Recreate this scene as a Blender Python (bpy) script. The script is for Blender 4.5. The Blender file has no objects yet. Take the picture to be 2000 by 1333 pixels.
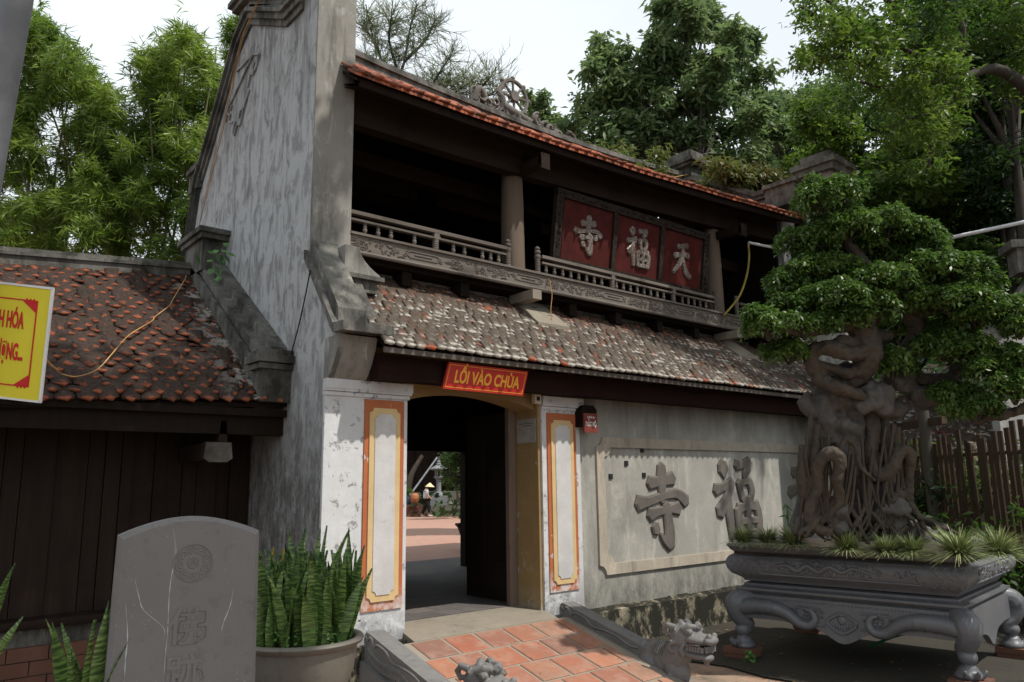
import bpy, math, random
import numpy as np
from mathutils import Matrix, Vector, noise
S = bpy.context.scene
rng = np.random.default_rng(7)
random.seed(7)
R_ = math.radians
# ---------------------------------------------------------------- camera
cd = bpy.data.cameras.new('camera'); cam = bpy.data.objects.new('camera', cd)
S.collection.objects.link(cam); S.camera = cam
cd.sensor_width = 36; cd.lens = 27.12; cd.clip_start = 0.1; cd.clip_end = 2000
cam.matrix_world = Matrix(((0.765378, -0.106782, -0.634660, -4.65),
                           (-0.643445, -0.147259, -0.751195, -7.33),
                           (-0.013245, 0.983317, -0.181417, 1.5), (0, 0, 0, 1)))
cam_pos = Vector((-4.65, -7.33, 1.5))
# ---------------------------------------------------------------- world, sun, exposure
SUN_DIR = Vector((-0.45, 1.0, -1.75)).normalized()       # the way the light travels
sun_el = math.asin(-SUN_DIR.z); sun_az = math.atan2(-SUN_DIR.x, -SUN_DIR.y)
w = bpy.data.worlds.new('World'); S.world = w; w.use_nodes = True
nt = w.node_tree; nt.nodes.clear()
sky = nt.nodes.new('ShaderNodeTexSky'); sky.sky_type = 'NISHITA'; sky.sun_disc = False
sky.sun_elevation = sun_el; sky.sun_rotation = sun_az
sky.air_density = 1.0; sky.dust_density = 5.0; sky.ozone_density = 1.0
tc = nt.nodes.new('ShaderNodeTexCoord'); nz = nt.nodes.new('ShaderNodeTexNoise')
nz.inputs['Scale'].default_value = 1.6; nz.inputs['Detail'].default_value = 5
rp = nt.nodes.new('ShaderNodeMapRange'); rp.inputs[1].default_value = .3; rp.inputs[2].default_value = .7
rp.inputs[3].default_value = .78; rp.inputs[4].default_value = .96
mx = nt.nodes.new('ShaderNodeMix'); mx.data_type = 'RGBA'; mx.inputs[7].default_value = (11.4, 12.2, 12.8, 1)
bg = nt.nodes.new('ShaderNodeBackground'); bg.inputs[1].default_value = 0.1
ow = nt.nodes.new('ShaderNodeOutputWorld'); L = nt.links.new
L(tc.outputs['Generated'], nz.inputs['Vector']); L(nz.outputs['Fac'], rp.inputs[0]); L(rp.outputs[0], mx.inputs[0])
L(sky.outputs[0], mx.inputs[6]); L(mx.outputs[2], bg.inputs[0]); L(bg.outputs[0], ow.inputs[0])
sd = bpy.data.lights.new('sun', 'SUN'); sd.energy = 5.0; sd.angle = R_(0.8); sd.color = (1, .95, .87)
so = bpy.data.objects.new('sun', sd); S.collection.objects.link(so)
so.rotation_euler = SUN_DIR.to_track_quat('-Z', 'Y').to_euler(); so.location = (0, -20, 30)
S.view_settings.view_transform = 'Standard'; S.view_settings.look = 'None'
S.view_settings.exposure = -0.08; S.view_settings.gamma = 1; S.view_settings.use_curve_mapping = False
S.render.engine = 'CYCLES'

# ---------------------------------------------------------------- helpers
COL = S.collection
def link(o, parent=None):
    COL.objects.link(o)
    if parent is not None:
        o.parent = parent
        # parts are modelled in world coordinates: cancel the parent's transform
        o.matrix_parent_inverse = parent.matrix_world.inverted() if parent.get('_w') else Matrix()
    return o
def tag(o, label=None, cat=None, group=None, kind=None):
    if label: o['label'] = label
    if cat: o['category'] = cat
    if group: o['group'] = group
    if kind: o['kind'] = kind
    return o
def thing(name, label, cat, loc=(0, 0, 0), rz=0, group=None):
    o = bpy.data.objects.new(name, None); COL.objects.link(o)
    o.location = loc; o.rotation_euler = (0, 0, rz); o.empty_display_size = .2
    o['_loc'] = tuple(loc); 
    return tag(o, label, cat, group)
def lin(c):                      # sRGB 0-255 to linear
    return tuple(((v/255)/12.92 if v/255 <= .04045 else ((v/255+.055)/1.055)**2.4) for v in c)
class MB:
    """collects vertices and faces, then links them as one mesh object"""
    def __init__(s): s.v = []; s.f = []; s.a = {}
    def add(s, vs, fs):
        n = len(s.v); s.v.extend([tuple(p) for p in vs]); s.f.extend([tuple(i+n for i in f) for f in fs]); return s
    def box(s, x0, x1, y0, y1, z0, z1):
        return s.add([(x0,y0,z0),(x1,y0,z0),(x1,y1,z0),(x0,y1,z0),(x0,y0,z1),(x1,y0,z1),(x1,y1,z1),(x0,y1,z1)],
                     [(0,3,2,1),(4,5,6,7),(0,1,5,4),(1,2,6,5),(2,3,7,6),(3,0,4,7)])
    def bar(s, a, b, w, h=None, up=(0, 0, 1)):
        a = Vector(a); b = Vector(b); h = h or w; d = (b-a).normalized(); u = Vector(up)
        if abs(d.dot(u)) > .98: u = Vector((1, 0, 0))
        r = d.cross(u).normalized(); u = r.cross(d)
        vs = []
        for p in (a, b):
            for i, j in ((-1,-1),(1,-1),(1,1),(-1,1)): vs.append(p+r*i*w/2+u*j*h/2)
        return s.add(vs, [(3,2,1,0),(4,5,6,7),(0,1,5,4),(1,2,6,5),(2,3,7,6),(3,0,4,7)])
    def tube(s, pts, rad, n=8, cap=True, flat=None):
        pts = [Vector(p) for p in pts]; m = len(pts)
        rad = rad if hasattr(rad, '__len__') else [rad]*m
        vs = []; t0 = (pts[1]-pts[0]).normalized()
        u = t0.orthogonal().normalized()
        for i in range(m):
            t = (pts[min(i+1, m-1)]-pts[max(i-1, 0)])
            t = t.normalized() if t.length > 1e-9 else t0
            u = (u-t*u.dot(t)); u = u.normalized() if u.length > 1e-6 else t.orthogonal().normalized()
            w_ = t.cross(u)
            for k in range(n):
                a = 2*math.pi*k/n; vs.append(pts[i]+(u*math.cos(a)+w_*math.sin(a))*rad[i])
        fs = [(i*n+k, i*n+(k+1) % n, (i+1)*n+(k+1) % n, (i+1)*n+k) for i in range(m-1) for k in range(n)]
        if cap: fs += [tuple(range(n))[::-1], tuple((m-1)*n+k for k in range(n))]
        return s.add(vs, fs)
    def lathe(s, c, prof, n=16, ax=None):
        c = Vector(c); vs = []; m = len(prof)
        for r, z in prof:
            for k in range(n):
                a = 2*math.pi*k/n; vs.append((c.x+r*math.cos(a), c.y+r*math.sin(a), c.z+z))
        fs = [(i*n+k, i*n+(k+1) % n, (i+1)*n+(k+1) % n, (i+1)*n+k) for i in range(m-1) for k in range(n)]
        fs += [tuple(range(n))[::-1], tuple((m-1)*n+k for k in range(n))]
        return s.add(vs, fs)
    def sphere(s, c, r, n=10, m=7, sc=(1, 1, 1)):
        c = Vector(c); prof = [(math.sin(math.pi*i/m), -math.cos(math.pi*i/m)) for i in range(m+1)]
        prof[0] = (.02, -1); prof[-1] = (.02, 1)
        vs = [(c.x+r*sc[0]*p*math.cos(2*math.pi*k/n), c.y+r*sc[1]*p*math.sin(2*math.pi*k/n), c.z+r*sc[2]*q) for p, q in prof for k in range(n)]
        fs = [(i*n+k, i*n+(k+1) % n, (i+1)*n+(k+1) % n, (i+1)*n+k) for i in range(m) for k in range(n)]
        fs += [tuple(range(n))[::-1], tuple(m*n+k for k in range(n))]
        return s.add(vs, fs)
    def prism(s, poly, fn, d0, d1, close=True):
        """poly in 2D, fn(a, b, d) -> 3D point"""
        n = len(poly)
        vs = [fn(a, b, d0) for a, b in poly]+[fn(a, b, d1) for a, b in poly]
        fs = [tuple(range(n)), tuple(range(2*n-1, n-1, -1))]+[(i, i+n, (i+1) % n+n, (i+1) % n) for i in range(n)]
        return s.add(vs, fs)
    def ring(s, outer, inner, fn, d0, d1):
        """frame between two outlines with the same number of points"""
        n = len(outer); V = []
        for P, d in ((outer, d0), (inner, d0), (outer, d1), (inner, d1)): V += [fn(a, b, d) for a, b in P]
        F = []
        for i in range(n):
            j = (i+1) % n
            F += [(i, j, n+j, n+i), (2*n+i, 3*n+i, 3*n+j, 2*n+j), (i, 2*n+i, 2*n+j, j), (n+i, n+j, 3*n+j, 3*n+i)]
        return s.add(V, F)
    def xform(s, M):
        s.v = [tuple(M @ Vector(p)) for p in s.v]; return s
    def mesh(s, name, mat, smooth=None):
        me = bpy.data.meshes.new(name); me.from_pydata(s.v, [], s.f); me.update()
        import bmesh
        bm = bmesh.new(); bm.from_mesh(me); bmesh.ops.recalc_face_normals(bm, faces=bm.faces); bm.to_mesh(me); bm.free()
        if mat: me.materials.append(mat)
        if smooth:
            me.shade_smooth(); me.set_sharp_from_angle(angle=R_(smooth))
        return me
    def build(s, name, mat, parent=None, smooth=None, **kw):
        o = bpy.data.objects.new(name, s.mesh(name, mat, smooth)); COL.objects.link(o)
        if parent is not None: place_under(o, parent)
        return tag(o, **kw)
def world_of(o):
    M = Matrix.Translation(o.location) @ o.rotation_euler.to_matrix().to_4x4() @ Matrix.Diagonal((*o.scale, 1))
    if o.parent: M = world_of(o.parent) @ o.matrix_parent_inverse @ M
    return M
def place_under(o, parent):
    """o is modelled in world coordinates; keep it there under its parent"""
    o.parent = parent; o.matrix_parent_inverse = world_of(parent).inverted()
def local_under(o, parent):
    o.parent = parent
def inst(name, me, M, parent=None, **kw):
    o = bpy.data.objects.new(name, me); COL.objects.link(o)
    if parent is not None: o.parent = parent; o.matrix_parent_inverse = world_of(parent).inverted()
    o.matrix_basis = M
    return tag(o, **kw)
def np_mesh(name, V, F, mat, attrs=None, smooth=False):
    me = bpy.data.meshes.new(name); V = np.asarray(V, np.float32); F = np.asarray(F, np.int32)
    k = F.shape[1]; me.vertices.add(len(V)); me.vertices.foreach_set('co', V.ravel())
    me.loops.add(F.size); me.loops.foreach_set('vertex_index', F.ravel())
    me.polygons.add(len(F)); me.polygons.foreach_set('loop_start', np.arange(0, F.size, k, dtype=np.int32))
    me.polygons.foreach_set('loop_total', np.full(len(F), k, np.int32)) if False else None
    me.update(calc_edges=True)
    for nme, (dom, arr) in (attrs or {}).items():
        a = me.attributes.new(nme, 'FLOAT', dom); a.data.foreach_set('value', np.asarray(arr, np.float32))
    if smooth: me.shade_smooth()
    me.materials.append(mat); return me
def catmull(P, k=5):
    P = [Vector(p) for p in P]; Q = [P[0]*2-P[1]]+P+[P[-1]*2-P[-2]]; out = []
    for i in range(1, len(Q)-2):
        a, b, c, d = Q[i-1:i+3]
        for j in range(k):
            t = j/k
            out.append(.5*((2*b)+(-a+c)*t+(2*a-5*b+4*c-d)*t*t+(-a+3*b-3*c+d)*t**3))
    out.append(P[-1]); return out
def text_mesh(body, size, extrude=.004, offset=0.0, sx=1.0, shear=0.0, align='CENTER'):
    cu = bpy.data.curves.new('lettering', 'FONT'); cu.body = body; cu.size = size; cu.extrude = extrude
    cu.offset = offset; cu.shear = shear; cu.align_x = align; cu.align_y = 'CENTER'; cu.resolution_u = 3
    o = bpy.data.objects.new('lettering', cu); COL.objects.link(o)
    me = bpy.data.meshes.new_from_object(o.evaluated_get(bpy.context.evaluated_depsgraph_get()))
    bpy.data.objects.remove(o); me.transform(Matrix.Diagonal((sx, 1, 1, 1))); me.name = 'lettering'; return me
def lettering(body, size, M, mat, parent, name='lettering', **kw):
    me = text_mesh(body, size, **kw); me.materials.clear(); me.materials.append(mat)
    return inst(name, me, M, parent)

# ---------------------------------------------------------------- materials
class NT:
    def __init__(s, name, rough=.8, spec=.3):
        s.m = bpy.data.materials.new(name); s.m.use_nodes = True; s.t = s.m.node_tree
        s.b = s.t.nodes['Principled BSDF']; s.b.inputs['Roughness'].default_value = rough
        s.b.inputs['Specular IOR Level'].default_value = spec
        g = s.t.nodes.new('ShaderNodeNewGeometry'); s.pos = g.outputs['Position']
    def n(s, t, **kw):
        x = s.t.nodes.new(t)
        for k, v in kw.items(): setattr(x, k, v)
        return x
    def lk(s, a, b): s.t.links.new(a, b)
    def vec(s, sc=(1, 1, 1), src=None, off=None):
        m = s.n('ShaderNodeMapping'); m.inputs['Scale'].default_value = sc
        s.lk(src or s.pos, m.inputs['Vector'])
        if off is not None: s.lk(off, m.inputs['Location'])
        return m.outputs[0]
    def noise(s, scale, detail=6, rough=.6, sc=(1, 1, 1), lo=.35, hi=.65, dist=0, src=None):
        t = s.n('ShaderNodeTexNoise'); t.inputs['Scale'].default_value = scale; t.inputs['Detail'].default_value = detail
        t.inputs['Roughness'].default_value = rough; t.inputs['Distortion'].default_value = dist
        s.lk(s.vec(sc, src), t.inputs['Vector'])
        return s.rng(t.outputs['Fac'], lo, hi)
    def rng(s, v, lo, hi, a=0, b=1):
        r = s.n('ShaderNodeMapRange'); r.clamp = True
        s.lk(v, r.inputs[0]); r.inputs[1].default_value = lo; r.inputs[2].default_value = hi
        r.inputs[3].default_value = a; r.inputs[4].default_value = b; return r.outputs[0]
    def axis(s, i, lo, hi, src=None):
        x = s.n('ShaderNodeSeparateXYZ'); s.lk(src or s.pos, x.inputs[0]); return s.rng(x.outputs[i], lo, hi)
    def math(s, op, a, b=None, clamp=True):
        m = s.n('ShaderNodeMath', operation=op); m.use_clamp = clamp
        for i, q in enumerate((a, b)):
            if q is None: continue
            if isinstance(q, (int, float)): m.inputs[i].default_value = q
            else: s.lk(q, m.inputs[i])
        return m.outputs[0]
    def mix(s, f, a, b):
        m = s.n('ShaderNodeMix', data_type='RGBA')
        if isinstance(f, (int, float)): m.inputs[0].default_value = f
        else: s.lk(f, m.inputs[0])
        for i, q in ((6, a), (7, b)):
            if isinstance(q, tuple): m.inputs[i].default_value = (*q[:3], 1)
            else: s.lk(q, m.inputs[i])
        return m.outputs[2]
    def attr(s, name):
        a = s.n('ShaderNodeAttribute', attribute_name=name); return a.outputs['Fac']
    def objrnd(s): return s.n('ShaderNodeObjectInfo').outputs['Random']
    def objco(s): return s.n('ShaderNodeTexCoord').outputs['Object']
    def bump(s, h, strength=.3, dist=.01):
        b = s.n('ShaderNodeBump'); b.inputs['Strength'].default_value = strength; b.inputs['Distance'].default_value = dist
        s.lk(h, b.inputs['Height']); s.lk(b.outputs[0], s.b.inputs['Normal']); return s
    def col(s, c):
        if isinstance(c, tuple): s.b.inputs['Base Color'].default_value = (*c[:3], 1)
        else: s.lk(c, s.b.inputs['Base Color'])
        return s.m
def plain(name, c, rough=.6, spec=.3, var=.25, sc=6):
    k = NT(name, rough, spec); d = tuple(x*(1-var) for x in c); e = tuple(min(1, x*(1+var)) for x in c)
    k.bump(k.noise(sc*8, 4), .15, .004)
    return k.col(k.mix(k.noise(sc, 6), d, e))
def weather(name, base, light, dark, rough=.9, fl=(.5, .62), mold=(.55, .75), zmold=None, streak=.8, scale=1.0, bump=.35, top=None, fz=.35, ms=1.1):
    """old lime plaster: base, lighter flakes, dark mould and run-down streaks"""
    k = NT(name, rough, .15)
    c = k.mix(k.noise(1.3*scale, 8, .65, lo=.3, hi=.7), base, tuple(x*.72 for x in base))
    c = k.mix(k.noise(4*scale, 10, .7, sc=(1, 1, fz), lo=fl[0], hi=fl[1], dist=.6), c, light)
    if streak:
        c = k.mix(k.math('MULTIPLY', k.noise(5*scale, 8, .65, sc=(1, 1, .14), lo=.54, hi=.70), streak), c, dark)
    m = k.noise(ms*scale, 9, .72, sc=(1, 1, .6), lo=mold[0], hi=mold[1])
    if zmold is not None:
        zz = k.axis(2, zmold[1], zmold[0])
        zn = k.math('MULTIPLY', zz, k.noise(6*scale, 10, .8, sc=(1, 1, .5), lo=.35, hi=.6))
        m = k.math('MAXIMUM', m, zn)
    if top is not None:
        zz = k.axis(2, top[0], top[1])
        m = k.math('MAXIMUM', m, k.math('MULTIPLY', zz, k.noise(5*scale, 9, .75, sc=(1, 1, .15), lo=.38, hi=.6)))
    c = k.mix(m, c, dark)
    k.bump(k.noise(14*scale, 10, .7, lo=.2, hi=.8), bump, .012)
    return k.col(c)
M = {}
M['gable'] = weather('aged_blue_grey_plaster', (.28,.283,.283), (.40,.407,.412), (.10,.096,.088), fl=(.42,.52), mold=(.56,.72), zmold=(1.4,3.0), top=(5.6,8.2), scale=1.5, fz=.42, streak=.6, ms=.8)
M['pier'] = weather('aged_grey_render', (.27,.26,.235), (.40,.40,.38), (.10,.10,.09), fl=(.55,.66), mold=(.56,.7), scale=1.1)
M['wall'] = weather('stained_beige_render', (.35,.34,.305), (.45,.435,.385), (.13,.13,.115), fl=(.5,.7), mold=(.56,.8), zmold=(.0,.5), top=(2.0,2.9), scale=.8, streak=.35)
M['base'] = weather('mouldy_base_render', (.20,.18,.13), (.33,.29,.22), (.022,.022,.017), fl=(.52,.62), mold=(.40,.50), scale=2.2, streak=.4, fz=.8, ms=2.6)
M['coping'] = weather('mossy_coping_cement', (.17,.165,.15), (.30,.28,.24), (.035,.035,.03), fl=(.55,.7), mold=(.42,.62), scale=2)
M['frame_pl'] = weather('tan_frame_render', (.42,.37,.30), (.50,.44,.36), (.2,.18,.15), fl=(.5,.7), mold=(.58,.8), scale=1)
def paint(name, c, under=(.5,.49,.46), amt=(.6,.66), dirt=(.30,.27,.24), dz=None):
    k = NT(name, .75, .25)
    x = k.mix(k.noise(3, 8, .7, lo=.35, hi=.7), c, tuple(v*.8 for v in c))
    x = k.mix(k.math('MULTIPLY', k.noise(2.2, 9, .7, sc=(1, 1, .3), lo=.52, hi=.75), .6), x, dirt)
    ch = k.noise(5.5, 12, .75, lo=amt[0], hi=amt[1], dist=.4)
    if dz: ch = k.math('MAXIMUM', ch, k.math('MULTIPLY', k.axis(2, dz[1], dz[0]), k.noise(7, 12, .8, lo=.44, hi=.52)))
    x = k.mix(ch, x, under)
    k.bump(k.math('SUBTRACT', k.noise(20, 8, .7, lo=.2, hi=.8), ch, clamp=False), .35, .004)
    return k.col(x)
M['white'] = paint('peeling_white_paint', (.56,.57,.58), under=(.24,.24,.24), amt=(.565,.585), dz=(-.2,.5), dirt=(.34,.30,.28))
M['panelwhite'] = paint('dusty_white_paint', (.53,.525,.52), under=(.40,.38,.37), amt=(.60,.66), dz=(.0,.9), dirt=(.36,.31,.29))
M['orange'] = paint('flaking_orange_paint', (.40,.125,.05), under=(.52,.50,.48), amt=(.60,.615), dz=(.15,.45), dirt=(.36,.12,.05))
M['cream'] = paint('cream_yellow_paint', (.58,.42,.21), under=(.5,.46,.38), amt=(.68,.71), dirt=(.5,.36,.18))
M['ochre'] = paint('worn_ochre_paint', (.28,.19,.085), under=(.32,.31,.29), amt=(.60,.62), dirt=(.17,.12,.065), dz=(-.2,.25))
def wood(name, a, b, rough=.75, sc=(1, 1, 1), scale=10, axis=2, rnd=True):
    k = NT(name, rough, .25 if sum(a) > .15 else .06); s_ = [6, 6, 6]; s_[axis] = .35
    g = k.noise(scale*.25, 8, .65, sc=tuple(s_), lo=.3, hi=.7)
    c = k.mix(g, a, b)
    if rnd: c = k.mix(k.math('MULTIPLY', k.objrnd(), .45), c, tuple(x*.4 for x in a))
    c = k.mix(k.noise(2, 6, lo=.55, hi=.75), c, tuple(x*.5 for x in a))
    k.bump(g, .4, .004); return k.col(c)
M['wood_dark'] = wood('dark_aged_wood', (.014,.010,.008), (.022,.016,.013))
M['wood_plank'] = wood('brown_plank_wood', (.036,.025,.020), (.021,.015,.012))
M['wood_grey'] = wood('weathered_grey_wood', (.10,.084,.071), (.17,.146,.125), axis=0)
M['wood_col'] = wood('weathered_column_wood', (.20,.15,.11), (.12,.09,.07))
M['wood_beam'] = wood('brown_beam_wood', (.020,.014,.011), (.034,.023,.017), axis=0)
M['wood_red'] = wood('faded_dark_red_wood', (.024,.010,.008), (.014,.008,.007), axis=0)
M['red_sign'] = plain('red_sign_paint', (.42,.022,.016), .45, .4, .08)
M['gold'] = plain('gold_letter_paint', (.75,.36,.04), .5, .4, .06)
M['plaque_red'] = plain('dull_red_lacquer', (.060,.009,.007), .7, .15, .25)
M['plaque_frame'] = plain('carved_dark_frame', (.026,.020,.017), .8, .1, .5, 20)
def mosaic():
    k = NT('shell_mosaic_white', .4, .5); v = k.n('ShaderNodeTexVoronoi'); v.inputs['Scale'].default_value = 22
    k.lk(k.pos, v.inputs['Vector'])
    v2 = k.n('ShaderNodeTexVoronoi', feature='DISTANCE_TO_EDGE'); v2.inputs['Scale'].default_value = 22; k.lk(k.pos, v2.inputs['Vector'])
    e = k.rng(v2.outputs['Distance'], .02, .12)
    c = k.mix(e, (.06,.04,.03), k.mix(k.noise(3, 4, lo=.4, hi=.7), (.22,.19,.165), (.10,.06,.045)))
    k.bump(e, .5, .01); return k.col(c)
M['mosaic'] = mosaic()
def stone(name, a, b, dark, rough=.7, scale=6, veins=False, bump=.25, spec=.35):
    k = NT(name, rough, spec)
    c = k.mix(k.noise(scale*.4, 8, .65, lo=.3, hi=.7), a, b)
    c = k.mix(k.math('MULTIPLY', k.noise(scale*1.7, 9, .75, lo=.55, hi=.72), .7), c, dark)
    c = k.mix(k.math('MULTIPLY', k.noise(scale*14, 3, .6, lo=.66, hi=.74), .6), c, tuple(min(1, x*2.2) for x in a))
    if veins:
        o = k.objco(); t = k.n('ShaderNodeTexNoise'); t.inputs['Scale'].default_value = 1.1; t.inputs['Detail'].default_value = 3
        t.inputs['Distortion'].default_value = .35
        k.lk(k.vec((3.2, .16, 1), o), t.inputs['Vector'])
        v = k.math('ABSOLUTE', k.math('SUBTRACT', t.outputs['Fac'], .5, clamp=False), clamp=False)
        v = k.rng(v, .0004, .0022, 1, 0); v = k.math('MULTIPLY', v, k.noise(2.6, 3, lo=.52, hi=.58))
        c = k.mix(v, c, (.42,.42,.44))
    k.bump(k.noise(scale*5, 10, .7, lo=.2, hi=.8), bump, .006); return k.col(c)
M['stele'] = stone('grey_stele_stone', (.185,.176,.172), (.16,.15,.147), (.10,.095,.092), .75, 5, veins=True, bump=.15)
M['potstone'] = stone('carved_blue_grey_stone', (.085,.09,.10), (.12,.125,.135), (.045,.045,.048), .42, 7, spec=.5)
M['dragonstone'] = stone('carved_grey_stone', (.12,.118,.118), (.17,.165,.16), (.055,.05,.048), .6, 8)
M['rock'] = stone('rugged_rock', (.058,.053,.05), (.11,.10,.09), (.018,.015,.012), .8, 7, bump=1)
M['rock_grey'] = stone('grey_rock', (.11,.112,.118), (.075,.075,.08), (.04,.035,.03), .85, 5, bump=.8)
M['bowl'] = stone('grey_brown_ceramic', (.13,.115,.095), (.17,.155,.13), (.07,.06,.05), .6, 6)
M['grout'] = stone('pale_grout', (.25,.22,.175), (.21,.185,.15), (.12,.105,.085), .9, 6, bump=.4)
M['cement'] = stone('worn_cement', (.24,.21,.165), (.19,.165,.13), (.11,.095,.08), .9, 5, bump=.5)
M['lantern'] = stone('lantern_stone', (.22,.23,.24), (.16,.165,.17), (.09,.09,.09), .8, 5)
M['steps'] = stone('mossy_step_stone', (.16,.15,.12), (.11,.11,.08), (.05,.055,.035), .9, 3)
M['soil'] = stone('dark_soil', (.05,.038,.028), (.035,.026,.02), (.02,.015,.01), .95, 14, bump=1)
M['ornament'] = stone('mossy_ridge_stucco', (.17,.155,.14), (.10,.09,.08), (.045,.042,.04), .9, 9, bump=.8)
M['bark'] = stone('grey_bark', (.055,.045,.036), (.03,.025,.02), (.015,.012,.01), .9, 6, bump=.8)
M['root'] = stone('banyan_root_bark', (.072,.056,.040), (.042,.034,.026), (.018,.014,.011), .75, 10, bump=1)
M['culm'] = stone('bamboo_culm', (.10,.12,.045), (.16,.13,.07), (.05,.05,.03), .5, 3)
M['brick_old'] = stone('old_red_brick', (.15,.065,.042), (.11,.055,.038), (.05,.035,.028), .9, 7, bump=.6)
M['shade_dirt'] = stone('shaded_dirty_earth', (.028,.026,.020), (.045,.038,.028), (.012,.012,.010), .8, 4, bump=1)  # dirty ground colour, darkened for the shade under the planter
def paver(name, obj=True):
    k = NT(name, .72, .3); r = k.objrnd()
    c = k.mix(r, (.29,.088,.050), (.19,.105,.082))
    r2 = k.math('FRACT', k.math('MULTIPLY', r, 7.31, clamp=False), clamp=False)
    c = k.mix(k.math('MULTIPLY', r2, .55), c, (.38,.19,.11))
    c = k.mix(k.math('MULTIPLY', k.noise(5, 9, .7, lo=.45, hi=.7), .55), c, (.36,.27,.21)); c = k.mix(k.math('MULTIPLY', k.noise(1.6, 10, .8, lo=.46, hi=.66), .6), c, (.17,.115,.085))
    c = k.mix(k.math('MULTIPLY', k.noise(40, 4, .7, lo=.6, hi=.7), .5), c, (.14,.09,.07))
    k.bump(k.noise(25, 8, .7, lo=.3, hi=.7), .25, .004); return k.col(c)
M['paver'] = paver('terracotta_paver')
def yard(name, a, b, c_, bs=.3, row=.3, mort=(.2,.18,.15), moss=None):
    k = NT(name, .85, .25); br = k.n('ShaderNodeTexBrick'); k.lk(k.pos, br.inputs['Vector'])
    br.inputs['Scale'].default_value = 1; br.inputs['Brick Width'].default_value = bs; br.inputs['Row Height'].default_value = row
    br.inputs['Mortar Size'].default_value = .008; br.inputs['Color1'].default_value = (*a, 1); br.inputs['Color2'].default_value = (*b, 1)
    br.inputs['Mortar'].default_value = (*mort, 1)
    c = k.mix(k.noise(1.4, 9, .75, lo=.4, hi=.65), br.outputs[0], c_)
    if moss: c = k.mix(k.noise(.9, 9, .75, lo=.5, hi=.68), c, moss)
    k.bump(k.math('ADD', k.noise(18, 6), br.outputs['Fac'], clamp=False), .3, .008); return k.col(c)
M['yard'] = yard('worn_brick_yard', (.36,.22,.15), (.28,.19,.13), (.27,.21,.165), moss=(.06,.055,.04))
M['court'] = yard('courtyard_brick_paving', (.40,.20,.14), (.33,.19,.14), (.34,.22,.17), .25, .25)
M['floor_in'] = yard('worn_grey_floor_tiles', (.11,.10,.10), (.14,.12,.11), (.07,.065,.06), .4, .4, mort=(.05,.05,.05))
def tilemat(name, kind):
    k = NT(name, .85, .2); tip = k.attr('tip'); r = k.objrnd() ; ra = k.attr('rnd')
    r = k.math('FRACT', k.math('ADD', r, ra, clamp=False), clamp=False)
    r2 = k.math('FRACT', k.math('MULTIPLY', r, 13.7, clamp=False), clamp=False)
    ter = k.mix(r2, (.40,.095,.04), (.22,.075,.045)); ter = k.mix(k.noise(9, 6, lo=.4, hi=.7), ter, (.16,.06,.04))
    if kind == 'lichen':
        grey = k.mix(k.noise(22, 6, .75, lo=.4, hi=.6), (.50,.475,.42), (.24,.22,.19))
        grey = k.mix(k.noise(9, 6, .7, lo=.56, hi=.7), grey, (.07,.06,.05))
        big = k.noise(2.3, 4, .6, lo=.3, hi=.7)
        f = k.rng(k.math('ADD', k.math('MULTIPLY', r, .55, clamp=False), k.math('MULTIPLY', big, .65, clamp=False), clamp=False), .36, .46)
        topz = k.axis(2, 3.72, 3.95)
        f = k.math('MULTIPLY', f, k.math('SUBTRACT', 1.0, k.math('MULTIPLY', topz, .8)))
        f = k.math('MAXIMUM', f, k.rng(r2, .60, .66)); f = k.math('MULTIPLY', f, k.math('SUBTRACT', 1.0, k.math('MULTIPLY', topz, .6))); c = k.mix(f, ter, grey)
        # shadow gaps between courses painted dark on each upper face, the nose left pale
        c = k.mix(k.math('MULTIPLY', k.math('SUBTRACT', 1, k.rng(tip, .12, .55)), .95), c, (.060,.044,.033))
    elif kind == 'moss':
        moss = k.mix(k.noise(30, 6, .75, lo=.4, hi=.6), (.020,.015,.012), (.052,.032,.024))
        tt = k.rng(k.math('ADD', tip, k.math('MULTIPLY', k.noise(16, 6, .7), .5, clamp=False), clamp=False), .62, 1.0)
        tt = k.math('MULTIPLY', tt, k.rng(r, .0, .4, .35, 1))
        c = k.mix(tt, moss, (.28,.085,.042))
        gx = k.math('MULTIPLY', k.axis(0, -1.75, -1.15), k.noise(8, 6, .7, lo=.46, hi=.54))
        c = k.mix(k.math('MULTIPLY', gx, k.rng(r2, .35, .5)), c, (.36,.35,.32))
    else:
        c = k.mix(k.math('MULTIPLY', k.noise(4, 9, .8, lo=.44, hi=.6), .85), k.mix(r2, (.38,.11,.055), (.26,.085,.05)), (.08,.055,.045))
    k.bump(k.noise(40, 8, .75, lo=.2, hi=.8), .5, .006); return k.col(c)
M['t_lichen'] = tilemat('lichen_covered_roof_tile', 'lichen')
M['t_moss'] = tilemat('dark_moss_roof_tile', 'moss')
M['t_orange'] = tilemat('orange_roof_tile', 'orange')
def leafmat(name, cols, trans=.35, rough=.45, clump=.8, noise_sc=.5):
    k = NT(name, rough, .4); r = k.attr('rnd'); c = k.mix(r, cols[0], cols[1])
    c = k.mix(k.math('MULTIPLY', k.noise(noise_sc, 3, .5, lo=.4, hi=.65), clump), c, cols[2])
    k.col(c); t = k.n('ShaderNodeBsdfTranslucent'); k.lk(c, t.inputs['Color']); m = k.n('ShaderNodeMixShader')
    hs = k.n('ShaderNodeHueSaturation'); hs.inputs['Value'].default_value = 1.35; hs.inputs['Saturation'].default_value = 1.1
    k.lk(c, hs.inputs['Color']); k.lk(hs.outputs[0], t.inputs['Color'])
    m.inputs[0].default_value = trans; k.lk(k.b.outputs[0], m.inputs[1]); k.lk(t.outputs[0], m.inputs[2])
    k.lk(m.outputs[0], k.t.nodes['Material Output'].inputs['Surface']); return k.m
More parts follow.
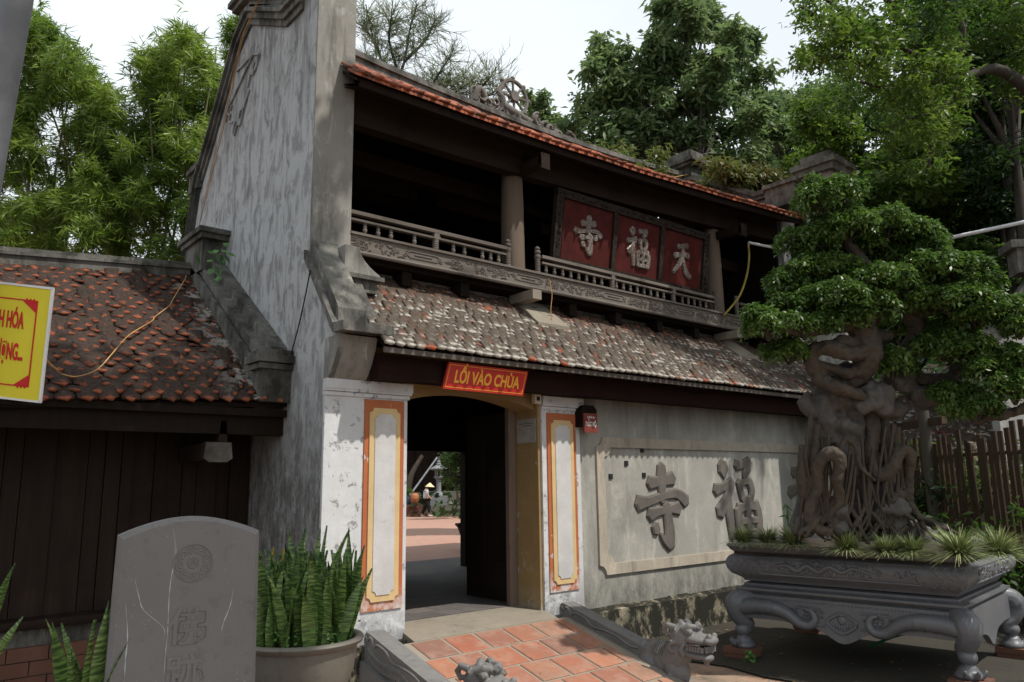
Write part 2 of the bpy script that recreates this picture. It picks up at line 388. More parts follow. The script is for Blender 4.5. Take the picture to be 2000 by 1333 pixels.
M['lf_bamboo'] = leafmat('bamboo_leaf', ((.11,.18,.032), (.25,.33,.075), (.065,.125,.025)), .5)
M['lf_mid'] = leafmat('broad_tree_leaf', ((.10,.155,.065), (.22,.29,.12), (.075,.125,.055)), .4)
M['lf_hill'] = leafmat('forest_leaf', ((.055,.105,.02), (.14,.205,.042), (.026,.06,.016)), .45, noise_sc=.35)
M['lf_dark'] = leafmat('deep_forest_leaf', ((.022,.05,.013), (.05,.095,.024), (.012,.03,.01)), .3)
M['lf_red'] = leafmat('shrub_leaf_reddish', ((.07,.11,.03), (.16,.12,.05), (.10,.15,.035)))
M['lf_bonsai'] = leafmat('glossy_ficus_leaf', ((.042,.090,.020), (.13,.21,.045), (.05,.10,.022)), .32, .42, noise_sc=2.5)
M['lf_casu'] = leafmat('feathery_needle_leaf', ((.26,.30,.17), (.28,.32,.18), (.2,.24,.14)))
def snake():
    k = NT('banded_snake_plant_leaf', .4, .45); o = k.objco()
    wv = k.n('ShaderNodeTexNoise'); wv.inputs['Scale'].default_value = 1; wv.inputs['Detail'].default_value = 4
    k.lk(k.vec((9, 9, 75), o), wv.inputs['Vector']); r = k.objrnd()
    band = k.rng(wv.outputs['Fac'], .44, .58)
    dk = k.mix(r, (.022,.06,.014), (.045,.09,.02)); lt = k.mix(r, (.10,.19,.035), (.20,.30,.08))
    c = k.mix(band, dk, lt)
    return k.col(c)
M['snake'] = snake()
M['snake_yellow'] = plain('yellowed_leaf', (.30,.19,.02), .45, .4, .5, 20)
def grassmat():
    k = NT('striped_grass_blade', .5, .4); r = k.attr('rnd')
    c = k.mix(r, (.07,.13,.03), (.38,.40,.19)); return k.col(c)
M['mondo'] = grassmat()
M['metal'] = plain('galvanised_steel', (.20,.215,.235), .5, .5, .3, 3)
M['whitepipe'] = plain('white_plastic_pipe', (.62,.63,.66), .4, .4, .1)
M['yellow_banner'] = plain('yellow_banner_sheet', (.62,.55,.035), .55, .3, .05, 2)
M['redprint'] = plain('red_print', (.48,.02,.02), .6, .3, .05)
M['white_edge'] = plain('white_hem', (.66,.68,.7), .6, .3, .05)
M['paper'] = plain('grey_poster_paper', (.30,.29,.28), .6, .3, .15, 8)
M['ink'] = plain('dark_ink', (.045,.04,.045), .7, .2, .1)
M['cord'] = plain('tan_cord', (.42,.24,.09), .6, .3, .2)
M['yellowcord'] = plain('yellow_strap', (.30,.24,.05), .6, .3, .2)
M['cable'] = plain('black_cable', (.02,.02,.02), .5, .3, .1)
M['beige'] = plain('beige_plastic', (.48,.42,.32), .5, .4, .1)
M['black_stone'] = plain('dark_tag', (.02,.02,.022), .7, .2, .2)
M['green_hose'] = plain('green_hose', (.01,.12,.05), .4, .5, .1)
M['bamboo_slat'] = wood('brown_bamboo_slat', (.085,.050,.028), (.03,.022,.016), .7)
M['post_old'] = wood('old_fence_post', (.085,.075,.055), (.05,.045,.035))
M['char'] = stone('raised_dark_cement_character', (.075,.07,.064), (.16,.14,.12), (.04,.038,.035), .85, 4, bump=.4)
M['pottery'] = plain('orange_pottery', (.33,.12,.05), .5, .4, .3)
M['skin'] = plain('skin', (.42,.25,.17), .5, .4, .05)
M['shirt'] = plain('pale_shirt_cloth', (.50,.51,.55), .8, .2, .06)
M['trousers'] = plain('black_cloth', (.012,.012,.015), .8, .2, .1)
M['straw'] = plain('straw_hat', (.62,.52,.30), .7, .3, .1)
M['hair'] = plain('black_hair', (.01,.009,.008), .5, .4, .1)
M['shoe'] = plain('pale_shoe', (.5,.48,.45), .6, .3, .1)
M['whitewall'] = weather('pale_wall_render', (.50,.48,.46), (.6,.58,.56), (.3,.28,.26), mold=(.62,.8))
# ================================================================ ground and yards
def structure(o, **kw): return tag(o, kind='structure', **kw)
b = MB(); n = 24; ext = 400
structure(MB().add([(-ext,-ext,-.62),(ext,-ext,-.62),(ext,ext,-.62),(-ext,ext,-.62)], [(0,1,2,3)]).build('ground', M['soil']), label='dark earth ground')
# front yard sheet with faint unevenness
g = MB(); nx, ny = 60, 40
for j in range(ny+1):
    for i in range(nx+1):
        x = -12+i*.45; y = -16+j*.45
        g.v.append((x, min(y, 1.9), -.6+.012*noise.noise(Vector((x*.6, y*.6, 0)))))
g.f = [(j*(nx+1)+i, j*(nx+1)+i+1, (j+1)*(nx+1)+i+1, (j+1)*(nx+1)+i) for j in range(ny) for i in range(nx)]
structure(g.build('front_yard', M['yard'], smooth=30), label='worn brick front yard')
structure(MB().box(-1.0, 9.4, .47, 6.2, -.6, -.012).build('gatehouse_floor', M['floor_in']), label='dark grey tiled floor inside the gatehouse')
structure(MB().box(-30, 60, 6.21, 52, -.6, -.01).build('courtyard', M['court']), label='sunlit red brick courtyard')
bed = MB(); rr_ = random.Random(2)  # dark sheet: shade under the planter put into its colour, plus dirty ground
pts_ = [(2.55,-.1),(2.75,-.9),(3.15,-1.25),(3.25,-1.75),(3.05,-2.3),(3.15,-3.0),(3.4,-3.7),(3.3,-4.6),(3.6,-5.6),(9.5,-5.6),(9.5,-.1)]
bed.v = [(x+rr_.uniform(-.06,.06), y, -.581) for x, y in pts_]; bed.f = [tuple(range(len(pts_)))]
structure(bed.build('shade_dirt_patch', M['shade_dirt']), label='dark dirty ground with the shade under the stone planter painted in')
# threshold and tiled ramp
th = MB(); th.prism([(.46,-.6),(.46,-.02),(0,-.04),(-.22,-.10),(-.22,-.6)], lambda a, c, d: (d, a, c), -.02, 2.02)
structure(th.build('threshold', M['cement'], smooth=20), label='worn cement threshold strip')
def rz(y): return -.105+.262*(y+.22)
rp_ = MB(); rp_.prism([(-.221,-.6),(-.221,-.106),(-2.15,rz(-2.15)-.003),(-2.15,-.6)], lambda a, c, d: (d, a, c), -.25, 2.2)
ramp = structure(rp_.build('ramp', M['grout']), label='cement bed of the tiled ramp in front of the doorway')
slope = math.atan(.262)
pm = MB(); h = .184
prof = [(-h,-h),(h,-h),(h,h),(-h,h)]
pm.v = [(x*1.0, y*1.0, -.03) for x, y in prof]+[(x, y, .004) for x, y in prof]+[(x*.94, y*.94, .012) for x, y in prof]
pm.f = [(0,3,2,1),(0,1,5,4),(1,2,6,5),(2,3,7,6),(3,0,4,7),(4,5,9,8),(5,6,10,9),(6,7,11,10),(7,4,8,11),(8,9,10,11)]
pme = pm.mesh('paver', M['paver'])
row = 0; y = -.425
while y > -2.1:
    x = -.10-.2*(row % 2)
    while x < 2.05:
        sx = 1.0; xx = x+.145
        a0 = max(x, -.18); a1 = min(x+.40, 2.06)
        if a1-a0 > .12:
            sx = (a1-a0)/.40
            Mx = Matrix.Translation(((a0+a1)/2, y, rz(y)+.001*random.uniform(-2, 3))) @ Matrix.Rotation(slope+random.uniform(-.006, .006), 4, 'X') @ Matrix.Rotation(random.uniform(-.015, .015), 4, 'Z') @ Matrix.Diagonal((sx, 1, 1, 1))
            inst('paver', pme, Mx, ramp)
        x += .405
    y -= .388; row += 1

# ================================================================ gatehouse
G = thing('temple_gatehouse', 'two-storey temple gatehouse with grey plaster gable, tiled roofs and arched doorway', 'gatehouse', (4.2, 2.5, -.6))
X0, X1 = -1.0, 9.1          # left outer face, right inner face
yz = lambda a, c, d: (d, a, c)
xz = lambda a, c, d: (a, d, c)
wallpoly = [(.04,-.6),(.04,2.57),(-.03,2.585),(-.1,2.65),(-.18,2.76),(-.245,2.9),(-.28,3.03),(.5,4.02),(.5,9.0),(.92,9.0),(.92,7.45),(1.39,7.45),
            (2.55,8.1),(3.05,7.9),(3.98,6.66),(4.42,6.2),(4.78,4.9),(4.8,-.6)]
low = [(.04,-.6),(.04,2.57),(-.03,2.585),(-.1,2.65),(-.18,2.76),(-.245,2.9),(-.28,3.03),(.5,4.02),(.9,4.02),(.9,-.6)]
ew = MB().prism(wallpoly, yz, X0, X0+.06).prism([(.505,3.2),(.505,9.0),(.92,9.0),(.92,7.45),(1.39,7.45),(2.55,8.1),(3.05,7.9),(3.98,6.66),(4.42,6.2),(4.78,4.9),(4.8,-.6),(.505,-.6)], yz, X0+.06, -.5)
end_wall = ew.build('end_wall', M['gable'], G, smooth=20, label='tall gable end wall of flaking blue grey plaster')
# the lit front of the pier (thin render coat standing 3 mm proud)
pf = MB().box(X0+.004, -.497, .485, .503, 3.95, 9.0)
# curved foot of the pier spreading to the right and forward
foot = []
for i in range(9):
    t = i/8; foot.append((-.497+.27*t**2.0, 4.18-.30*t))
pf.prism([(-.68,4.18)]+foot+[(-.22,3.85),(-.68,3.85)], xz, .26, .50)
pf.build('pier_face', M['pier'], G, smooth=25)
# corbel (bracket) block under the coping at the eave
cb = MB().prism([(.04,2.573),(-.03,2.585),(-.1,2.65),(-.18,2.76),(-.245,2.9),(-.285,3.03),(.04,3.03)], yz, X0-.003, -.56)
cb.build('corbel', M['pier'], G, smooth=20)
# stepped coping running down over the lower roof
def band(mb, poly, x0, x1, lo, hi):
    """a strip of constant height following a (y, z) polyline"""
    n = len(poly); up = [(y, z+hi) for y, z in poly]; dn = [(y, z+lo) for y, z in poly]
    return mb.prism(up+dn[::-1], yz, x0, x1)
cp = MB()
lp = [(.52,4.06),(-.22,3.10),(-.46,3.09)]
band(cp, lp, X0-.055, -.47, -.05, .05); band(cp, [(.52,4.09),(-.20,3.14)], X0+.02, -.66, -.01, .19)
cp.box(-.655, -.20, .20, .48, 3.80, 3.85).box(-.655, -.26, .26, .48, 3.66, 3.80)
cp.build('coping', M['coping'], G)
# mouldings along the gable top
gt = MB(); gl = [(.88,7.33),(1.36,7.33),(2.60,7.98),(3.02,7.76),(3.98,6.56),(4.42,6.08),(4.76,4.9)]
def stepband(mb, poly, offs, x0, x1):
    for lo, hi, pr in offs: band(mb, poly, x0-pr, x1+pr, lo, hi)
stepband(gt, gl, [(-.04,.05,.035),(.05,.14,.075),(.14,.20,.12),(.20,.27,.05)], X0, -.5)
gl2 = [(1.25,7.58),(2.62,8.24)]
stepband(gt, gl2, [(-.02,.07,.05),(.07,.13,.10),(.13,.20,.05)], X0, -.5)
for yb, zb in ((4.45,6.15),):
    gt.box(X0-.08, -.45, yb-.1, yb+.32, zb-.1, zb+.35); gt.box(X0-.12, -.4, yb-.16, yb+.36, zb+.2, zb+.28)
gt.build('gable_moulding', M['coping'], G)
def apex_block(x0, x1, y0, y1, z0, z1):
    a = MB().box(x0+.03, x1-.03, y0, y1, z0, z1-.27); a.box(x0-.05, x1+.05, y0-.08, y1+.08, z1-.27, z1-.19)
    a.box(x0-.10, x1+.10, y0-.14, y1+.14, z1-.19, z1-.11); a.box(x0, x1, y0-.03, y1+.03, z1-.11, z1+.1)
    return a
apex_block(X0, -.5, 2.6, 3.25, 8.0, 8.75).build('apex_block', M['coping'], G)
# raised geometric line ornament on the gable
orn = MB()
for pl in ([(3.08,7.44),(2.47,7.42),(2.22,7.31),(2.38,7.14),(2.49,7.18)],[(2.47,7.42),(3.37,6.96),(3.43,6.78)],[(2.22,7.31),(2.45,7.11),(2.53,7.16),(2.62,6.98)],[(2.55,6.93),(2.73,6.72),(2.81,6.72)],
           [(2.73,6.69),(2.84,6.51),(2.94,6.56),(3.06,6.43)],[(3.32,7.01),(3.38,6.89),(3.25,6.82),(3.32,6.75),(3.15,6.67)],[(2.40,7.27),(2.46,7.20)],[(2.85,6.74),(2.89,6.63)],[(3.21,6.96),(3.26,6.90)],[(3.42,6.89),(3.32,6.88)],[(3.03,6.64),(3.12,6.48)]):
    P = pl
    for a, c in zip(P[:-1], P[1:]): orn.bar((X0-.012, a[0], a[1]), (X0-.012, c[0], c[1]), .024, .03, up=(1, 0, 0))
orn.build('gable_ornament', M['gable'], G)
# left and right pilasters
def notch(x0, x1, z0, z1, r):
    """rectangle with concave corner notches"""
    return [(x0+r,z0),(x1-r,z0),(x1-r*.85,z0+r*.5),(x1-r*.5,z0+r*.85),(x1,z0+r),(x1,z1-r),(x1-r*.5,z1-r*.85),(x1-r*.85,z1-r*.5),(x1-r,z1),(x0+r,z1),
            (x0+r*.85,z1-r*.5),(x0+r*.5,z1-r*.85),(x0,z1-r),(x0,z0+r),(x0+r*.5,z0+r*.85),(x0+r*.85,z0+r*.5)]
def rect16(x0, x1, z0, z1):
    m = (x0+x1)/2; e = .0001
    A = notch(x0, x1, z0, z1, e); return A
def pilaster(x0, x1, px0, px1, z0, z1, yb):
    p = MB().box(x0, x1, 0, yb, -.6, 2.43).build('pilaster', M['white'], G)
    c = MB().box(x0-.006, x1+.02, -.02, yb, 2.43, 2.47).box(x0-.006, x1+.035, -.04, yb, 2.475, 2.50).box(x0-.008, x1+.045, -.05, yb, 2.50, 2.60)
    c.build('capital', M['white'], p)
    MB().box(px0, px1, -.016, .002, z0, z1).build('orange_border', M['orange'], p)
    w_ = px1-px0; m1 = .055*w_/.49; m2 = .118*w_/.49
    MB().ring(notch(px0+m1, px1-m1, z0+.09, z1-.09, .05), notch(px0+m2, px1-m2, z0+.155, z1-.155, .045), xz, -.03, -.01).build('cream_border', M['cream'], p)
    MB().prism(notch(px0+m2, px1-m2, z0+.155, z1-.155, .045), xz, -.038, -.012).build('panel', M['panelwhite'], p)
    return p
pilaster(-1.0, 0.0, -.54, -.05, .22, 2.41, .045)
MB().box(-.5, -.002, .046, .46, -.6, 3.0).build('jamb', M['ochre'], G, label='left door jamb in worn ochre paint')
pilaster(2.02, 2.70, 2.10, 2.61, .16, 2.39, .46)
MB().box(-1.02, .06, -.07, .0, -.6, -.10).build('plinth', M['base'], G)
MB().box(1.975, 2.02, .03, .47, -.3, 2.5).build('jamb', M['ochre'], G, label='right door jamb in worn ochre paint')
arch = [(-.02,3.05),(-.02,2.43)]
for i in range(13):
    t = i/12; x = .0+1.975*t; arch.append((x, 2.43+.20*math.sin(math.pi*(.08+.84*t))-.05))
arch += [(2.02,2.43),(2.02,3.05)]
MB().prism(arch, xz, .10, .46).build('arch_wall', M['ochre'], G, smooth=15)
# wall to the right with framed panel and raised characters
MB().box(2.70, 9.6, .06, .42, -.6, 3.2).build('wall', M['wall'], G, label='stained render wall right of the doorway')
bl = MB(); nb = 16
for i in range(nb):
    xa = 2.72+i*6.9/nb; xb = xa+6.9/nb
    bl.prism([(.06,-.6),(.06,-.13+.02*random.random()),(-.10,-.16+.015*random.random()),(-.13,-.6)], yz, xa, xb)
bl.build('wall_base', M['base'], G, label='mouldy projecting base course')
MB().ring(notch(3.05, 9.25, .28, 2.11, .13), notch(3.20, 9.10, .42, 1.97, .13), xz, .03, .062).build('panel_frame', M['frame_pl'], G)
for px, pz in ((3.26,1.98),(3.98,1.985),(3.63,1.79),(3.30,1.61),(4.0,1.625)):
    MB().box(px, px+.07, .045, .062, pz-.07, pz).build('dark_marker', M['black_stone'], G)
def stroke(P, W, k=4):
    """brush stroke outline: centre line P with widths W"""
    pts = catmull([(a, c, 0) for a, c in P], k); m = len(pts); ws = np.interp(np.linspace(0, len(W)-1, m), range(len(W)), W)
    L_, R__ = [], []
    for i, p in enumerate(pts):
        t = (pts[min(i+1, m-1)]-pts[max(i-1, 0)]).normalized(); q = Vector((-t.y, t.x, 0))
        L_.append((p.x+q.x*ws[i]/2, p.y+q.y*ws[i]/2)); R__.append((p.x-q.x*ws[i]/2, p.y-q.y*ws[i]/2))
    t0 = (pts[0]-pts[1]).normalized(); t1 = (pts[-1]-pts[-2]).normalized()
    return L_+[(pts[-1].x+t1.x*ws[-1]*.3, pts[-1].y+t1.y*ws[-1]*.3)]+R__[::-1]+[(pts[0].x+t0.x*ws[0]*.3, pts[0].y+t0.y*ws[0]*.3)]
CH = {
 'temple': [([(0,.44),(.0,.30),(-.01,.16),(-.01,.02)],[.13,.17,.12,.09]), ([(-.24,.24),(-.05,.255),(.22,.29)],[.15,.11,.15]),
        ([(-.46,.02),(-.25,.04),(.05,.10),(.28,.11),(.46,.02)],[.17,.10,.09,.11,.15]), ([(-.26,-.11),(-.10,-.08),(.12,-.06),(.30,-.05)],[.15,.10,.08,.16]),
        ([(.06,.0),(.08,-.15),(.10,-.30),(.08,-.47)],[.13,.14,.16,.17]), ([(.10,-.46),(.0,-.40),(-.08,-.32)],[.12,.09,.04]), ([(-.17,-.22),(-.14,-.30)],[.12,.12])],
 'blessing': [([(-.27,.45),(-.25,.36),(-.24,.27)],[.16,.19,.05]), ([(-.44,.12),(-.28,.15),(-.08,.20)],[.14,.10,.14]), ([(-.12,.17),(-.22,.0),(-.38,-.16)],[.13,.13,.17]),
        ([(-.18,.02),(-.17,-.2),(-.14,-.46)],[.12,.14,.11]), ([(.02,.42),(.16,.43),(.32,.45)],[.13,.10,.15]), ([(.28,.40),(.20,.30),(.16,.24)],[.14,.10,.03]),
        ([(.06,.22),(.09,.10),(.12,.0)],[.11,.10,.09]), ([(.30,.20),(.33,.10),(.30,.0)],[.12,.12,.09]), ([(.06,.20),(.18,.21),(.32,.22)],[.09,.07,.09]), ([(.10,-.01),(.2,-.01),(.30,0)],[.09,.08,.08]),
        ([(.0,-.12),(.2,-.09),(.44,-.09)],[.13,.09,.14]), ([(.0,-.12),(.0,-.28),(.02,-.46)],[.13,.12,.10]), ([(.43,-.12),(.45,-.28),(.42,-.46)],[.13,.13,.12]),
        ([(.02,-.28),(.2,-.27),(.42,-.27)],[.08,.08,.08]), ([(.02,-.44),(.2,-.43),(.42,-.43)],[.1,.1,.1]), ([(.21,-.12),(.21,-.28),(.21,-.43)],[.1,.09,.1])],
 'heaven': [([(-.22,.32),(-.02,.36),(.22,.40)],[.14,.10,.15]), ([(-.34,.06),(-.05,.12),(.30,.14)],[.15,.10,.16]), ([(.03,.42),(.02,.20),(-.08,-.10),(-.36,-.40)],[.10,.13,.14,.10]), ([(.02,.06),(.12,-.16),(.24,-.34),(.42,-.44)],[.08,.12,.17,.13])]}
def pillow(mb, P, W, fn, d0, d1):
    a_ = stroke(P, W); b_ = stroke(P, [q*.93 for q in W]); c_ = stroke(P, [q*.70 for q in W]); n = len(a_)
    pc = ((P[0][0]+P[-1][0])/2, (P[0][1]+P[-1][1])/2)
    c_ = [(pc[0]+(x-pc[0])*.96, pc[1]+(y-pc[1])*.96) for x, y in c_]
    V = [fn(x, y, d0) for x, y in a_]+[fn(x, y, d0+(d1-d0)*.6) for x, y in b_]+[fn(x, y, d1) for x, y in c_]
    mb.add(V, [tuple(range(n))]+[(i+k*n, (i+1) % n+k*n, (i+1) % n+(k+1)*n, i+(k+1)*n) for k in (0, 1) for i in range(n)]+[tuple(range(2*n, 3*n))])
def character(key, cx, cz, w, h, y, depth, mat, parent, tilt=0, scale_w=1.2, bevel=False):
    mb = MB()
    for i, (P, W) in enumerate(CH[key]):
        d = depth+.0012*i
        pillow(mb, [(p[0]*w, p[1]*h) for p in P], [q*scale_w*(w+h)/2 for q in W], lambda a, c, e: (cx+a, y-e+tilt*c, cz+c), -.002, d)
    return mb.build('character', mat, parent)
character('temple', 4.42, 1.17, 1.2, 1.28, .06, .032, M['char'], G, scale_w=1.22)
character('blessing', 6.28, 1.20, 1.3, 1.28, .06, .032, M['char'], G, scale_w=1.22)
character('heaven', 8.3, 1.20, 1.25, 1.28, .06, .032, M['char'], G, scale_w=1.22)
# eave beam above the doorway and soffit of the lower roof
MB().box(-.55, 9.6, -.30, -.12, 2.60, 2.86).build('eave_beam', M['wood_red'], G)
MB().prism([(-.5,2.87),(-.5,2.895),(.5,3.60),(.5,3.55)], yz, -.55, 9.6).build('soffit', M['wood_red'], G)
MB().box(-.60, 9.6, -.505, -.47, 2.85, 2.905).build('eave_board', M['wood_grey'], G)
# ---------------- roofs of separate tiles
def tile_mesh(wd, ln, th, lift, name, mat, wide=False):
    """nosed tile: flat back, pointed upturned front; local y points up the slope"""
    V = []; tip = []
    xs = [-.5, -.25, 0, .25, .5]
    nose = [.05, -.10, -.62, -.10, .05]; lf = [0, .3, 1, .3, 0]; tn = [.35, .6, 1, .6, .35]
    if wide: nose = [.10, -.14, -.26, -.14, .10]; lf = [.2, .8, 1, .8, .2]; tn = [.7, 1, 1, 1, .7]
    rows_ = [(0.0, 1), (.38 if wide else .34, .55), (1.45, 0)]
    for top in (1, 0):
        for r, (yy, tp) in enumerate(rows_):
            for i, x in enumerate(xs):
                y0 = yy*ln+(nose[i]*ln if r == 0 else 0)
                z = (th if top else 0)+(lift*lf[i] if r == 0 else (lift*.25*lf[i] if r == 1 else 0))-(0 if r < 2 else th*.3)
                V.append((x*wd*.96, y0, z)); tip.append(tn[i]*(1 if top else .7) if r == 0 else (tp*(.5 if wide else .5)*lf[i] if top and r == 1 else 0))
    F = []
    for r in range(2):
        for i in range(4):
            a = r*5+i; F.append((a, a+1, a+6, a+5)); 
    for i in range(4): F.append((i, 15+i, 16+i, i+1))
    F.append((0, 5, 20, 15)); F.append((4, 19, 24, 9)); F.append((5, 10, 25, 20)); F.append((9, 24, 29, 14))
    for i in range(4): F.append((15+i, 20+i, 21+i, 16+i))
    me = np_mesh(name, V, F, mat, {'tip': ('POINT', tip), 'rnd': ('POINT', [0]*len(V))}); return me
def inframe(p):
    q = cam.matrix_world.inverted() @ Vector(p)
    if q.z > -.1: return None
    x = q.x/-q.z*1506.7+1000; y = 666.5-q.y/-q.z*1506.7
    return (-20 < x < 2020 and -20 < y < 1350), -q.z
def tiled(surf, ncol, nrow, wd, ln, mat, parent, maxpart=300, th=.016, lift=.012, jit=.12, wide=False, visible=lambda p: True, stag=True, name='roof_tile'):
    me = tile_mesh(wd, ln, th, lift, name, mat, wide); meV = np.array([v.co[:] for v in me.vertices]); F = np.array([p.vertices[:] for p in me.polygons])
    tip = np.array([d.value for d in me.attributes['tip'].data])
    items = []
    for r in range(nrow):
        for c_ in range(ncol):
            u = (c_+.5+(.5 if (r % 2 and stag) else 0))
            if u > ncol: continue
            o, ax, ay = surf(u/ncol, r/nrow)
            az = ax.cross(ay).normalized()
            R = Matrix((ax, ay, az)).transposed().to_4x4()
            Mx = Matrix.Translation(o+az*random.uniform(.0, .012)) @ R @ Matrix.Rotation(random.gauss(0, jit*.25), 4, 'Z') @ Matrix.Rotation(random.gauss(.20 if wide else .10, jit*.35), 4, 'X') @ Matrix.Rotation(random.gauss(0, jit*.2), 4, 'Y') @ Matrix.Diagonal((random.uniform(.92, 1.05), random.uniform(.9, 1.08), 1, 1))
            q = inframe(o); d = q[1] if q and q[0] and visible(o) else 1e3+(o-cam_pos).length
            items.append((d, Mx))
    items.sort(key=lambda t: t[0])
    for d, Mx in items[:maxpart]: inst(name, me, Mx, parent)
    rest = items[maxpart:]
    if rest:
        Vs = []; n = len(meV); hom = np.c_[meV, np.ones(n)]
        for d, Mx in rest: Vs.append((hom @ np.array(Mx).T)[:, :3])
        V = np.concatenate(Vs); FF = np.concatenate([F+i*n for i in range(len(rest))])
        rv = np.repeat(rng.random(len(rest)), n)
        m2 = np_mesh('roof_tiles', V, FF, mat, {'tip': ('POINT', np.tile(tip, len(rest))), 'rnd': ('POINT', rv)})
        o = bpy.data.objects.new('roof_tiles', m2); COL.objects.link(o); place_under(o, parent); o['kind'] = 'stuff'
def plane_surf(x0, x1, ze, zr, ye, yr):
    """ze(x), zr(x): heights of eave and ridge edges"""
    def f(u, v):
        x = x0+(x1-x0)*u; a = Vector((x, ye, ze(x))); c = Vector((x, yr, zr(x))); e = .01
        a2 = Vector((x+e, ye, ze(x+e))); c2 = Vector((x+e, yr, zr(x+e)))
        p = a.lerp(c, v); p2 = a2.lerp(c2, v)
        ax = (p2-p).normalized(); ay = (c-a).normalized(); ay = (ay-ax*ay.dot(ax)).normalized()
        wob = .02*noise.noise(Vector((x*1.1, v*3, 3.3)))
        return p+Vector((0, 0, wob)), ax, ay
    return f
lowroof = MB(); lowroof.prism([(-.50,2.905),(.9,4.0),(.9,3.93),(-.50,2.87)], yz, -.58, 9.6)
lr = lowroof.build('lower_roof', M['wood_dark'], G, label='lower skirt roof of lichen covered tiles above the doorway')
sf = plane_surf(-.62, 9.6, lambda x: 2.925, lambda x: 4.02, -.52, .9)
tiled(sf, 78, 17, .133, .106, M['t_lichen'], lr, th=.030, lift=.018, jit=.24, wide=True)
MB().box(-.5, 9.1, .86, .95, 3.95, 4.10).build('roof_ledge', M['coping'], G)
for x0 in (2.25, 7.0):
    m_ = MB().prism([(.30,3.60),(.30,3.66),(.86,4.09),(.86,3.97)], yz, x0+.02, x0+.62)
    m_.build('mortar_pad', M['cement'], lr)
# upper roof
zE = lambda x: 6.16+.0040*(x+.8)**2
zR = lambda x: 7.95+.010*(x-4.2)**2*.9
ur = MB()
nn = 20; xs = [-.66+(9.3+.66)*i/nn for i in range(nn+1)]
V = []
for x in xs: V += [(x,.12,zE(x)),(x,2.95,zR(x)),(x,5.8,zE(x)),(x,.12,zE(x)-.03),(x,2.95,zR(x)-.07),(x,5.8,zE(x)-.06)]
ur.v = V
for i in range(nn):
    a = i*6; c_ = a+6
    ur.f += [(a, c_, c_+1, a+1), (a+1, c_+1, c_+2, a+2), (a+3, a+4, c_+4, c_+3), (a+4, a+5, c_+5, c_+4), (a, a+3, c_+3, c_), (a+2, c_+2, c_+5, a+5)]
ur.f += [(0,1,4,3),(1,2,5,4),(nn*6,nn*6+3,nn*6+4,nn*6+1),(nn*6+1,nn*6+4,nn*6+5,nn*6+2)]
up = ur.build('upper_roof', M['wood_dark'], G, label='upper roof edged with orange nosed tiles')
s2 = plane_surf(-.70, 9.3, lambda x: zE(x)+.03, lambda x: zR(x)+.02, .06, 2.95)
def s2c(u, v):
    return s2(u, v)
tiled(s2c, 52, 22, .195, .155, M['t_orange'], up, th=.03, lift=.03, jit=.16)
# second layer showing at the eave edge
s3 = plane_surf(-.70, 9.3, lambda x: zE(x)-.01, lambda x: zR(x)-.02, .04, 2.95)
et = MB()
for i in range(52):
    u = (i+.5)/52; o_, ax, ay = s3(u, 0); 
    et.add([o_+ax*q+Vector((0,0,w_)) for q, w_ in ((-.092,0),(.092,0),(.092,.03),(0,.05),(-.092,.03))]+[o_+ax*q+Vector((0,0,w_))+ay*.3 for q, w_ in ((-.092,0),(.092,0),(.092,.03),(0,.05),(-.092,.03))],
           [(0,1,2,3,4),(9,8,7,6,5)]+[(k, k+5, (k+1) % 5+5, (k+1) % 5) for k in range(5)])
et.build('eave_tiles', M['t_orange'], up, kind='stuff')
rb = MB(); nn = 24
for i in range(nn):
    xa = -.5+9.6*i/nn; xb = -.5+9.6*(i+1)/nn; 
    for y0, y1, z0, z1 in ((2.83,3.07,-.08,.16),(2.79,3.11,.16,.21),(2.81,3.09,.21,.27)):
        rb.add([(xa,y0,zR(xa)+z0),(xb,y0,zR(xb)+z0),(xb,y1,zR(xb)+z0),(xa,y1,zR(xa)+z0),(xa,y0,zR(xa)+z1),(xb,y0,zR(xb)+z1),(xb,y1,zR(xb)+z1),(xa,y1,zR(xa)+z1)],
               [(0,3,2,1),(4,5,6,7),(0,1,5,4),(2,3,7,6)]+([(3,0,4,7)] if i == 0 else [])+([(1,2,6,5)] if i == nn-1 else []))
rb.build('ridge', M['coping'], G)
# ridge ornament: eight spoked wheel held by curling dragons
WC = Vector((4.155,2.950,8.696)); wr = .33
RO = MB()
for k in range(24):
    pass
ring = [WC+Vector((math.cos(a)*wr, 0, math.sin(a)*wr)) for a in np.linspace(0, 2*math.pi, 25)]
wheel = MB().tube(ring, .042, 6, cap=False)
for k in range(8):
    a = 2*math.pi*k/8+.05; d = Vector((math.cos(a), 0, math.sin(a)))
    wheel.tube([WC+d*.08, WC+d*.19, WC+d*wr], [.035, .025, .032], 6); wheel.sphere(WC+d*(wr+.045), .048, 7, 5)
wheel.tube([WC+Vector((0,-.06,0)), WC+Vector((0,.06,0))], .10, 12); 
wo = wheel.build('ridge_wheel', M['ornament'], G, smooth=50, label='eight spoked wheel ornament on the ridge')
fl = MB(); zb = zR(4)+.27
def curl(mb, c, r, turns, a0, rad, sgn=1, y=0):
    P = []; 
    for i in range(14):
        t = i/13; a = a0+sgn*t*turns*2*math.pi; rr = r*(1-.8*t); P.append((c[0]+rr*math.cos(a), c[1]+y, c[2]+rr*math.sin(a)))
    mb.tube(P, np.linspace(rad, rad*.4, 14), 6)
wx, wz = WC.x, WC.z
body = catmull([(wx-.95,2.95,zb+.10),(wx-.85,2.9,zb+.34),(wx-.62,2.95,zb+.10),(wx-.40,3.0,zb+.06),(wx-.30,2.9,zb+.30),(wx-.36,2.95,zb+.46),(wx-.26,2.95,zb+.62)], 4)
fl.tube(body, np.linspace(.07,.05,len(body)), 7)
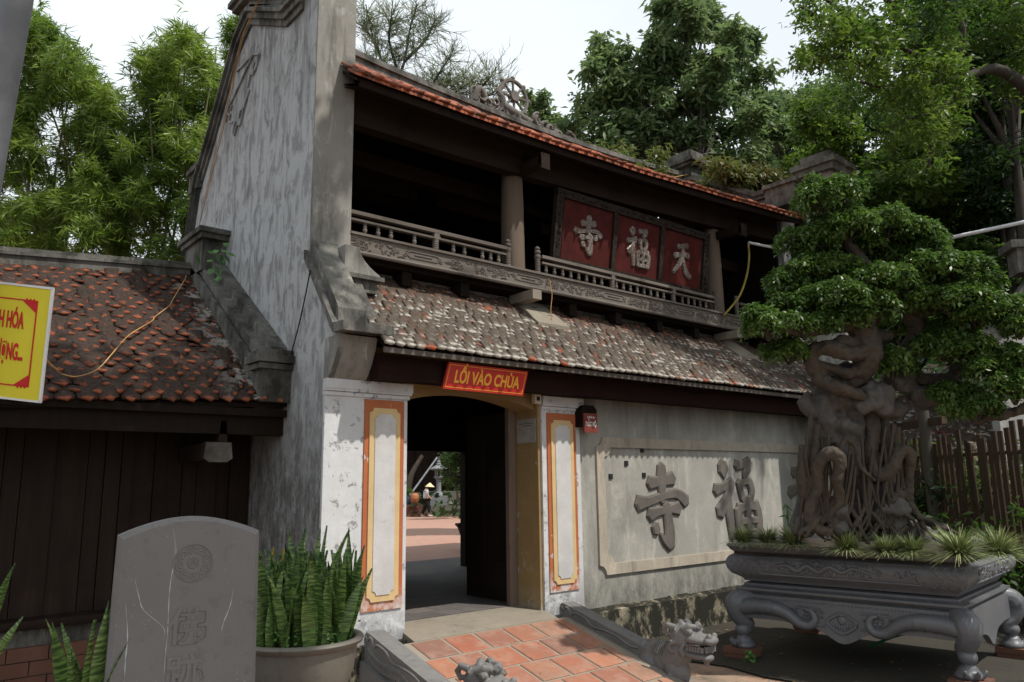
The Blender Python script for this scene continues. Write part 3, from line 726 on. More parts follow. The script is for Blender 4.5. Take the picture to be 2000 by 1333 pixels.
for k in range(40):
    px = wx-1.0+random.random()*.60; pz = zb+random.uniform(.0,.22)
    curl(fl, (px, 2.95+random.uniform(-.08,.08), pz), random.uniform(.08,.16), random.choice((.6,.9)), random.random()*6, .035, random.choice((-1,1)))
fl.build('ridge_dragon', M['ornament'], G, smooth=60, label='curling dragon tail left of the ridge wheel')
fr = MB()
for k in range(60):
    t = random.random()**1.1; px = wx-.30+1.75*t; top = (.10 if px < wx+.42 else .34*(1-t)+.04)
    curl(fr, (px, 2.95+random.uniform(-.12,.12), zb-.02+random.uniform(0, top)), random.uniform(.06,.13) if px < wx+.42 else random.uniform(.08,.17), random.choice((.5,.8,1.1)), random.random()*6, .042, random.choice((-1,1)))
tp = []
for t in np.linspace(0, 1, 8): tp.append((wx-.3+1.6*t, 2.95, zb-.05+.26*(1-t)**1.3))
fr.tube(tp, np.linspace(.10,.05,8), 8)
fr.build('ridge_cloud', M['ornament'], G, smooth=60, label='stucco cloud scrolls sloping right of the wheel')
# right end wall
RW = [(.5,-.6),(.5,7.0),(.9,7.0),(.9,7.35),(2.55,8.1),(3.05,8.1),(4.2,6.9),(5.6,6.0),(5.6,-.6)]
MB().prism(RW, yz, 9.1, 9.6).build('end_wall', M['gable'], G, label='right gable end wall, mostly hidden by the bonsai')
rg = MB(); stepband(rg, [(.75,7.12),(.98,7.12),(2.5,7.98),(3.0,7.98)], [(-.22,-.1,.03),(-.04,.06,.04),(.06,.13,.10),(.13,.21,.15),(.21,.27,.05)], 9.1, 9.6)
rg.box(9.0,9.7,.1,.75,6.9,7.32); rg.box(8.94,9.76,.04,.78,7.32,7.40)
rg.build('gable_moulding', M['coping'], G)
apex_block(9.1, 9.6, 2.62, 3.4, 8.0, 8.82).build('apex_block', M['coping'], G)
# ---------------- balcony
yb = .5
MB().box(-.497, 9.1, yb, yb+.09, 4.205, 4.405).build('balcony_fascia', M['wood_grey'], G, label='carved grey wooden fascia under the balustrade')
rl = MB().tube([(-.497,yb-.012,4.19),(9.1,yb-.012,4.17)], .028, 8); rl.box(-.497,9.1,yb-.03,yb+.12,4.405,4.435)
rl.build('fascia_moulding', M['wood_grey'], G, smooth=40)
MB().box(-.5, 9.1, yb+.10, 4.7, 4.12, 4.20).build('upper_floor', M['wood_dark'], G)
cv = MB()
def rel_curl(c, r, turns, a0, sgn, rad=.009):
    P = []
    for i in range(12):
        t = i/11; a = a0+sgn*t*turns*2*math.pi; rr = r*(1-.82*t); P.append((c[0]+rr*math.cos(a), yb-.002, c[1]+rr*math.sin(a)))
    cv.tube(P, [rad*(1-.3*i/11) for i in range(12)], 5, cap=False)
x = -.42; kk = 0
random.seed(3)
while x < 7.3:
    wd_ = 1.05 if kk % 2 == 0 else .62
    if kk == 0: wd_ = .6
    if kk % 2 == 0:
        for q in range(int(58*wd_)):
            cx = x+random.random()*wd_; e = min(1, 2.2*min(cx-x, x+wd_-cx)/wd_*1.3+.25)
            rel_curl((cx, 4.305+random.uniform(-.075,.075)*e), random.uniform(.018,.036), random.choice((.7,1.1)), random.random()*6.28, random.choice((-1,1)), .0095)
        for q in range(10):
            s_ = random.choice((-1,1)); xx = x+wd_/2+s_*wd_*random.uniform(.3,.5); z = 4.305+random.uniform(-.07,.07)
            cv.tube([(xx,yb-.002,z),(xx+s_*.05,yb-.004,z+.012),(xx+s_*.11,yb-.002,z-.004)], [.011,.010,.003], 5)
    else:
        xa, xb = x+.06, x+wd_-.06
        P = [(xa,4.305),(xa+.05,4.345),(xb-.05,4.345),(xb,4.305),(xb-.05,4.265),(xa+.05,4.265),(xa,4.305)]
        cv.tube([(p,yb-.002,z) for p, z in P], .009, 5); cv.tube([(xa+.12,yb-.002,4.305),(xb-.12,yb-.002,4.305)], .009, 5)
        for ex in (xa, xb):
            for q in range(4): rel_curl((ex+random.uniform(-.03,.03), 4.305+random.uniform(-.03,.03)), .022, .9, random.random()*6, 1)
    x += wd_+.04; kk += 1
cv.build('carved_scrolls', M['wood_grey'], G, smooth=50, kind='stuff')
rails = []
bays = [(-.49, 1.90), (2.56, 6.68), (7.46, 9.1)]
mr = lambda a, c_, z0, z1, w_: MB().box(a, c_, yb+.045-w_/2, yb+.045+w_/2, z0, z1)
bal = MB().lathe((0,0,0), [(.022,0),(.026,.01),(.018,.022),(.025,.04),(.030,.06),(.026,.078),(.018,.088),(.026,.098),(.026,.106),(.018,.116),(.024,.13),(.026,.15)], 10)
balm = bal.mesh('baluster', M['wood_grey'], smooth=50)
posty = yb+.045
newel_prof = [(.042,0),(.045,.02)]+[(.036+.006*(i % 2), .03+.012*i) for i in range(16)]+[(.045,.225),(.05,.25),(.042,.268),(.030,.275),(.044,.29),(.048,.31),(.040,.332),(.028,.34),(.04,.352),(.038,.372),(.022,.39),(.004,.40)]
newm = MB().lathe((0,0,0), newel_prof, 14).mesh('newel_post', M['wood_grey'], smooth=50)
midm = MB().box(-.05,.05,-.045,.045,.15,.185).box(-.038,.038,-.04,.04,.185,.255)
midm.lathe((0,0,0), [(.045,0),(.05,.015)]+[(.040+.006*(i % 2), .022+.012*i) for i in range(9)]+[(.048,.14),(.048,.15)], 14)
midm = midm.mesh('rail_post', M['wood_grey'], smooth=50)
for a, c_ in bays:
    mr(a, c_, 4.585, 4.612, .075).build('middle_rail', M['wood_grey'], G); mr(a, c_, 4.665, 4.71, .085).build('hand_rail', M['wood_grey'], G)
for x in [-.28,-.10,.08,.42,  1.02,1.20,1.50,1.64,1.78]: 
    inst('baluster', balm, Matrix.Translation((x, posty, 4.435)), G)
for x in (.74, 4.05, 5.55, 8.4): inst('rail_post', midm, Matrix.Translation((x, posty, 4.435)), G)
x = 2.66
while x < 6.62:
    if abs(x-4.05) > .09 and abs(x-5.55) > .09: inst('baluster', balm, Matrix.Translation((x, posty, 4.435)), G)
    x += .165
for x in (7.6,7.76,7.92,8.08,8.24): inst('baluster', balm, Matrix.Translation((x, posty, 4.435)), G)
for x in (1.95, 2.5, 6.73, 7.40): inst('newel_post', newm, Matrix.Translation((x, posty, 4.435)), G)
for x in (2.24, 7.06):
    c_ = MB().lathe((x, .78, 4.2), [(.175,0),(.17,.6),(.165,1.2),(.15,1.8),(.15,2.1)], 24).build('column', M['wood_col'], G, smooth=40)
    MB().box(x-.05, x+.09, .10, .62, 5.86, 6.0).box(x-.05, x+.11, .08, .14, 5.80, 6.03).build('beam_end', M['wood_beam'], c_)
    MB().box(x-.06, x+.1, .30, .80, 3.98, 4.11).build('joist_end', M['cement'], c_)
for x in (2.24, 7.06, -.2, 4.6):
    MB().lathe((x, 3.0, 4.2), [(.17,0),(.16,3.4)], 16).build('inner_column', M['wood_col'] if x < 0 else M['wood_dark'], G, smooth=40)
for x in (.3,1.2,3.2,4.2,5.2,6.2,8.2): MB().box(x, x+.14, .62, 4.6, 3.93, 4.11).build('joist', M['wood_dark'], G)
# beams and soffit under the upper eave
eb = MB(); nn = 16
for i in range(nn):
    xa = -.49+9.5*i/nn; xb = -.49+9.5*(i+1)/nn; za = zE(xa)-.04; zb_ = zE(xb)-.04
    for (y0,y1,d0,d1) in ((.55,.72,-.30,.02),):
        eb.add([(xa,y0,za+d0),(xb,y0,zb_+d0),(xb,y1,zb_+d0),(xa,y1,za+d0),(xa,y0,za+d1+.15),(xb,y0,zb_+d1+.15),(xb,y1,zb_+d1+.15),(xa,y1,za+d1+.15)],
               [(0,3,2,1),(4,5,6,7),(0,1,5,4),(2,3,7,6)])
eb.build('upper_beam', M['wood_beam'], G)
sb = MB()
for i in range(nn):
    xa = -.64+9.7*i/nn; xb = -.64+9.7*(i+1)/nn; za = zE(xa)-.05; zb_ = zE(xb)-.05
    sb.add([(xa,.13,za),(xb,.13,zb_),(xb,.56,zb_+.17),(xa,.56,za+.17),(xa,.13,za-.035),(xb,.13,zb_-.035),(xb,.56,zb_+.13),(xa,.56,za+.13)], [(3,2,1,0),(4,5,6,7),(0,1,5,4)])
    sb.add([(xa,.10,za-.05),(xb,.10,zb_-.05),(xb,.10,zb_+.05),(xa,.10,za+.05),(xa,.135,za-.05),(xb,.135,zb_-.05),(xb,.135,zb_+.05),(xa,.135,za+.05)], [(0,1,2,3),(4,7,6,5),(0,4,5,1),(3,2,6,7)])
sb.build('eave_soffit', M['wood_beam'], G)
MB().box(-.49, 9.1, 1.5, 1.68, 5.75, 5.98).box(-.49, 9.1, 2.9, 3.1, 5.9, 6.1).build('tie_beam', M['wood_beam'], G)
MB().box(9.03, 9.09, .62, 4.5, 4.2, 7.0).build('dark_lining', M['wood_dark'], G); MB().box(-.495, -.46, .95, 4.5, 4.2, 6.6).build('dark_lining', M['wood_dark'], G)  # right one: dark lining added so the sunlit end wall face looks shaded
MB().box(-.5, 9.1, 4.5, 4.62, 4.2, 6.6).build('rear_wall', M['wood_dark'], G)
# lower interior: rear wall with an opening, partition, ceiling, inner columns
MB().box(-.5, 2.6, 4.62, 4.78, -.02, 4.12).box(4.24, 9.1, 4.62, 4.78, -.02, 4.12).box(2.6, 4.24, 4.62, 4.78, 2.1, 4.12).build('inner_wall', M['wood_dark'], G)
MB().lathe((3.35, 2.55, -.02), [(.30,0),(.30,.06),(.24,.18),(.18,.2),(.18,4.1)], 20).build('inner_column', M['wood_dark'], G, smooth=40)
# the low wall band between lower roof and balcony
MB().box(-.5, 9.1, .95, 1.05, 3.3, 4.12).build('wall_band', M['wood_dark'], G)
# open door leaf, hinged at the right jamb
dl = MB().box(1.88, 1.93, .47, 1.42, .02, 2.42); door = dl.build('door', M['wood_dark'], G, label='dark panelled door leaf standing open inside the doorway')
for y0, y1 in ((.55,.95),(1.0,1.36)):
    for z0, z1 in ((.12,.42),(.5,1.25),(1.35,2.32)):
        MB().box(1.865, 1.885, y0, y1, z0, z1).build('door_panel', M['wood_dark'], door)
MB().box(1.84, 1.965, .45, .52, -.02, 2.5).build('door_post', M['wood_col'], G)
# ================================================================ left side hall
def apply_mods(o, name=None):
    dg = bpy.context.evaluated_depsgraph_get(); dg.update()
    me = bpy.data.meshes.new_from_object(o.evaluated_get(dg)); old = o.data; o.modifiers.clear(); o.data = me
    if name: me.name = name
    return o
def remeshed(mb, name, mat, parent, voxel, smooth_it=2, noise_amt=0, noise_scale=3, **kw):
    """melts overlapping shapes into one continuous surface"""
    o = mb.build(name, mat, None, **kw)
    m = o.modifiers.new('r', 'REMESH'); m.mode = 'VOXEL'; m.voxel_size = voxel; m.use_smooth_shade = True
    if smooth_it:
        s_ = o.modifiers.new('s', 'SMOOTH'); s_.iterations = smooth_it; s_.factor = .5
    apply_mods(o)
    me = o.data
    if noise_amt:
        co = np.empty(len(me.vertices)*3, np.float32); me.vertices.foreach_get('co', co); co = co.reshape(-1, 3)
        nr = np.empty_like(co).ravel(); me.vertices.foreach_get('normal', nr); nr = nr.reshape(-1, 3)
        d = np.array([noise.fractal(Vector(c)*noise_scale, 1.0, 2.0, 4) for c in co.tolist()])
        me.vertices.foreach_set('co', (co+nr*(d*noise_amt)[:, None]).astype(np.float32).ravel()); me.update()
    me.shade_smooth()
    if mat and not me.materials: me.materials.append(mat)
    if parent is not None: place_under(o, parent)
    return o
H = thing('side_hall', 'low timber side hall with mossy red tile roof left of the gatehouse', 'hall', (-4, 2.5, -.6))
zl = lambda x: 2.44+(x+1)*.055
zh = lambda x: 4.45+(x+1)*.085
V = []
hr = MB(); xs_ = (-7.2, -1.0)
hr.v = [(x, y, z) for x in xs_ for y, z in ((.93, zl(x)-.01), (3.7, zh(x)-.01), (6.4, zl(x)), (.93, zl(x)-.06), (3.7, zh(x)-.09), (6.4, zl(x)-.08))]
hr.f = [(0,1,7,6),(1,2,8,7),(3,9,10,4),(4,10,11,5),(0,6,9,3),(2,5,11,8),(0,3,4,1),(1,4,5,2),(6,7,10,9),(7,8,11,10)]
hro = hr.build('roof', M['wood_dark'], H, label='mossy roof of nosed red tiles')
s4 = plane_surf(-5.2, -1.02, lambda x: zl(x)+.01, lambda x: zh(x)+.01, .90, 3.70)
tiled(s4, 22, 25, .19, .140, M['t_moss'], hro, th=.028, lift=.045, jit=.30)
rd = MB(); nn = 14
for i in range(nn):
    xa = -7.2+6.2*i/nn; xb = -7.2+6.2*(i+1)/nn
    for y0, y1, z0, z1 in ((3.58,3.84,-.06,.10),(3.55,3.87,.10,.14),(3.60,3.82,.14,.20)):
        dz = .012*random.random()
        rd.add([(xa,y0,zh(xa)+z0),(xb,y0,zh(xb)+z0),(xb,y1,zh(xb)+z0),(xa,y1,zh(xa)+z0),(xa,y0,zh(xa)+z1),(xb,y0,zh(xb)+z1+dz),(xb,y1,zh(xb)+z1),(xa,y1,zh(xa)+z1)],
               [(0,3,2,1),(4,5,6,7),(0,1,5,4),(1,2,6,5),(2,3,7,6),(3,0,4,7)])
rd.build('ridge', M['coping'], H)
hc = MB(); hp = [(.98,2.80),(3.62,4.62)]
band(hc, [(1.0,2.70),(3.72,4.56)], -1.33, -1.005, -.16, .10); band(hc, hp, -1.30, -1.005, .02, .14); band(hc, hp, -1.18, -1.005, .14, .26)
hc.box(-1.34,-1.005,.84,1.06,2.42,2.78).box(-1.39,-1.005,.79,1.12,2.78,2.84).box(-1.42,-1.005,.75,1.16,2.85,2.93).box(-1.36,-1.005,.80,1.1,2.93,3.0)
hc.box(-1.33,-1.005,3.15,3.85,4.42,4.86).box(-1.38,-1.005,3.05,3.92,4.86,4.93).box(-1.42,-1.005,3.0,3.98,4.93,5.0)
hc.build('coping', M['coping'], H, label='sloping cement coping against the gable')
MB().box(-7.2,-1.005,1.0,1.14,2.06,2.30).build('eave_beam', M['wood_dark'], H)
MB().box(-7.2,-1.005,.915,.94,2.26,2.34).build('eave_board', M['wood_dark'], H)
x = -5.6
while x < -1.02:
    w_ = random.choice((.12,.16,.22,.30)); x2 = min(x+w_, -1.01); d = random.choice((0,.02,.035))
    MB().box(x+.004, x2-.004, 1.90-d, 1.96, .262, 2.75).build('plank', M['wood_plank'], H); x = x2
sl = MB().prism([(1.90,.14),(1.74,.16),(1.72,.20),(1.73,.245),(1.90,.258)], yz, -7.2, -1.005); sl.build('sill', M['wood_plank'], H, smooth=40)
MB().box(-7.2,-1.005,1.86,2.1,-.01,.14).build('wall_base', M['coping'], H)
z = -.012; r = 0
while z > -.6:
    x = -5.5+(.2 if r % 2 else 0)
    while x < -1.05:
        w_ = .36
        MB().box(x+.006, min(x+w_, -1.01)-.006, 1.84+random.uniform(-.008,.008), 2.05, z-.135, z-.006).build('brick', M['brick_old'], H) if x < -1.2 else None
        x += w_
    z -= .14; r += 1
MB().box(-7.2,-1.005,1.875,2.05,-.62,-.012).build('mortar_bed', M['cement'], H)
# hanging wooden bracket under the eave
br = MB().box(-1.86,-1.62,.98,1.95,1.78,1.96); br.prism([(-1.72,1.96),(-1.62,1.96),(-1.645,2.2),(-1.70,2.2)], lambda a, c, d: (a, d, c), 1.0, 1.5)
br.prism([(-1.88,1.97),(-1.60,1.97),(-1.58,1.80),(-1.64,1.755),(-1.84,1.755),(-1.90,1.80)], lambda a, c, d: (a, d, c), .93, .98)
br.build('bracket', M['wood_beam'], H)
MB().prism([(-1.87,1.965),(-1.61,1.965),(-1.59,1.80),(-1.65,1.76),(-1.83,1.76),(-1.89,1.80)], lambda a, c, d: (a, d, c), .918, .928).build('bracket_end', plain('grey_end_grain', (.075,.07,.062), .8, .1, .3), H)
# side hall left wall closing
MB().box(-7.2,-7.1,1.0,6.2,-.6,4.2).build('side_wall', M['gable'], H)
MB().box(-7.1,-1.0,6.0,6.1,-.6,2.5).build('back_wall', M['wood_dark'], H)

# ================================================================ banner, pole, cord
def frame_matrix(o, rx, up):
    rx = Vector(rx).normalized(); up = Vector(up); up = (up-rx*up.dot(rx)).normalized(); n_ = rx.cross(up)   # n_ points away from the reader with up x right
    return Matrix((rx, up, -n_ if False else n_)).transposed().to_4x4() if False else Matrix.Translation(o) @ Matrix((rx, up, n_)).transposed().to_4x4()
TR = Vector((-4.040,-3.402,2.394)); BR = Vector((-4.040,-3.281,1.893)); TL = Vector((-4.235,-3.245,2.425))
rx = (TR-TL).normalized(); upv = (TR-BR)
FM = frame_matrix(BR, rx, upv); hB = upv.length; WB = 1.5      # origin bottom right, x to the right, y up, z toward the reader
bn = thing('banner', 'yellow printed banner with red lettering hung at the left edge', 'banner', tuple(BR))
MB().box(-WB, 0, 0, hB, -.006, 0).xform(FM).build('sheet', M['yellow_banner'], bn)
MB().box(-WB, .006, hB-.004, hB+.006, -.008, .004).box(-.003, .007, -.004, hB, -.008, .004).box(-WB, .006, -.006, .003, -.008, .004).xform(FM).build('hem', M['white_edge'], bn)
bd = MB().box(-WB, -.062, hB-.068, hB-.062, 0, .002).box(-WB, -.062, .058, .064, 0, .002).box(-.062, -.056, .058, hB-.062, 0, .002)
for yy, s_ in ((hB-.068, -1), (.064, 1)):
    bd.prism([(-.062,yy),(-.125,yy),(-.062,yy+s_*.05)], lambda a, c, d: (a, c, d), 0, .003)
    for q in range(3): bd.box(-.11+.016*q, -.104+.016*q, yy-.01*s_*0-.0-.012, yy+.012, .0, .0035)
bd.xform(FM).build('border', M['redprint'], bn)
lettering('NH HÓA', .105, FM @ Matrix.Translation((-.112, hB*.685, .002)), M['redprint'], bn, extrude=.001, offset=.003, sx=.335, align='RIGHT')
lettering('ƯỢNG...', .105, FM @ Matrix.Translation((-.098, hB*.405, .002)), M['redprint'], bn, extrude=.001, offset=.003, sx=.335, align='RIGHT')
P1 = Vector((-4.323,-3.534,3.656)); P2 = Vector((-4.342,-3.331,2.881)); d = (P1-P2).normalized()
pt = P1+d*2.0; pb = P2+d*((-.6-P2.z)/d.z)
po = MB().tube([pb, pt], .068, 20); 
pole = po.build('metal_pole', M['metal'], None, smooth=40)
tag(pole, 'grey galvanised steel pole rising at the left edge', 'pole')
cordp = [(-1.130,2.035,7.984),(-1.130,2.338,7.831),(-1.140,2.568,7.668),(-1.120,3.143,6.669),(-1.060,4.023,5.670),(-1.060,4.514,4.950),(-1.452,3.386,4.321),(-1.766,2.784,3.870),(-1.854,2.605,3.744),(-2.017,2.402,3.588),(-2.109,2.284,3.504),(-2.161,2.179,3.430),(-2.480,1.813,3.171),(-2.717,1.418,2.892),(-2.910,1.117,2.667),(-3.112,0.970,2.563),(-3.238,0.994,2.580),(-4.003,-3.223,2.075),(-4.033,-3.269,2.095)]
cc = catmull(cordp[:6], 3)+catmull(cordp[6:17], 4)+[Vector(p) for p in cordp[17:]]
co_ = MB().tube(cc, .0062, 6); k0 = Vector(cordp[8]); co_.tube([k0, k0+Vector((.03,-.02,-.05)), k0+Vector((.05,-.03,-.10)), k0+Vector((.03,-.03,-.13))], .006, 5)
co_.tube([Vector(p)+Vector((-.02,0,0)) for p in cordp[:5]], .0055, 5)
tag(co_.build('cord', M['cord'], None, smooth=60), 'tan cord running down the gable edge and across the mossy roof', 'cord')
# creeper sprouting at the coping top
def leaf_blob(mb, c, n_, L_, spread, W=.5):
    for i in range(n_):
        p = Vector(c)+Vector((random.gauss(0, spread), random.gauss(0, spread), random.gauss(0, spread)))
        d_ = Vector((random.uniform(-1,1), random.uniform(-1,.2), random.uniform(-.9,.5))).normalized(); s_ = d_.orthogonal().normalized()*L_*W/2
        l_ = L_*random.uniform(.7,1.2); q = p+d_*l_
        mb.add([p, p+d_*l_*.4+s_, q, p+d_*l_*.4-s_], [(0,1,2,3)])
cr = MB(); random.seed(5)
for p in ((-1.200,2.831,4.527), (-1.250,2.457,4.464), (-1.300,2.476,4.287), (-1.300,2.763,4.317)): leaf_blob(cr, p, 5, .13, .06, .75)
cr.tube([(-1.200,2.596,4.471),(-1.300,2.432,4.243),(-1.320,2.474,4.044)], .008, 5)
crm = plain('fresh_green_leaf', (.06,.16,.03), .5, .4, .3)
tag(cr.build('creeper', crm, None), 'small green creeper sprouting from the coping top beside the gable', 'plant')

# ================================================================ stele
SL = Vector((-3.563,-2.863,1.252)); SR = Vector((-2.863,-2.992,1.262)); rx = Vector((SR.x-SL.x, SR.y-SL.y, 0)); wS = rx.length; rx.normalize()
nS = Vector((rx.y, -rx.x, 0)); 
if nS.dot(cam_pos-SL) < 0: nS = -nS
OS = Vector(((SL.x+SR.x)/2, (SL.y+SR.y)/2, -.6)); MS = Matrix.Translation(OS) @ Matrix((rx, Vector((0,0,1)), nS)).transposed().to_4x4()   # x right, y up, z to the reader
hs = (SL.z+SR.z)/2+.6; 
stele = thing('stele', 'grey carved stone stele with rounded top standing in front', 'stele', tuple(OS))
def sout(s_, ins=0):
    P = [(-.545*wS+ins, .0), (.545*wS-ins, .0), (.5*wS-ins, hs-ins)]
    for i in range(1, 16):
        t = i/16; P.append((.5*wS-ins-(wS-2*ins)*t, hs-ins+.088*math.sin(math.pi*t)**.9))
    P.append((-.5*wS+ins, hs-ins)); return P
A = sout(1, 0); Bf = sout(1, .022); n_ = len(A)
st = MB(); st.add([(x, y, -.13) for x, y in A]+[(x, y, -.022) for x, y in A]+[(x, y, 0) for x, y in Bf],
     [tuple(range(n_))[::-1]]+[(i, (i+1) % n_, (i+1) % n_+n_, i+n_) for i in range(n_)]+[(i+n_, (i+1) % n_+n_, (i+1) % n_+2*n_, i+2*n_) for i in range(n_)]+[tuple(range(2*n_, 3*n_))])
me = st.mesh('slab', M['stele']); me.shade_smooth(); me.set_sharp_from_angle(angle=R_(22)); inst('slab', me, MS, stele)
em = MB(); cy = hs-.155+.0; 
def emtube(P, r, n=6): em.tube([(x+.013, cy+y, .0) for x, y in P], r, n)
emtube([(math.cos(a)*.098, math.sin(a)*.098) for a in np.linspace(0, 2*math.pi, 33)], .0045)
for k in range(8):
    a = k*math.pi/4+.2; c = (math.cos(a)*.062, math.sin(a)*.062); emtube([(c[0]+math.cos(b)*.026, c[1]+math.sin(b)*.026) for b in np.linspace(a-2.2, a+2.2, 9)], .004)
    emtube([(c[0]+math.cos(b)*.011, c[1]+math.sin(b)*.011) for b in np.linspace(0, 5, 7)], .004)
emtube([(math.cos(a)*.028, math.sin(a)*.028) for a in np.linspace(0, 2*math.pi, 13)], .004)
emtube([(-.012,-.012),(0,.014),(.014,-.008)], .005)
inst('emblem', em.mesh('emblem', M['stele'], smooth=60), MS, stele)
carve = stone('carved_letter_stone', (.10,.094,.09), (.085,.08,.078), (.05,.047,.045), .8, 8)
for ch, yy in (('佛', hs-.475), ('跡', hs-.71)):
    me = text_mesh(ch, .20, extrude=.0045, offset=.003); me.materials.clear(); me.materials.append(M['stele'])
    xs0 = [v.co.x for v in me.vertices]; ys0 = [v.co.y for v in me.vertices]
    me.transform(Matrix.Translation((-(min(xs0)+max(xs0))/2, -(min(ys0)+max(ys0))/2, 0)))
    inst('carved_character', me, MS @ Matrix.Translation((0, yy, 0)), stele)

VEINS = [[(-3.298,-2.870,1.289),(-3.272,-2.861,1.159),(-3.277,-2.824,1.025),(-3.273,-2.797,0.901),(-3.261,-2.770,0.746),(-3.256,-2.742,0.612),(-3.249,-2.714,0.469)],[(-3.013,-3.032,0.964),(-3.016,-3.009,0.876),(-3.034,-2.971,0.783),(-3.039,-2.952,0.721)],[(-3.452,-2.646,0.899),(-3.424,-2.626,0.718),(-3.419,-2.600,0.594),(-3.410,-2.578,0.472)],[(-3.430,-2.696,1.028),(-3.399,-2.697,0.924),(-3.371,-2.703,0.851),(-3.280,-2.757,0.757),(-3.274,-2.744,0.684)]]
vm = plain('white_mineral_vein', (.42,.42,.44), .6, .3, .2)
for vp in VEINS:
    P = []
    for q in vp:
        a = MS.inverted() @ Vector(q); cl_ = MS.inverted() @ cam_pos; t = a.z/(a.z-cl_.z) if abs(a.z-cl_.z) > 1e-6 else 0
        p = a+(cl_-a)*t; P.append((p.x, p.y, .0))
    mbv = MB(); cc_ = catmull(P, 4); m_ = len(cc_)
    for i, p in enumerate(cc_[:-1]):
        n_x = cc_[i+1]; w0 = .0022*math.sin(math.pi*(i+.3)/m_)*(1+.6*math.sin(i*2.1)); w1 = .0022*math.sin(math.pi*(i+1.3)/m_)*(1+.6*math.sin((i+1)*2.1))
        mbv.add([(p.x-w0,p.y,.0006),(p.x+w0,p.y,.0006),(n_x.x+w1,n_x.y,.0006),(n_x.x-w1,n_x.y,.0006)], [(0,1,2,3)])
    inst('mineral_vein', mbv.mesh('mineral_vein', vm), MS, stele)
# ================================================================ snake plants and bowl
def snake_leaf(seed, Lh=.6, W=.055):
    r = random.Random(seed); mb = MB(); n_ = 9; tw = r.uniform(-.7,.7); bx, by = r.uniform(-.06,.06), r.uniform(-.04,.04)
    for i in range(n_+1):
        t = i/n_; w_ = W*(.55+.75*math.sin(math.pi*min(1, t*.9+.12))**.8)*(1-t**5) * (1 if t < 1 else .02)
        a = tw*t; cx = bx*t*t*2; cy = by*t*t*2; z = Lh*t; ca, sa = math.cos(a), math.sin(a)
        for u, dp in ((-1, .012), (0, -.004), (1, .012)): mb.v.append((cx+ca*u*w_/2-sa*dp, cy+sa*u*w_/2+ca*dp, z))
    for i in range(n_):
        for k in range(2): a = i*3+k; mb.f.append((a, a+1, a+4, a+3))
    m2 = [(v[0], v[1]-.005, v[2]) for v in mb.v]; return mb
snm = [snake_leaf(i, .6, .058).mesh('leaf', M['snake']) for i in range(7)]
for m_ in snm: m_.shade_smooth()
sny = snake_leaf(3, .6, .055).mesh('leaf', M['snake_yellow'])
bowlc = (-2.07, -1.90, .44)
bl_ = thing('bowl_planter', 'round grey ceramic bowl planter between the stele and the doorway', 'planter', (bowlc[0], bowlc[1], -.6))
br_ = .415
MB().lathe((bowlc[0], bowlc[1], bowlc[2]), [(.20,-.52),(.23,-.5),(.31,-.38),(.37,-.22),(.39,-.09),(.392,-.06),(.43,-.035),(.44,-.015),(.43,.0),(.40,.004),(.375,-.01),(.36,-.05)], 48).build('bowl', M['bowl'], bl_, smooth=50)
MB().lathe((bowlc[0], bowlc[1], bowlc[2]), [(.37,-.06),(.30,-.02),(.02,-.005)], 30).build('soil', M['soil'], bl_, smooth=50)
MB().box(bowlc[0]-.27, bowlc[0]+.27, bowlc[1]-.27, bowlc[1]+.27, -.6, -.081).build('plinth', M['cement'], bl_)
sp = thing('snake_plant', 'dense snake plant with banded upright leaves growing in the bowl', 'plant', (bowlc[0], bowlc[1], bowlc[2]-.02))
random.seed(11)
for i in range(165):
    a = random.random()*6.283; rr = .33*math.sqrt(random.random()); x = bowlc[0]+rr*math.cos(a); y = bowlc[1]+rr*math.sin(a)
    sc = random.uniform(.68, 1.12) if i > 14 else random.uniform(1.1, 1.35)
    tilt = Matrix.Rotation(rr*.5*random.uniform(.1,1.0), 4, Vector((-math.sin(a), math.cos(a), 0)))
    Mx = Matrix.Translation((x, y, bowlc[2]-.04)) @ tilt @ Matrix.Rotation(random.random()*6.28, 4, 'Z') @ Matrix.Diagonal((random.uniform(1.0,1.45), 1, sc, 1))
    inst('leaf', snm[i % 7], Mx, sp)
for (px_, dz) in ((Vector((-2.246,-1.704,0.663)), 1.0), (Vector((-2.164,-1.704,0.654)), .98)):
    inst('leaf', sny, Matrix.Translation((px_.x, px_.y, bowlc[2]-.04)) @ Matrix.Rotation(.7, 4, 'Z') @ Matrix.Diagonal((1.1,1,dz*1.1,1)), sp, label='yellowed leaf')
wd = MB(); random.seed(4)
for i in range(26):
    a = random.random()*6.283; leaf_blob(wd, (bowlc[0]+.33*math.cos(a), bowlc[1]+.33*math.sin(a), bowlc[2]+.03+.05*random.random()), 9, .035, .035, .5)
tag(wd.build('bowl_weeds', crm, None), 'tiny green weeds around the rim of the bowl planter', 'weeds', kind='stuff')
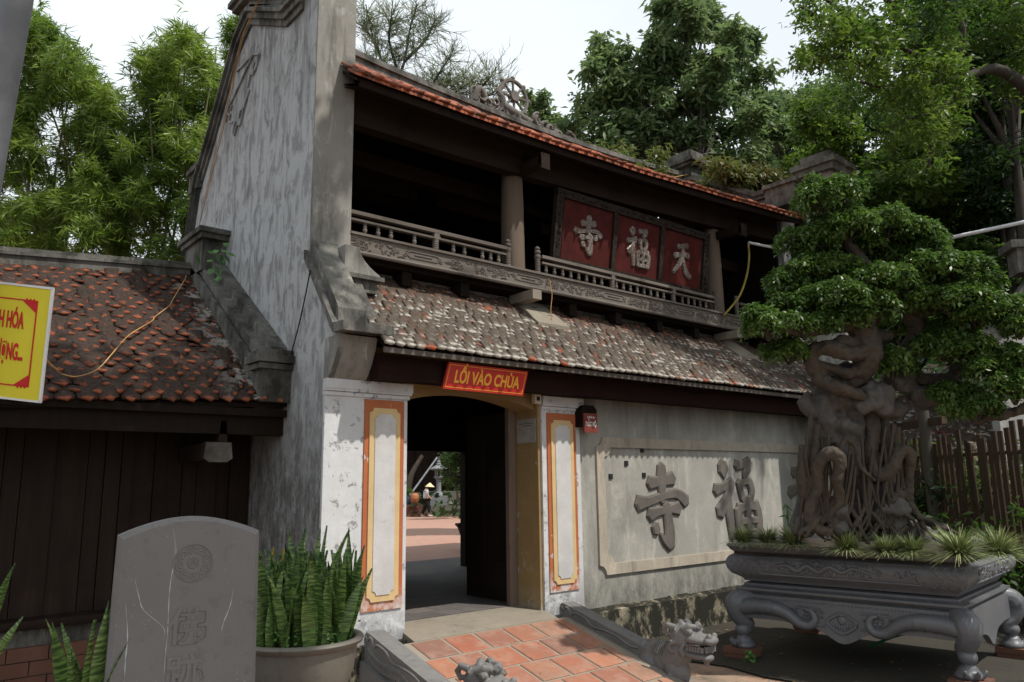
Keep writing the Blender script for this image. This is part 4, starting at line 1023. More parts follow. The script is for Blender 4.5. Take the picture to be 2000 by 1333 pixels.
# second snake plant, dark, left of the stele
s2b = Vector((-3.605,-2.468,0.312)); 
pt2 = thing('snake_plant', 'dark snake plant with spreading leaves left of the stele', 'plant', (s2b.x, s2b.y, .28))
pot2 = MB().lathe((s2b.x, s2b.y, -.6), [(.16,0),(.22,.5),(.24,.85),(.26,.87),(.24,.9),(.2,.88)], 24).build('plant_pot', M['bowl'], None, smooth=50)
tag(pot2, 'grey pot holding the dark snake plant', 'pot')
L2 = [(205,1150,150,1440,1.25),(188,1200,170,1440,1.5),(85,1215,150,1450,1.1),(128,1265,160,1440,.8),(110,1203,165,1420,.7),(98,1232,160,1400,.7),(160,1230,168,1440,1),(215,1195,190,1440,1),(172,1250,180,1440,1.2),(200,1215,185,1440,1.3),(150,1290,168,1440,1)]
L2w = [
 ((-3.523,-2.494,0.960),(-3.507,-2.454,0.188),1.15),((-3.638,-2.848,0.898),(-3.552,-2.698,0.251),1.3),((-3.816,-2.549,0.834),(-3.616,-2.567,0.210),1.3),((-3.731,-2.668,0.756),(-3.609,-2.579,0.236),.6),
 ((-3.724,-2.360,0.832),(-3.568,-2.486,0.258),.6),((-3.764,-2.442,0.763),(-3.605,-2.513,0.499),.6),((-3.680,-2.795,0.822),(-3.605,-2.723,0.267),1.1),((-3.506,-2.556,0.883),(-3.461,-2.423,0.171),1.0),((-3.628,-2.700,0.804),(-3.554,-2.625,0.235),1.0),
 ((-3.603,-2.917,0.784),(-3.554,-2.766,0.266),1.6),((-3.637,-2.512,0.606),(-3.573,-2.469,0.204),.8)]
def aimed(tip, base, w_, parent, i):
    tip = Vector(tip); base = Vector(base); z_ = (tip-base); l_ = z_.length; z_.normalize(); toc = (cam_pos-base).normalized()
    toc = Matrix.Rotation(.9*math.sin(i*2.3), 3, z_) @ toc; y_ = -(toc-z_*toc.dot(z_)).normalized(); x_ = y_.cross(z_)
    Mx = Matrix.Translation(base) @ Matrix((x_, y_, z_)).transposed().to_4x4() @ Matrix.Diagonal((w_, 1, l_/.6, 1))
    inst('leaf', snm[i % 7], Mx, parent)
for i, (t_, b_, w_) in enumerate(L2w): aimed(t_, b_, w_, pt2, i)
s3b = Vector((-4.038,-2.792,0.415)); pt3 = thing('snake_plant', 'snake plant cut off by the left edge of the view', 'plant', tuple(s3b))
for i, (t_, b_, w_) in enumerate([((-4.060,-2.956,1.171),(-4.097,-2.833,0.787),.6),((-4.009,-3.068,0.905),(-4.113,-2.919,0.651),.5),((-4.038,-2.989,0.677),(-4.073,-2.904,0.445),.7)]): aimed(t_, b_, w_, pt3, i)
pot3 = MB().lathe((s3b.x, s3b.y, -.6), [(.14,0),(.17,.4),(.18,s3b.z+.62),(.19,s3b.z+.64),(.16,s3b.z+.62)], 20).build('plant_pot', M['bowl'], None, smooth=50)
tag(pot3, 'grey pot below the snake plant at the left edge', 'pot')

# ================================================================ dragon balustrades
def dragon_parts():
    A = {}
    sl_ = .26
    zt = lambda y: .045+sl_*(y+.12)
    rail = MB().prism([(-.06,-.24),(-.06,-.02),(-.075,.02),(-.11,.045),(-.16,zt(-.16)),(-1.50,zt(-1.5)),(-1.50,-.60)], yz, -.10, .10)
    A['rail'] = (rail, 30)
    pl = MB().prism([(-.0,-.66),(-.0,-.215),(-2.06,-.215-2.06*sl_+.03),(-2.06,-.72)], yz, -.15, .15); A['plinth'] = (pl, 0)
    cv_ = MB()
    # flowing border line and ribs carved on both faces
    for sx in (-1, 1):
        X = sx*.101
        path = catmull([(X,-.10,-.10),(X,-.085,-.03),(X,-.11,.0),(X,-.15,-.03),(X,-.18,.0),(X,-.23,-.015),(X,-.28,-.075),(X,-.33,-.05),(X,-.5,-.09),(X,-.62,-.17),(X,-.78,-.185),(X,-1.0,-.225),(X,-1.18,-.30),(X,-1.32,-.31)], 4)
        cv_.tube(path, .014, 6)
        for i in range(30):
            y = -.14-1.18*i/30; top = -.10+sl_*(y+.12)-.03*math.sin(i*.33)
            P = [(X, y, top), (X, y-.035, top-.03), (X, y-.03, top-.075), (X, y-.065, top-.115)]
            cv_.tube(catmull(P, 3), .014, 5)
        c0 = Vector((X, -.115, -.055)); cv_.tube([c0+Vector((0, math.cos(a)*.028*(1-a/9), math.sin(a)*.028*(1-a/9))) for a in np.linspace(0, 7, 12)], .008, 5)
    A['carved_scrolls'] = (cv_, 60)
    b_ = MB()
    b_.sphere((0,-1.44,-.40), .15, 16, 10, (.85,1.2,1.0)); b_.sphere((0,-1.62,-.44), .16, 16, 10, (.82,1.3,1.05)); b_.sphere((0,-1.58,-.33), .13, 16, 10, (.8,1.9,.85))
    b_.sphere((0,-1.78,-.50), .14, 14, 10, (.85,.95,1.15))
    for s_ in (-1, 1):
        b_.sphere((s_*.095,-1.43,-.47), .115, 14, 9, (.55,1.15,1.15)); b_.tube([(s_*.12,-1.40,-.52),(s_*.135,-1.52,-.60),(s_*.13,-1.60,-.66)], [.055,.042,.036], 8)
        b_.tube([(s_*.13,-1.56,-.685),(s_*.13,-1.70,-.715)], [.036,.032], 8)
        b_.sphere((s_*.10,-1.75,-.46), .09, 12, 8, (.6,.9,1.3)); b_.tube([(s_*.125,-1.74,-.52),(s_*.14,-1.80,-.62),(s_*.125,-1.90,-.69)], [.06,.05,.042], 10); b_.sphere((s_*.12,-1.97,-.72), .055, 10, 7, (1,1.5,.6))
        for q in (-1, 0, 1): b_.sphere((s_*.12+q*.028,-2.04,-.73), .023, 8, 6, (.8,1.4,.9))
    b_.tube([(0,-1.70,-.42),(0,-1.80,-.30),(0,-1.86,-.2)], [.15,.145,.13], 12)
    b_.sphere((0,-1.88,-.13), .165, 18, 12, (.95,1.0,.88))
    b_.sphere((0,-2.06,-.13), .125, 18, 12, (1.1,1.4,.50)); b_.sphere((0,-2.22,-.125), .066, 12, 9, (1.6,.9,.72))
    b_.sphere((0,-2.04,-.285), .12, 18, 12, (1.05,1.35,.36)); b_.sphere((0,-2.17,-.30), .055, 12, 9, (1.5,1,.7)); b_.sphere((0,-2.15,-.355), .032, 8, 6)
    b_.sphere((0,-1.90,-.24), .13, 12, 9, (1.0,1.0,.8))
    for s_ in (-1, 1):
        b_.sphere((s_*.085,-2.0,-.055), .052, 12, 8, (.8,1.1,.8)); b_.tube([(s_*.03,-2.06,-.01),(s_*.08,-2.0,.0),(s_*.125,-1.93,-.03)], [.03,.036,.025], 7); b_.sphere((s_*.045,-2.23,-.08), .033, 8, 6)
        b_.tube([(s_*.125,-1.86,-.02),(s_*.155,-1.79,.0),(s_*.15,-1.73,-.05),(s_*.135,-1.76,-.11),(s_*.14,-1.80,-.08)], [.035,.032,.03,.026,.018], 7)
        b_.tube([(s_*.12,-1.90,-.16),(s_*.155,-1.83,-.17),(s_*.155,-1.79,-.23),(s_*.135,-1.84,-.28)], [.032,.032,.03,.022], 7)
        b_.tube([(s_*.115,-1.97,-.17),(s_*.14,-1.93,-.23),(s_*.12,-1.96,-.30)], [.024,.028,.024], 7)
    for i in range(6): b_.sphere((random.uniform(-.05,.05),-1.80-.045*i,.0-.004*i), .04, 8, 6)
    b_.sphere((0,-1.33,-.32), .11, 10, 7, (.8,.5,.95))
    A['dragon'] = (b_, None)
    t_ = MB()
    for s_ in (-1, 1):
        for i in range(6): t_.box(s_*.105-.012, s_*.105+.012, -2.19+.036*i, -2.163+.036*i, -.238, -.185)
    for i in range(5): t_.box(-.08+.034*i, -.054+.034*i, -2.215, -2.19, -.238, -.178)
    t_.box(-.095,.095,-2.15,-1.95,-.25,-.205)
    A['teeth'] = (t_, 0)
    m_ = MB(); 
    for i in range(7):
        y = -1.50-.028*i; m_.tube([(math.cos(a)*.125, y-.10*math.sin(a)*.3, -.36+math.sin(a)*.155) for a in np.linspace(.25, 2.9, 9)], .007, 5)
    A['mane'] = (m_, 60)
    e_ = MB()
    for s_ in (-1, 1):
        X = s_*.122; e_.tube([(X, -2.0+math.cos(a)*.05, -.06+math.sin(a)*.024) for a in np.linspace(0, 6.28, 11)], .006, 5)
        e_.tube([(s_*.128, y, z) for y, z in ((-2.16,-.165),(-2.04,-.172),(-1.965,-.19),(-1.95,-.225),(-1.975,-.262),(-2.05,-.28),(-2.14,-.272))], .007, 5)
    A['face_lines'] = (e_, 60)
    return A
DP = dragon_parts()
base = {}
def place_dragon(x, label):
    t = thing('dragon_balustrade', label, 'balustrade', (x, -1, -.6), 0, 'stone dragon balustrades flanking the ramp')
    for nme, (mb, sm) in DP.items():
        if nme not in base:
            if sm is None:
                o = remeshed(mb, nme, M['dragonstone'], None, .0085, 1); base[nme] = o.data; bpy.data.objects.remove(o)
            else: base[nme] = mb.mesh(nme, M['dragonstone'], smooth=sm or None)
        inst(nme, base[nme], Matrix.Translation((x, 0, 0)), t)
    return t
place_dragon(2.30, 'carved stone dragon balustrade right of the tiled ramp')
place_dragon(-.42, 'carved stone dragon balustrade left of the ramp beside the bowl planter')
# lower yard paving slab edge right of the ramp
# ================================================================ signs on and in the gatehouse
a = Vector((0.216,-0.350,2.536)); b2 = Vector((1.380,-0.350,2.535)); c2 = Vector((0.305,-0.400,2.841)); d2 = Vector((1.482,-0.400,2.822))
mid = (a+b2+c2+d2)/4; rx = ((b2-a)+(d2-c2)).normalized(); up_ = ((c2-a)+(d2-b2)); hh = up_.length/2; ww = ((b2-a).length+(d2-c2).length)/2
sh = up_.dot(rx)/2; upn = (up_-rx*up_.dot(rx)).normalized(); nn_ = rx.cross(upn)
FS = Matrix.Translation(mid) @ Matrix((rx, upn, nn_)).transposed().to_4x4()
hh = up_.dot(upn)/2
q = sh/hh/2 * 1.0
sg = thing('entrance_sign', 'red board sign with yellow letters hung over the arched doorway', 'sign', tuple(mid))
shf = lambda x, y: x+y*q
def sb_(x0, x1, y0, y1, z0, z1):
    return MB().add([(shf(x, y), y, z) for z in (z0, z1) for x, y in ((x0,y0),(x1,y0),(x1,y1),(x0,y1))], [(0,3,2,1),(4,5,6,7),(0,1,5,4),(1,2,6,5),(2,3,7,6),(3,0,4,7)])
sb_(-ww/2, ww/2, -hh/2, hh/2, -.03, 0).xform(FS).build('board', M['red_sign'], sg)
bd = MB(); e1 = .022; e2 = .028
bd.ring([(shf(x, y), y) for x, y in ((-ww/2+e1,-hh/2+e1),(ww/2-e1,-hh/2+e1),(ww/2-e1,hh/2-e1),(-ww/2+e1,hh/2-e1))], [(shf(x, y), y) for x, y in ((-ww/2+e2,-hh/2+e2),(ww/2-e2,-hh/2+e2),(ww/2-e2,hh/2-e2),(-ww/2+e2,hh/2-e2))], lambda a_, c_, d_: (a_, c_, d_), 0, .002)
bd.xform(FS).build('gold_border', M['gold'], sg)
lettering('LỐI VÀO CHÙA', .195, FS @ Matrix.Translation((0, -.008, .001)), M['gold'], sg, extrude=.002, offset=.0055, sx=.70, shear=q)
# small box-light at the jamb top
bx = thing('door_contact_box', 'small beige plastic box fixed at the top of the right jamb', 'box', (1.942,-0.050,2.604))
MB().box(1.86,1.97,-.06,.0,2.49,2.63).build('housing', M['beige'], bx)
MB().box(1.89,1.94,-.066,-.058,2.53,2.58).build('window', M['cable'], bx)
# plaque with three characters
pq = thing('name_plaque', 'large hanging red plaque with three shell mosaic characters behind the balustrade', 'plaque', (4.6, .7, 4.7))
PBL = Vector((2.93,.70,4.70)); PBR = Vector((6.62,.70,4.73)); tiltv = Vector((0,-.16,1.10))
rx = (PBR-PBL).normalized(); upn = tiltv.normalized(); nn_ = rx.cross(upn); W3 = (PBR-PBL).length; H3 = tiltv.length
FQ = Matrix.Translation(PBL) @ Matrix((rx, upn, nn_)).transposed().to_4x4()
MB().box(0, W3, 0, H3, -.04, 0).xform(FQ).build('backboard', M['plaque_frame'], pq)
for i in range(3):
    x0 = .11+i*(W3-.22)/3+.045; x1 = .11+(i+1)*(W3-.22)/3-.045
    MB().box(x0, x1, .10, H3-.10, 0, .008).xform(FQ).build('red_panel', M['plaque_red'], pq)
fr_ = MB().box(-.03, W3+.03, -.02, .10, -.05, .05).box(-.03, W3+.03, H3-.10, H3+.02, -.05, .05)
for i in range(4):
    x = .11+i*(W3-.22)/3; w0 = .045 if i in (1, 2) else .07
    if i == 0: x = .04
    if i == 3: x = W3-.04
    fr_.box(x-w0, x+w0, .0, H3, -.04, .045)
random.seed(9)
for i in range(150):
    s_ = random.choice((0, 1)); x = random.random()*W3; y = .04 if s_ else H3-.04
    if i % 4 == 0: x = random.choice((.04, W3-.04)); y = random.random()*H3
    c_ = (x+random.uniform(-.02,.02), y+random.uniform(-.025,.025), .05)
    fr_.tube([(c_[0]+.028*(1-t/6)*math.cos(t), c_[1]+.028*(1-t/6)*math.sin(t), .05) for t in np.linspace(0, 5, 7)], .012, 4)
fr_.xform(FQ).build('carved_frame', M['plaque_frame'], pq)
for i, (key, w_, h_) in enumerate((('temple',.62,.64),('blessing',.60,.66),('heaven',.60,.64))):
    x0 = .11+i*(W3-.22)/3; cx = x0+(W3-.22)/6
    mb = MB()
    for k, (P, W) in enumerate(CH[key]):
        pillow(mb, [(p[0]*w_, p[1]*h_) for p in P], [qq*.62*1.25 for qq in W], lambda a_, c_, e_: (cx+a_, H3/2+c_, e_), .006, .030+.0012*k)
    mb.xform(FQ).build('mosaic_character', M['mosaic'], pq)
# poster on the jamb (code left out) and small red sign
ps = thing('poster', 'grey paper poster on the ochre jamb inside the doorway', 'poster', (1.97, .25, 2.0))
MB().box(1.968, 1.9745, .06, .43, 2.01, 2.32).build('sheet', M['paper'], ps)
MPo = Matrix.Translation((1.9675, .245, 2.26)) @ Matrix(((0,0,-1),(-1,0,0),(0,1,0))).to_4x4()
for k, tx in enumerate(('MỜI QUÉT MÃ', 'CÔNG ĐỨC')):
    pass
for k in range(2): MB().box(1.9665, 1.968, .10+.03*k, .38-.05*k, 2.255-.03*k, 2.262-.03*k).build('text_line', M['ink'], ps)
ss = thing('small_notice_sign', 'small dark red dismount sign beside the right pilaster', 'sign', (2.76, -.15, 2.2))
MB().box(2.635, 2.885, -.16, -.135, 2.145, 2.40).build('board', plain('maroon_board', (.16,.035,.025), .6, .3, .15), ss)
MB().prism([(2.62,2.22),(2.62,2.45),(2.67,2.51),(2.85,2.51),(2.91,2.45),(2.91,2.24)], xz, -.13, .055).build('mount', M['wood_dark'], ss)
FX = lambda x, z: Matrix.Translation((x, -.161, z)) @ Matrix.Rotation(R_(90), 4, 'X')
wl = plain('off_white_letters', (.55,.52,.5), .6, .3, .1)
lettering('DẮT BỘ', .082, FX(2.76, 2.255), wl, ss, extrude=.001, offset=.003, sx=.68); lettering('XUỐNG XE', .035, FX(2.76, 2.345), wl, ss, extrude=.001, offset=.001, sx=.75)
# yellow strap and pipe near the right column, thin wires
def cable(name, pts, r, mat, label, cat, group=None, k=4):
    o = MB().tube(catmull(pts, k), r, 6).build(name, mat, None, smooth=60); tag(o, label, cat, group); return o
cable('strap', [(7.615,0.350,5.845),(7.617,0.350,5.589),(7.530,0.350,5.280),(7.378,0.360,4.967),(7.185,0.380,4.704),(6.830,0.440,4.375)], .020, M['yellowcord'], 'loose yellow strap hanging beside the right balcony column', 'strap')
cable('water_pipe', [(7.392,0.200,5.764),(7.698,0.100,5.740),(8.206,0.050,5.765)], .024, M['whitepipe'], 'thin white pipe sticking out from the upper eave', 'pipe', k=2)
cable('long_pipe', [(10.214,-0.715,5.895),(10.641,-1.883,5.932),(11.116,-3.110,6.041),(11.519,-4.530,6.103)], .034, M['whitepipe'], 'long white pipe crossing above the bonsai on the right', 'pipe', k=2)
for i, (p, q_) in enumerate((((1660,345),(2000,250)),((1650,352),(2000,266)),((1640,400),(2000,275)),((1700,395),(2000,290)))): pass
wires = [[(17.850,3.401,10.645),(15.866,-0.011,9.664),(11.347,-3.740,7.843)],[(17.863,3.420,10.520),(15.880,0.009,9.533),(11.359,-3.724,7.733)],[(17.884,3.448,10.332),(15.999,-0.053,9.375),(11.372,-3.704,7.605)],[(18.532,2.990,9.961),(16.223,-0.195,9.175),(11.390,-3.680,7.441)]]
for i, wpts in enumerate(wires): cable('power_line', wpts, .012, M['cable'], ('topmost','second from the top','third from the top','lowest')[i]+' black power line before the dark hillside trees', 'cable', 'power lines before the hillside')
cable('loose_wire', [(2.626,0.450,4.356),(2.650,0.420,4.129),(2.62,.42,3.88),(2.64,.40,3.66)], .007, M['cord'], 'thin tan wire dangling from the balcony fascia', 'wire')
cable('drop_wire', [(-1.070,0.307,3.820),(-1.040,0.454,3.613),(-1.030,0.618,3.295),(-1.030,0.812,2.946)], .008, M['cable'], 'thin black wire down the gable wall below the coping', 'wire')
cable('ridge_wire', [(9.146,2.700,8.352),(8.123,2.700,7.982),(6.902,2.800,7.760)], .010, M['cord'], 'thin tan wire lying along the ridge', 'wire')
# ================================================================ stone planter with bonsai
PA = Vector((3.66,-1.50,0)); PB = Vector((3.97,-4.13,0)); LP = (PB-PA).length
sx_ = (PB-PA).normalized(); sy_ = Vector((-sx_.y, sx_.x, 0)); 
if sy_.x < 0: sy_ = -sy_
PM = Matrix.Translation((PA.x, PA.y, 0)) @ Matrix((sx_, sy_, Vector((0,0,1)))).transposed().to_4x4()   # x along the front (to the right in view), y into depth
WP = 2.2
planter = thing('stone_planter', 'large carved blue grey stone planter on clawed legs holding the bonsai', 'planter', tuple(PM @ Vector((LP/2, WP/2, -.47))))
def loft(prof, x0=0, x1=LP, y0=0, y1=WP, cap=True):
    """rectangular body: profile of (inset, z)"""
    mb = MB(); m = len(prof)
    for ins, z in prof: mb.v += [(x0+ins,y0+ins,z),(x1-ins,y0+ins,z),(x1-ins,y1-ins,z),(x0+ins,y1-ins,z)]
    for i in range(m-1):
        for k in range(4): mb.f.append((i*4+k, i*4+(k+1) % 4, (i+1)*4+(k+1) % 4, (i+1)*4+k))
    if cap: mb.f += [(3,2,1,0), tuple((m-1)*4+k for k in range(4))]
    return mb
rimp = [(.16,.30),(.145,.33),(.10,.36),(.04,.40),(.01,.45),(.0,.50),(.005,.55),(.03,.59),(.07,.615),(.085,.62),(.085,.64),(.05,.665),(.03,.70),(.02,.705),(.02,.735),(.075,.74),(.09,.70),(.10,.66)]
loft(rimp).xform(PM).build('trough', M['potstone'], planter, smooth=35)
MB().box(.08, LP-.08, .08, WP-.08, .60, .69).xform(PM).build('soil', M['soil'], planter)
standp = [(.20,.29),(.15,.27),(.15,.25),(.12,.23),(.08,.225),(.08,.20),(.11,.175),(.14,.16),(.12,.14),(.10,.135),(.10,.06),(.13,-.02)]
loft(standp[::-1]).xform(PM).build('stand', M['potstone'], planter, smooth=35)
# carved panels
rel = MB()
def rx_(x, z, y=0.0): return (x, y, z)
xa, xb, za, zb = .42, LP-.42, .425, .575
def ysurf(z):     # outer surface of the bulge
    for (i0, z0), (i1, z1) in zip(rimp[:-1], rimp[1:]):
        if z0 <= z <= z1: return i0+(i1-i0)*(z-z0)/max(1e-6, z1-z0)
    return .03
P = [(xa,za),(xa+.03,za-.02),(xb-.03,za-.02),(xb,za),(xb,zb),(xb-.03,zb+.02),(xa+.03,zb+.02),(xa,zb),(xa,za)]
rel.tube([(x, ysurf(z)-.004, z) for x, z in P], .012, 6)
random.seed(21)
dr = catmull([(.62,0,.50),(.78,0,.52),(.9,0,.47),(1.02,0,.53),(1.14,0,.47),(1.27,0,.535),(1.4,0,.48),(1.52,0,.53),(1.66,0,.50),(1.8,0,.47)], 5)
rel.tube([(p.x, ysurf(p.z)-.008, p.z) for p in dr], np.interp(range(len(dr)), [0, 8, 25, len(dr)-1], [.016,.034,.028,.008]), 7)
for i in range(120):
    x = random.choice((random.gauss(1.05,.3), random.uniform(.5,2.2))); z = .5+random.uniform(-.055,.055); r = random.uniform(.014,.03); s_ = random.choice((-1,1)); a0 = random.random()*6
    rel.tube([(x+r*(1-t/7)*math.cos(a0+s_*t), ysurf(z)-.006, z+r*(1-t/7)*math.sin(a0+s_*t)) for t in np.linspace(0, 5, 7)], .011, 5)
rel.xform(PM).build('dragon_relief', M['potstone'], planter, smooth=60)
fr_ = MB()
for x0, x1 in ((.05,.36),(LP-.36,LP-.05)):
    step = .045
    x = x0; k = 0
    for i in range(int((x1-x0)/step)+1):
        for j in range(5):
            xx = x0+i*step; z = .405+j*.04
            d_ = 1 if (i+j) % 2 else -1
            fr_.bar((xx, ysurf(z)-.003, z), (xx+.034, ysurf(z+d_*.026)-.003, z+d_*.026), .012, .016, up=(0,1,0))
fr_.xform(PM).build('fret_pattern', M['potstone'], planter, kind='stuff')
# side (right end) relief
sr = MB(); P = [(.3,.42),(WP-.3,.42),(WP-.3,.58),(.3,.58),(.3,.42)]
sr.tube([(LP-ysurf(z)+.004, y, z) for y, z in P], .012, 6)
for i in range(50):
    y = random.uniform(.35,WP-.35); z = .5+random.uniform(-.05,.05); r = random.uniform(.015,.03); a0 = random.random()*6
    sr.tube([(LP-ysurf(z)+.002, y+r*(1-t/7)*math.cos(a0+t), z+r*(1-t/7)*math.sin(a0+t)) for t in np.linspace(0, 5, 7)], .008, 4)
sr.xform(PM).build('end_relief', M['potstone'], planter, smooth=60)
# apron with scalloped lower edge on the four sides
def apron(L0, L1, fn, th):
    xs = np.linspace(L0, L1, 41); W_ = L1-L0; mid_ = (L0+L1)/2
    low_ = []
    for x in xs:
        t = abs(x-mid_)/(W_/2); low_.append((x, -.15-.13*math.exp(-(t/.16)**2)-.045*math.cos(t*6.5)*(.3+t*.2)+.10*max(0, t-.45)))
    poly = [(L0,.15),(L1,.15)]+low_[::-1]
    return MB().prism(poly, fn, 0, th)
apron(.10, LP-.10, lambda a_, c_, d_: (a_, .085+d_, c_), .06).xform(PM).build('apron', M['potstone'], planter)
apron(.10, WP-.10, lambda a_, c_, d_: (LP-.085-d_, a_, c_), .06).xform(PM).build('apron', M['potstone'], planter)
apron(.10, WP-.10, lambda a_, c_, d_: (.085+d_, a_, c_), .06).xform(PM).build('apron', M['potstone'], planter)
ar = MB()
for i in range(64): ar.sphere((.16+i*(LP-.32)/63, .085, .115), .010, 5, 4)
mx_ = LP/2
def at_(P, r, n=6): ar.tube([(x, .078, z) for x, z in P], r*1.5, n)
for s_ in (-1, 1):                      # legs' upper limbs rolling along the apron
    L_ = [(mx_+s_*(LP/2-.10),-.01),(mx_+s_*(LP/2-.30),.02),(mx_+s_*(LP/2-.55),.02),(mx_+s_*(LP/2-.72),-.03),(mx_+s_*(LP/2-.85),-.12),(mx_+s_*(LP/2-.97),-.13),(mx_+s_*(LP/2-1.03),-.06),(mx_+s_*(LP/2-1.0),.02),(mx_+s_*(LP/2-.93),.04)]
    c_ = catmull([(x, .07, z) for x, z in L_], 4); ar.tube(c_, np.interp(range(len(c_)), [0, 8, 18, 26, len(c_)-1], [.095,.085,.055,.038,.02]), 12)
    for q in range(5): ar.tube([(mx_+s_*(LP/2-.2-.09*q)+0*u, .075-.09*math.cos(u), .015+.088*math.sin(u)) for u in np.linspace(-1.3,1.3,9)], .006, 4)
    for q in range(3):
        for r__ in range(3):
            cx, cz = mx_+s_*.36+(q-1)*.045+(r__-1)*.02, -.035+(r__-1)*.033
            at_([(cx-.02,cz-.012),(cx+.016,cz-.016),(cx+.022,cz+.012),(cx-.014,cz+.016),(cx-.02,cz-.012)], .006, 4)
    at_([(mx_+s_*.22,.05),(mx_+s_*.5,.055),(mx_+s_*.53,.02),(mx_+s_*.5,-.0)], .010); at_([(mx_+s_*.20,-.12),(mx_+s_*.46,-.105),(mx_+s_*.5,-.07)], .010)
    for q in range(8): 
        r = .02; x = mx_+s_*random.uniform(.2,.6); z = random.uniform(-.1,.05); at_([(x+r*math.cos(t)*(1-t/7), z+r*math.sin(t)*(1-t/7)) for t in np.linspace(0,5,7)], .006, 4)
ms_ = [(mx_+math.cos(a_)*.145*(1+.08*math.cos(4*a_)), -.075+math.sin(a_)*.095*(1+.08*math.cos(4*a_))) for a_ in np.linspace(0, 2*math.pi, 33)]
at_(ms_, .014, 6)
ar.sphere((mx_, .085, -.04), .05, 10, 7, (1,.4,1.1)); ar.sphere((mx_, .08, .01), .022, 8, 6)
for i in range(7): ar.sphere((mx_+(i-3)*.03, .082, -.12+.008*abs(i-3)), .022, 8, 6, (.7,.6,1.3))
ar.xform(PM).build('apron_relief', M['potstone'], planter, smooth=50)
legb = {}
def leg(cx, cy, ox, oy):
    mb = MB(); d_ = Vector((ox, oy, 0)).normalized()
    def q(o_, z): return (cx+d_.x*o_, cy+d_.y*o_, z)
    pts = catmull([q(-.16,.12), q(.0,.08), q(.05,-.02), q(.0,-.14), q(-.09,-.20), q(-.10,-.25)], 4)
    mb.tube(pts, np.interp(range(len(pts)), [0, 6, 12, len(pts)-1], [.10,.135,.10,.06]), 12)
    mb.sphere(q(-.02,-.27), .092, 14, 10, (1,1,.9)); mb.tube([q(-.1,-.2), q(-.07,-.30)], [.07,.06], 10)
    mb.lathe(q(-.03,-.47), [(.12,0),(.135,.02),(.12,.05),(.09,.085),(.085,.11)], 16)
    for s_ in (-1, 0, 1):
        u = Matrix.Rotation(s_*.9, 3, 'Z') @ d_; mb.tube([(cx+u.x*.02, cy+u.y*.02, -.44), (cx+u.x*.11, cy+u.y*.11, -.43), (cx+u.x*.145, cy+u.y*.145, -.375)], [.04,.032,.018], 7)
    o = remeshed(mb.xform(PM), 'leg', M['potstone'], None, .013, 1); place_under(o, planter)
for cx, cy, ox, oy in ((.10,.10,-1,-1),(LP-.10,.10,1,-1),(LP-.10,WP-.10,1,1),(.10,WP-.10,-1,1)):
    leg(cx, cy, ox, oy)
for i, (cx, cy) in enumerate(((.10,.10),(LP-.10,.10),(LP-.10,WP-.10),(.10,WP-.10))):
    bb = thing('brick_footing', ('mossy old brick footing under the left front leg of the planter','brick footing under the right front leg of the planter','brick footing under the right rear leg of the planter','brick footing under the rear left leg of the planter')[i], 'bricks', tuple(PM @ Vector((cx, cy, -.6))), 0, 'brick footings of the planter')
    for k in range(2):
        MB().box(cx-.17+.165*k, cx-.01+.165*k, cy-.14, cy+.17, -.6, -.535).xform(PM).build('brick', M['brick_old'], bb); MB().box(cx-.18, cx+.17, cy-.15+.16*k, cy+.005+.16*k, -.531, -.471).xform(PM).build('brick', M['brick_old'], bb)
# ---------------- rocks, trunk and roots of the bonsai
BT = thing('bonsai_tree', 'old banyan bonsai with cloud shaped foliage pads and roots gripping rocks', 'bonsai', tuple(PM @ Vector((1.1, .75, .69))))
def BQ(px, py, D=None): pass
rk = MB()
def ell(mb, c, r, sc, n=9, m=6, jit=.22, seed=0):
    rr = random.Random(seed); k0 = len(mb.v); mb.sphere(c, r, n, m, sc)
    c = Vector(c)
    for i in range(k0, len(mb.v)):
        v = Vector(mb.v[i]); d_ = v-c; mb.v[i] = tuple(c+d_*(1+jit*noise.noise(v*5+Vector((seed,0,0)))*2))
for i, (c, r, sc) in enumerate([
  ((4.303,-3.012,1.356), .42, (.95,.8,1.1)),((4.055,-3.009,1.937), .33, (.9,.8,1.4)),((3.745,-2.897,2.283), .20, (.7,.7,1.8)),((3.903,-3.020,2.516), .28, (.8,.8,1.1)),
  ((4.035,-3.299,2.380), .24, (1.1,.9,.9)),((4.383,-3.303,2.282), .22, (1.2,.8,.7)),((4.877,-3.630,2.460), .20, (1.3,.9,.8)),((4.583,-3.426,2.641), .22, (1.2,.8,.8)),
  ((3.823,-2.806,1.081), .24, (1,.8,.9)),((4.244,-3.307,1.132), .24, (.8,.8,1.3)),((3.672,-3.000,1.036), .14, (.7,.7,1.5)),((3.558,-2.819,2.338), .10, (.7,.7,1.4)),((3.687,-2.779,1.997),.14,(.7,.7,1.3)),((4.655,-3.330,0.891), .2, (1.2,1,.6)),((3.618,-2.599,0.942), .15, (1,1,.7)),((4.090,-3.261,2.858), .17, (.9,.8,1.2)),((5.134,-3.688,2.349),.14,(1,.9,1.1))]):
    ell(rk, c, r, sc, 12, 8, .2, i)
rko = remeshed(rk, 'rock', M['rock'], BT, .026, 1, .085, 5.0, label='rugged rocks gripped by the roots')
def limb(mb, P, R, k=5, n=10, wob=.0):
    pts = catmull(P, k); rr = np.interp(np.linspace(0, len(R)-1, len(pts)), range(len(R)), R); mb.tube(pts, rr, n)
tr = MB()
limb(tr, [(3.850,-3.106,2.503),(3.887,-3.412,2.819),(3.840,-3.377,3.110),(3.836,-3.378,3.404),(3.949,-3.464,3.642),(3.928,-3.439,3.884),(3.766,-3.309,4.190),(3.644,-3.276,4.480)], [.10,.13,.16,.15,.11,.08,.055,.03], 5, 14)
